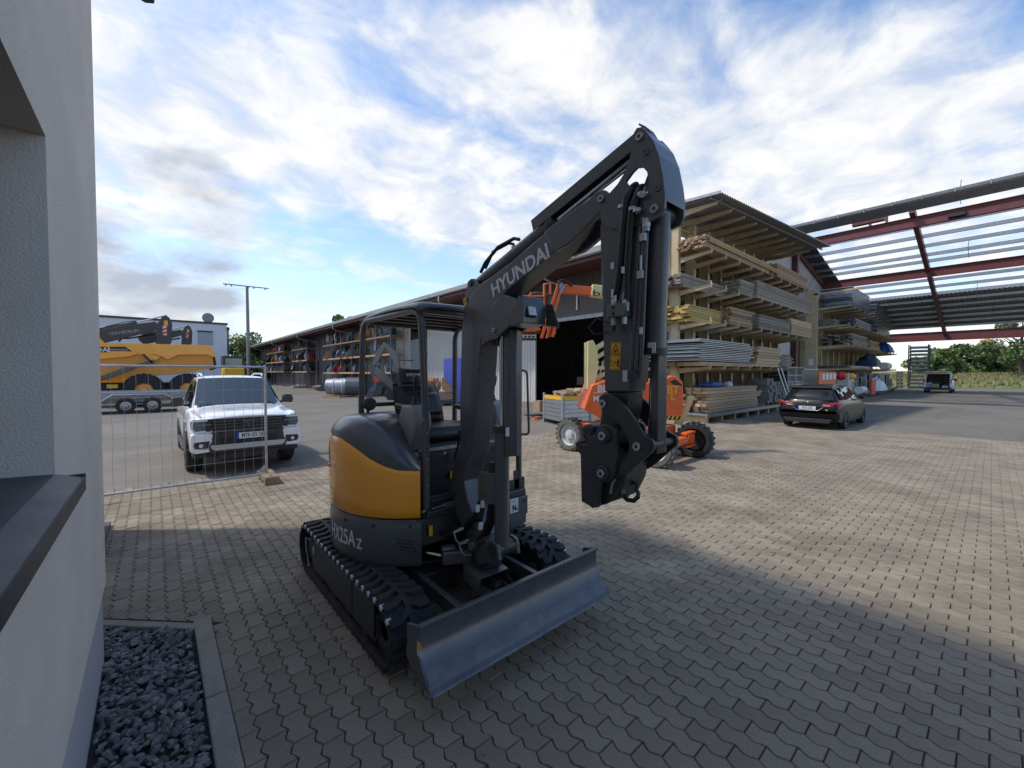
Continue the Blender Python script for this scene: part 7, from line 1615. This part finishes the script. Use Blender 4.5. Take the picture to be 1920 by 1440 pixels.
for i in range(9):
    for j in range(7 - (i // 2)):
        for k in range(2):
            o = bkm[1 if i > 6 else 0].copy(); COL.objects.link(o); o.location = (21.9 + i * .40 + rb.uniform(-.03, .03), 7.12 + k * .34 + rb.uniform(-.06, .06), .50 + j * .165); o.rotation_euler = (0, 0, R(90 + rb.uniform(-4, 4)) if i < 7 else R(rb.uniform(-4, 4)))
            tag(o, '%s concrete block, %s layer, %s column from left, %s row of rack floor stack' % (('grey', 'pale')[i > 6], ordw(j), ordw(i), ('front', 'back')[k]), 'concrete block', 'grey concrete blocks' if i <= 6 else 'pale concrete blocks')
for o in bkm: bpy.data.objects.remove(o)
for k in range(3): pallet('pallet', 'wooden pallet under the concrete blocks on the rack floor, %s from the left' % ordw(k), 22.3 + 1.3 * k, 7.4, 0, .36, grp='pallets under the concrete blocks')
def gridbox(label, x, y, z, w=1.2, d=.9, h=.9, m=None, grp=None):
    t = thing('mesh_box', label, 'mesh box', (x, y, z), grp); mm = m or M['zincd']; q = MB()
    for cx2 in (-w / 2, w / 2):
        for cy2 in (-d / 2, d / 2): q.box(cx2 - .03, cx2 + .03, cy2 - .03, cy2 + .03, 0, h)
    for zz2 in (.1, h / 2, h - .03):
        q.box(-w / 2, w / 2, -d / 2 - .02, -d / 2 + .02, zz2, zz2 + .04); q.box(-w / 2 - .02, -w / 2 + .02, -d / 2, d / 2, zz2, zz2 + .04)
    LB(q, 'frame', M['zinc'], t); q = MB()
    for k in range(14): q.box(-w / 2 + w * k / 13 - .006, -w / 2 + w * k / 13 + .006, -d / 2 - .005, -d / 2 + .005, .1, h)
    for k in range(8): q.box(-w / 2, w / 2, -d / 2 - .008, -d / 2 - .002, .1 + k * h / 9, .11 + k * h / 9)
    LB(q, 'mesh_panel', mm, t); q = MB(); q.box(-w / 2 + .04, w / 2 - .04, -d / 2 + .04, d / 2 - .04, .08, h * .92); LB(q, 'contents', mat('dark_scrap', (.045, .042, .04), .8, var=.5, vscale=20, bump=.8, bscale=15), t); return t
for i in range(2):
    for j in range(2): gridbox('galvanised mesh box, %s one of the %s pair behind the black estate car' % (('lower', 'upper')[j], ('left', 'right')[i]), 25.9 + i * 1.35, 7.5, .38 + j * .95)
for k, (u0, u1) in enumerate(((1457, 1478), (1464, 1484))):
    q = MB(); q.beam(P(u0, 690, b=6.75), P(u1, 752, b=6.45), .06, .06); o = q.build('steel_prop', M['zinc']); tag(o, '%s grey steel prop leaning against the mesh boxes' % ('left', 'right')[k], 'prop', 'leaning props')
# goods between the two racks
sc = random.Random(23)
fp_ = thing('fence_panel_stack', 'pale upright fence panels stacked between the two racks', 'fence panels', (31, 7.8, 0))
for k in range(4):
    q = MB(); y = 7.7 + k * .12
    for j in range(26): q.box(27.6 + j * .25, 27.64 + j * .25, y - .01, y + .01, .5, 2.15)
    q.box(27.6, 34, y - .02, y + .02, 2.12, 2.2); q.box(27.6, 34, y - .02, y + .02, .5, .56); q.build('fence_panel', mat('pale_fence', (.50, .49, .45), .5, var=.1), fp_)
br = thing('barrier_board', 'orange barrier with red and white striped board standing above the black car roof', 'barrier', (32.3, 6.9, 0))
a_, b_ = P(1534, 714, b=6.9), P(1567, 697, b=6.9)
q = MB(); q.box(a_.x, b_.x, 6.86, 6.94, a_.z - 1.2, b_.z); q.build('frame', M['lift'], br, bevel=.03)
q = MB(); q.box(a_.x + .45, b_.x - .15, 6.845, 6.86, a_.z + .05, b_.z - .12); bw2 = q.build('board', M['plastic_w'], br)
for k in range(4): q = MB(); x = a_.x + .5 + k * (b_.x - a_.x - .75) / 4; q.box(x, x + .18, 6.838, 6.845, a_.z + .05, b_.z - .12); q.build('red_stripe', M['redf'], bw2)
def ball(label, u, v, b, r, m, nm='warning_lamp'):
    p = P(u, v, b=b); q = MB(); q.lathe([(-r, 0), (-r * .8, r * .7), (0, r), (r * .8, r * .7), (r, 0)], (0, 0, 0), 'y', 16); o = q.build(nm, m, smooth=True); o.location = p; tag(o, label, 'lamp'); return o
ball('round red lamp body right of the striped barrier', 1577, 705, 6.8, .32, M['redf']); ball('small orange lamp body on the pale crate behind the black car', 1598, 706, 6.8, .22, M['orange'])
q = MB(); p = P(1590, 724, b=7.1); q.box(p.x - 1, p.x + 1, 6.9, 7.6, .4, 1.9); o = q.build('pale_crate', mat('cream_plastic', (.5, .48, .42), .5, var=.15), bevel=.04); tag(o, 'pale crate stack behind the black estate car roof', 'crate')
q = MB(); p = P(1614, 731, b=6.6); q.cyl((p.x - .9, 6.6, p.z), (p.x + .9, 6.6, p.z), .28, 20); o = q.build('foil_roll', M['plastic_w'], smooth=True, ang=40); tag(o, 'thick white roll lying on the floor deck right of the black car', 'roll')
q = MB(); p0, p1 = P(1633, 747, b=6.3), P(1641, 712, b=6.3); q.box(p0.x, p1.x, 6.25, 6.4, .2, p1.z); o = q.build('barrier_plate', M['redp'], bevel=.03); tag(o, 'upright orange red panel standing before the second rack', 'panel')

# ---- second rack
A2L = [38.4 + 1.9 * k for k in range(13)]
cantilever('second cream cantilever rack with steel mats and pipes, farther down the row', A2L, 6.9, 9.1, 9.9, (6.9, 5.5, 4.0, 2.3), 7.9, (50, 8.4, 0), tilt=.02)
rk2 = bpy.data.objects['cantilever_rack.001']
q = MB(); q.box(38.15, 38.35, 8.75, 9.5, 0, 8.3); q.build('end_column', M['rackcol'], rk2, bevel=.01)
q = MB(); q.box(38.12, 38.15, 8.95, 9.25, 2.5, 3.0); q.build('sign_plate', M['plastic_w'], rk2)
q = MB(); q.box(38.3, 62, 6.9, 9.9, .30, .38); q.box(38.3, 62, 6.85, 6.9, .22, .40); q.build('base_deck', M['zincd'], rk2)
q = MB(); q.box(38.3, 62, 9.82, 9.9, .4, 6.5); q.build('back_panel', mat('cream_back_sheet', (.30, .25, .14), .6, var=.15), rk2)
q = MB(); q.beam((38.2, 6.2, 8.0), (38.2, 9.0, 7.9), .1, .14); q.build('top_beam', M['rackcol'], rk2)
planks('steel_mats', 'tall stack of dark steel mats on the top level of the second rack', 'steel mats', 39.6, 46.5, 6.95, 9.0, 6.95, 8.45, 1, 16, M['sheet'], 41, endj=.5, gap=.04, piece='mat')
planks('steel_mats', 'second farther stack of dark steel mats on the top level', 'steel mats', 48.5, 56.0, 6.85, 8.8, 6.95, 8.2, 1, 13, M['sheet'], 42, endj=.8, gap=.04, piece='mat')
planks('steel_mats', 'farther steel mats on the second level of the second rack', 'steel mats', 49, 57, 6.85, 8.7, 5.5, 6.7, 1, 12, M['sheet'], 43, endj=.8, gap=.04, piece='mat')
planks('timber_pack', 'dark planks at the near end of the second level of the second rack', 'timber', 39.2, 43, 7.9, 9.0, 5.5, 6.05, 6, 4, M['woodg'], 44)
pb_ = thing('tube_bundle', 'bundle of scaffold tubes with bright open ends on the second rack', 'tubes', (44, 7.4, 5.55))
tm = None
for j in range(6):
    for i in range(9):
        q = MB(); 
        if tm is None:
            q.lathe([(-3, .045), (3, .045), (3, .055), (-3, .055), (-3, .045)], (0, 0, 0), 'x', 8); o = q.build('tube', M['zinc'], smooth=True, ang=50); tm = o.data; bpy.data.objects.remove(o)
        o = bpy.data.objects.new('tube', tm); COL.objects.link(o); o.parent = pb_; o.location = (sc.uniform(-.3, .3), -.45 + i * .115 + (.06 if j % 2 else 0), j * .10 + .05)
planks('timber_pack', 'dark ragged boards on the third level of the second rack', 'timber', 40, 46.5, 7.0, 9.0, 4.0, 4.95, 8, 7, M['woodg'], 45, endj=.9)
planks('timber_pack', 'pale ended boards farther along the third level', 'timber', 47, 52, 7.0, 8.6, 4.0, 4.8, 6, 5, M['wood'], 46, endj=.7)
planks('panel_bundle', 'flat grey sheets on the lowest arms of the second rack', 'steel panels', 40, 48, 7.0, 9.0, 2.3, 2.5, 1, 3, M['sheet'], 47, endj=.5, piece='panel')
def tarp(label, x, y, z, w, d, h, m=None, seed=0, nm='tarpaulin'):
    q = MB(); q.grid(lambda u, v: ((u - .5) * w * (1 + .1 * noise.noise(Vector((u * 4, v * 4, seed)))), (v - .5) * d, h * (math.sin(math.pi * min(1, max(0, u))) ** .4) * (math.sin(math.pi * v) ** .4) * (1 + .35 * noise.noise(Vector((u * 5, v * 5, seed + 3))))), 18, 12); o = q.build(nm, m or M['tarp'], smooth=True, ang=60); o.location = (x, y, z); tag(o, label, 'tarpaulin'); return o
tarp('bright blue tarpaulin heap on the upper far part of the second rack', 56.5, 7.4, 4.05, 3.5, 1.6, 1.0); tarp('dark blue tarpaulin heap on the lowest arms of the second rack', 49.5, 7.4, 2.5, 3.5, 1.6, 1.1, mat('dark_tarp', (.025, .04, .075), .5, var=.3), 4); tarp('crumpled white sheet bundle on the rack floor', 48.5, 6.8, .4, 3.2, 1.4, 1.1, M['plastic_w'], 9)
q = MB(); q.cyl((55, 7.1, 2.65), (57.5, 7.1, 2.65), .36, 20); tag(q.build('mesh_roll', M['plastic_w'], smooth=True, ang=40), 'thick pale roll on the lowest arms near the far end of the second rack', 'roll')
for k in range(11):
    x = 40.5 + k * 1.75; r0 = sc.random()
    if r0 < .5: gridbox('dark mesh box on the second rack floor, in place %s from the near end' % ordw(k), x, 7.5, .4, 1.5, 1.2, sc.uniform(.8, 1.5), grp='mesh boxes on the second rack floor')
    else:
        q = MB(); q.box(-.7, .7, -.5, .5, 0, sc.uniform(.6, 1.4)); q.box(-.5, .3, -.52, .3, .3, 1.5); o = q.build('equipment_crate', sc.choice((M['zincd'], M['cabg'], M['redp'], M['woodg'])), bevel=.04); o.location = (x, 7.5, .4); tag(o, 'assorted crate on the second rack floor, in place %s from the near end' % ordw(k), 'crate', 'crates on the second rack floor')
for k in range(2):
    q = MB(); q.box(60.5 + k * .1, 62.5, 6.4 + k * .3, 6.44 + k * .3, .3, 2.1); o = q.build('glass_panel', mat('grey_glass_panel', (.10, .13, .14), .1, coat=1.)); tag(o, '%s framed grey glass panel leaning at the far end of the second rack' % ('front', 'rear')[k], 'panel', 'leaning glass panels')
# black stillages stacked behind
for k in range(12):
    t = thing('stillage', 'black steel stillage, %s from the bottom of the tall stack beyond the second rack' % ordw(k), 'stillage', (71, 5.9, .1 + k * .44), 'stacked black stillages')
    q = MB(); q.box(-.9, .9, -.9, .9, 0, .10); LB(q, 'tray', M['cabg'], t); q = MB()
    for x in (-.85, .85):
        for y in (-.85, .85): q.box(x - .06, x + .06, y - .06, y + .06, .10, .44)
    LB(q, 'posts', M['cabg'], t); q = MB(); q.box(-.7, .7, -.7, .7, .13, .26); LB(q, 'load', M['zinc'], t)

# ================================================================ OPEN STEEL HALL (right)
oh = thing('steel_hall', 'white clad hall with oxide red columns whose open roof frame reaches over the yard', 'building', (46, 10, 0))
GB = 10.05
def zr(a): return 11.96 - (a - 35.3) * .194
q = MB(); n = 90
for k in range(n):
    a0_ = 29 + k * .38; a1_ = a0_ + .38; zt0 = min(zr(a0_), 12.5) - .5
    for o_, h in ((0, 0),):
        q.add([(a0_, GB, 0), (a0_ + .15, GB, 0), (a0_ + .15, GB, zt0), (a0_, GB, zt0)], [(0, 1, 2, 3)]); q.add([(a0_ + .15, GB, 0), (a0_ + .19, GB - .04, 0), (a0_ + .19, GB - .04, zt0), (a0_ + .15, GB, zt0)], [(0, 1, 2, 3)]); q.add([(a0_ + .19, GB - .04, 0), (a0_ + .34, GB - .04, 0), (a0_ + .34, GB - .04, zt0), (a0_ + .19, GB - .04, zt0)], [(0, 1, 2, 3)]); q.add([(a0_ + .34, GB - .04, 0), (a1_, GB, 0), (a1_, GB, zt0), (a0_ + .34, GB - .04, zt0)], [(0, 1, 2, 3)])
q.build('gable_cladding', M['sheetw'], oh)
for a in (36.6, 46.0, 53, 60, 63.4, 66.5):
    q = MB(); zc = zr(a) - .5; q.box(a - .22, a + .22, GB - .42, GB - .40, 0, zc); q.box(a - .22, a + .22, GB - .08, GB - .06, 0, zc); q.box(a - .015, a + .015, GB - .40, GB - .08, 0, zc); q.build('column', M['bord'], oh)
q = MB(); q.box(29, 66.5, GB - .14, GB - .06, 7.5, 7.8); q.build('rail', M['bord'], oh)
q = MB(); q.tube([(37.2, GB - .2, 10.2), (41.8, GB - .2, 6.4)], .012, 5); q.tube([(41.8, GB - .2, 10), (37.2, GB - .2, 6.4)], .012, 5); q.build('bracing_cable', M['cabg'], oh)
def ibeam(name, a, zb_, h, y0, y1, w=.3):
    q = MB(); q.box(a - .012, a + .012, y0, y1, zb_ + .025, zb_ + h - .025); q.box(a - w / 2, a + w / 2, y0, y1, zb_, zb_ + .025); q.box(a - w / 2, a + w / 2, y0, y1, zb_ + h - .025, zb_ + h); return q.build(name, M['bord'], oh)
zb1 = P(1920, 387, a=35.3).z; zb2 = P(1920, 497, a=44.7).z; zb3 = P(1920, 632, a=63.6).z
ibeam('main_beam', 35.3, zb1, .62, -9, 9.9); ibeam('main_beam', 44.7, zb2, .66, -9, 9.9); ibeam('main_beam', 63.6, zb3, .95, -9, 9.9)
print('beams', zb1, zb2, zb3, 'roof', zr(35.3), zr(44.7), zr(63.6))
RB = 3.35
q = MB(); q.beam((34.6, RB, zr(34.6) - .35), (63.6, RB, zr(63.6) - .35), .25, .42); q.build('rafter', M['bord'], oh)
for yy in (-6.0, 9.95):
    q = MB(); q.beam((34.6, yy, zr(34.6) - .35), (66, yy, zr(66) - .35), .25, .42); q.build('rafter', M['bord'], oh)
for a in [36.4, 37.6, 39.2, 40.8, 42.4, 43.6, 46.2, 47.6, 49.3, 51.0, 52.8, 54.5, 56.2, 57.9, 59.6, 61.4]:
    q = MB(); z = zr(a) - .12; q.box(a - .035, a + .035, -9, 10.2, z - .12, z + .12); q.box(a - .035, a + .09, -9, 10.2, z + .10, z + .12); q.box(a - .09, a + .035, -9, 10.2, z - .12, z - .10); q.build('purlin', M['zinc'], oh)
q = MB(); pr = []
for k in range(70):
    y = -9 + k * .27
    for o_, h in ((0, 0), (.1, .04), (.17, .04), (.24, 0)): pr.append((y + o_, h))
for a0_, a1_, y0_ in ((51.8, 61.9, -9),):
    vs = [(a, y, zr(a) + h) for y, h in pr for a in (a0_, a1_)]; q.add(vs, [(2 * i, 2 * i + 2, 2 * i + 3, 2 * i + 1) for i in range(len(pr) - 1)])
q.build('roof_sheet', M['roofu'], oh, fix=False)
q = MB(); vs = []; pr2 = [(8.9 + (k // 4) * .27 + (0, .1, .17, .24)[k % 4], (0, .05, .05, 0)[k % 4]) for k in range(120)]
vs = [(a, y, zr(a) + h) for y, h in pr2 for a in (34.4, 66.5)]; q.add(vs, [(2 * i, 2 * i + 2, 2 * i + 3, 2 * i + 1) for i in range(len(pr2) - 1)]); q.build('roof_sheet', M['sheetd'], oh, fix=False)
g0 = P(1920, 324, a=31.3).z
q = MB(); q.prism([(31.45, g0 + .0), (31.42, g0 - .14), (31.3, g0 - .20), (31.18, g0 - .14), (31.14, g0), (31.16, g0), (31.2, g0 - .12), (31.3, g0 - .18), (31.4, g0 - .12), (31.43, g0)], -9, 16, 'y'); q.build('gutter', M['zinc'], oh)
for k in range(16): q = MB(); y = -7 + k * 1.2; q.box(31.12, 31.47, y, y + .04, g0 - .21, g0 + .03); q.build('gutter_bracket', M['zincd'], oh)
q = MB(); q.add([(31.5, -9, g0 - .1), (31.5, 16, g0 - .1), (32.9, 16, g0 - .2), (32.9, -9, g0 - .2)], [(0, 1, 2, 3)]); q.build('eaves_sheet', M['zincd'], oh, solid=.04)
q = MB(); q.box(33.0, 33.1, -9, 10, g0 - .75, g0 - .62); q.build('edge_purlin', M['bord'], oh)
q = MB(); bx = P(1670, 405, a=33.2); q.box(33.1, 33.5, 4.4, 5.9, bx.z - .15, bx.z + .25); q.build('splice_plate', M['bord'], oh)
for y, z in ((5.3, zb1 + .62), (4.5, zb1 + .62)): q = MB(); q.box(35.2, 35.4, y, y + .12, z, z + .55); q.build('stub_post', M['bord'], oh)
q = MB(); lamp = P(1794, 405, a=35.2); q.box(35.0, 35.3, lamp.y - .35, lamp.y + .35, zb1 + .12, zb1 + .45); q.build('floodlight', M['cabg'], oh, bevel=.02)
for u, a in ((1800, 33.2), (1818, 41), (1836, 50), (1868, 55)):
    q = MB(); p = P(u, 430, a=a); z0 = zr(a); q.tube([(a, p.y, z0), (a + .05, p.y + .05, z0 - .6), (a, p.y, z0 - 1.3)], .015, 5); q.build('hanging_cable', M['cabg'], oh)
for x, y in ((35.3, -8.8), (44.7, -8.8), (63.6, -8.8)):
    q = MB(); q.box(x - .15, x + .15, y - .15, y + .15, 0, zr(x) - .5); q.build('column', M['bord'], oh)
# ================================================================ FAR BACKGROUND
hs_ = thing('white_house', 'white flat roofed building with one shuttered window beyond the dump truck', 'building', (-4, 50, 0))
cr_ = P(425, 606, b=50); ht = cr_.z
q = MB(); q.box(-26, cr_.x, 50, 64, 0, ht - .18); q.build('wall', M['housew'], hs_)
q = MB(); q.box(-26.1, cr_.x + .08, 49.92, 64.1, ht - .18, ht); q.build('roof_edge', M['cabg'], hs_)
a_, b_ = P(371, 646, b=50), P(398, 623, b=50); q = MB(); q.box(a_.x, b_.x, 49.93, 50.02, a_.z, b_.z); wn = q.build('window', mat('shutter_grey', (.36, .38, .42), .5), hs_)
for k in range(9): q = MB(); z = a_.z + .05 + k * (b_.z - a_.z - .2) / 9; q.box(a_.x + .05, b_.x - .05, 49.90, 49.93, z, z + .12); q.build('shutter_slat', mat('shutter_grey', (.36, .38, .42), .5), wn)
q = MB(); q.box(a_.x - .05, b_.x + .05, 49.85, 49.95, b_.z - .02, b_.z + .10); q.build('shutter_case', M['cabg'], wn)
q = MB(); q.box(cr_.x + .02, cr_.x + .16, 49.95, 50.1, 0, ht - .5); q.box(cr_.x - .02, cr_.x + .22, 49.9, 50.15, ht - .7, ht - .4); q.build('downpipe', M['cabg'], hs_)
sd_ = P(390, 600, b=52); sdt = thing('satellite_dish', 'grey satellite dish on the white building roof', 'satellite dish', tuple(sd_))
q = MB(); q.lathe([(0, 0), (-.03, .2), (-.12, .5)], (0, 0, .2), 'y', 20); LB(q, 'dish', M['lightgrey'], sdt, smooth=True, solid=.02)
q = MB(); q.cyl((0, .1, -.6), (0, .1, .3), .04, 8); LB(q, 'mast', M['cabg'], sdt)
# pylon mast with cross arm
Zq = 66.0
mp_ = thing('lattice_mast', 'tall grey mast with a T shaped cross arm rising behind the hall', 'mast', tuple(Zp(466, 700, Zq)))
def mast():
    b0 = Zp(467, 690, Zq); t0 = Zp(466, 537, Zq); q = MB(); q.tube([Vector((b0.x, b0.y, 0)), t0], [.30, .2], 10); q.build('mast_tube', mat('mast_grey', (.24, .22, .21), .7, var=.1), mp_, smooth=True, ang=50)
    l_, r_ = Zp(422, 533, Zq), Zp(506, 542, Zq)
    q = MB(); q.beam(l_, r_, .22, .16); q.build('cross_arm', M['zincd'], mp_)
    q = MB()
    for k in (0, 1, 4, 5, 7): p = l_.lerp(r_, k / 8 + .05); q.box(p.x - .08, p.x + .08, p.y - .08, p.y + .08, p.z - .28, p.z - .06)
    q.build('insulators', M['cabg'], mp_)
mast()
rt2 = random.Random(77)
def tree(label, x, y, h, r, m, cat='tree', grp=None, n=1500, ls=.22, low=.15, name='broadleaf_tree', blobs=14):
    t = thing(name, label, cat, (x, y, 0), grp)
    q = MB(); q.tube([(0, 0, 0), (.1, .05, h * .25), (0, .1, h * .5), (.1, 0, h * .8)], [r * .09, r * .07, r * .05, r * .015], 8)
    for k in range(7):
        a = rt2.uniform(0, 6.28); z = h * rt2.uniform(.25, .6); e = Vector((math.cos(a) * r * .7, math.sin(a) * r * .7, z + h * .22)); q.tube([(0, .05, z), e * .5 + Vector((0, 0, z * .55)), e], [r * .035, r * .022, r * .008], 5)
    LB(q, 'trunk', M['bark'], t, smooth=True)
    q = MB(); cs = []
    for k in range(blobs):
        a = rt2.uniform(0, 6.28); zf = rt2.uniform(low, .92); rr2 = r * math.sqrt(max(.05, 1 - ((zf - .5) / .62) ** 2)) * rt2.uniform(.2, .78); cs.append(((math.cos(a) * rr2, math.sin(a) * rr2, h * zf), r * rt2.uniform(.24, .42)))
    for c, br_ in cs: leafy(q, c, (br_, br_, br_ * .8), n // blobs, ls, .35, rt2)
    LB(q, 'crown', m, t, fix=False); return t
def at(u, Z): p = Zp(u, 700, Z); return p.x, p.y
x, y = at(455, 78); tree('rounded green tree left of the mast behind the loader', x, y, 8.6, 4.6, M['leaf'], n=5000, ls=.26)
x, y = at(492, 84); tree('bright green tree between the mast and the hall roof', x, y, 9.8, 4.6, M['leaf'], n=5000, ls=.26)
x, y = at(470, 70); tree('dark green tree low behind the mast foot', x, y, 6.0, 4.4, M['leafd'], n=4000, ls=.24)
x, y = at(425, 82); tree('green tree partly hidden by the white building', x, y, 7.4, 3.4, M['leafd'], n=3000, ls=.24)
x, y = at(655, 75); tree('tree top showing above the long hall roof', x, y, 13.1, 3.6, M['leaf'], n=2600, ls=.30, low=.5)
x, y = at(705, 90); tree('second small tree top above the hall roof', x, y, 11.5, 2.8, M['leafd'], n=1500, ls=.28, low=.5)
x, y = at(212, 70); tree('tiny tree tip above the white building, left', x, y, 11.5, 1.8, M['leafd'], n=900, ls=.25, low=.5)
x, y = at(335, 76); tree('small tree tip above the white building, right', x, y, 11.2, 2.4, M['leafd'], n=1200, ls=.25, low=.5)
# embankment and hedge at the far right
def bank(u, v):
    x, y = 84 + 40 * v, -75 + 110 * u; h = 2.4 * (1 - math.exp(-v * 4)) * (1 + .15 * noise.noise(Vector((x * .1, y * .1, 0)))); return (x - 3 * math.sin(u * 3), y, -.02 + h)
q = MB(); q.grid(bank, 50, 12); struct(q.build('grass_bank', M['grassy'], smooth=True))
gt = MB()
for _ in range(9000):
    u_, v_ = rt2.random(), rt2.random() * .35; p = bank(u_, v_); h = rt2.uniform(.15, .5); a = rt2.uniform(0, 3.14)
    gt.add([(p[0], p[1] - .12, p[2]), (p[0], p[1] + .12, p[2]), (p[0] + rt2.uniform(-.15, .15), p[1] + rt2.uniform(-.2, .2), p[2] + h)], [(0, 1, 2)])
stuff(gt.build('tall_grass', mat('grass_blades', (.12, .13, .045), .9, 0, col2=(.26, .22, .11), vscale=.3, island=.5), fix=False))
hedge = [(1752, 94, 5.6, 3.0), (1775, 94, 6.8, 3.4), (1800, 98, 7.6, 4.0), (1826, 96, 8.6, 4.2), (1852, 98, 7.2, 4.2), (1880, 96, 7.6, 4.4), (1908, 98, 6.8, 4.4), (1940, 96, 7.4, 4.6), (1975, 98, 7.8, 5), (1735, 104, 5.6, 3.4), (1765, 106, 7.8, 4), (1815, 108, 8.4, 4.5), (1868, 108, 8.2, 4.6), (1925, 108, 8.2, 4.6), (2010, 100, 8, 5)]
for k, (u, Z, h, r) in enumerate(hedge):
    x, y = at(u, Z * .72); t = tree('bushy hedge tree on the bank, %s row, %s from the left' % (('front', ordw(k)) if k < 9 or k == 14 else ('back', ordw(k - 9))), x, y, h * .84, r * .95, M['leaf'] if k % 3 else M['leafd'], n=2600, ls=.30, low=.08, grp='hedge trees on the bank', name='hedge_tree')
x, y = at(1915, 58); tree('taller loose crowned tree at the far right edge beyond the roof frame', x, y, 11.5, 3.6, M['leafd'], n=3600, ls=.22, low=.3)
x, y = at(1857, 100); tree('pale sparse tree beside the yellow mast', x, y, 10.8, 3.6, mat('pale_leaf', (.22, .20, .10), .7, island=.4), n=1500, ls=.25, low=.5)
ym = thing('yellow_crane', 'distant yellow crane mast above the hedge', 'crane', (*at(1850, 100), 0))
q = MB(); x, y = at(1850, 99); q.box(x - .35, x + .35, y - .35, y + .35, 0, 10.4); q.build('mast', M['yellow'], ym)
q = MB(); q.beam(Zp(1836, 639.5, 99), Zp(1862, 639.5, 99), .3, .3); q.build('jib', M['yellow'], ym)
tx = P(1910, 722, z=.0); ft_ = thing('flat_trailer', 'dark low trailer parked before the grass bank at the right edge', 'trailer', (tx.x, tx.y, 0))
q = MB(); q.box(-2, 3.2, -2.5, .8, .8, 1.7); LB(q, 'load_box', M['cabg'], ft_, bevel=.05)
q = MB(); q.cyl((-1.2, .1, .4), (-1.2, .5, .4), .4, 16); q.cyl((1.0, .1, .4), (1.0, .5, .4), .4, 16); LB(q, 'wheels', M['rubber'], ft_)
# distant hills
q = MB()
def hill(u, v):
    a = R(-60 + 220 * u); r = 820; h = (6 + 9 * noise.noise(Vector((u * 9, 0, 0)))) * (1 - v) + 0; return (r * math.cos(a) + (40 * v) * 0, r * math.sin(a), h if v < .5 else -2)
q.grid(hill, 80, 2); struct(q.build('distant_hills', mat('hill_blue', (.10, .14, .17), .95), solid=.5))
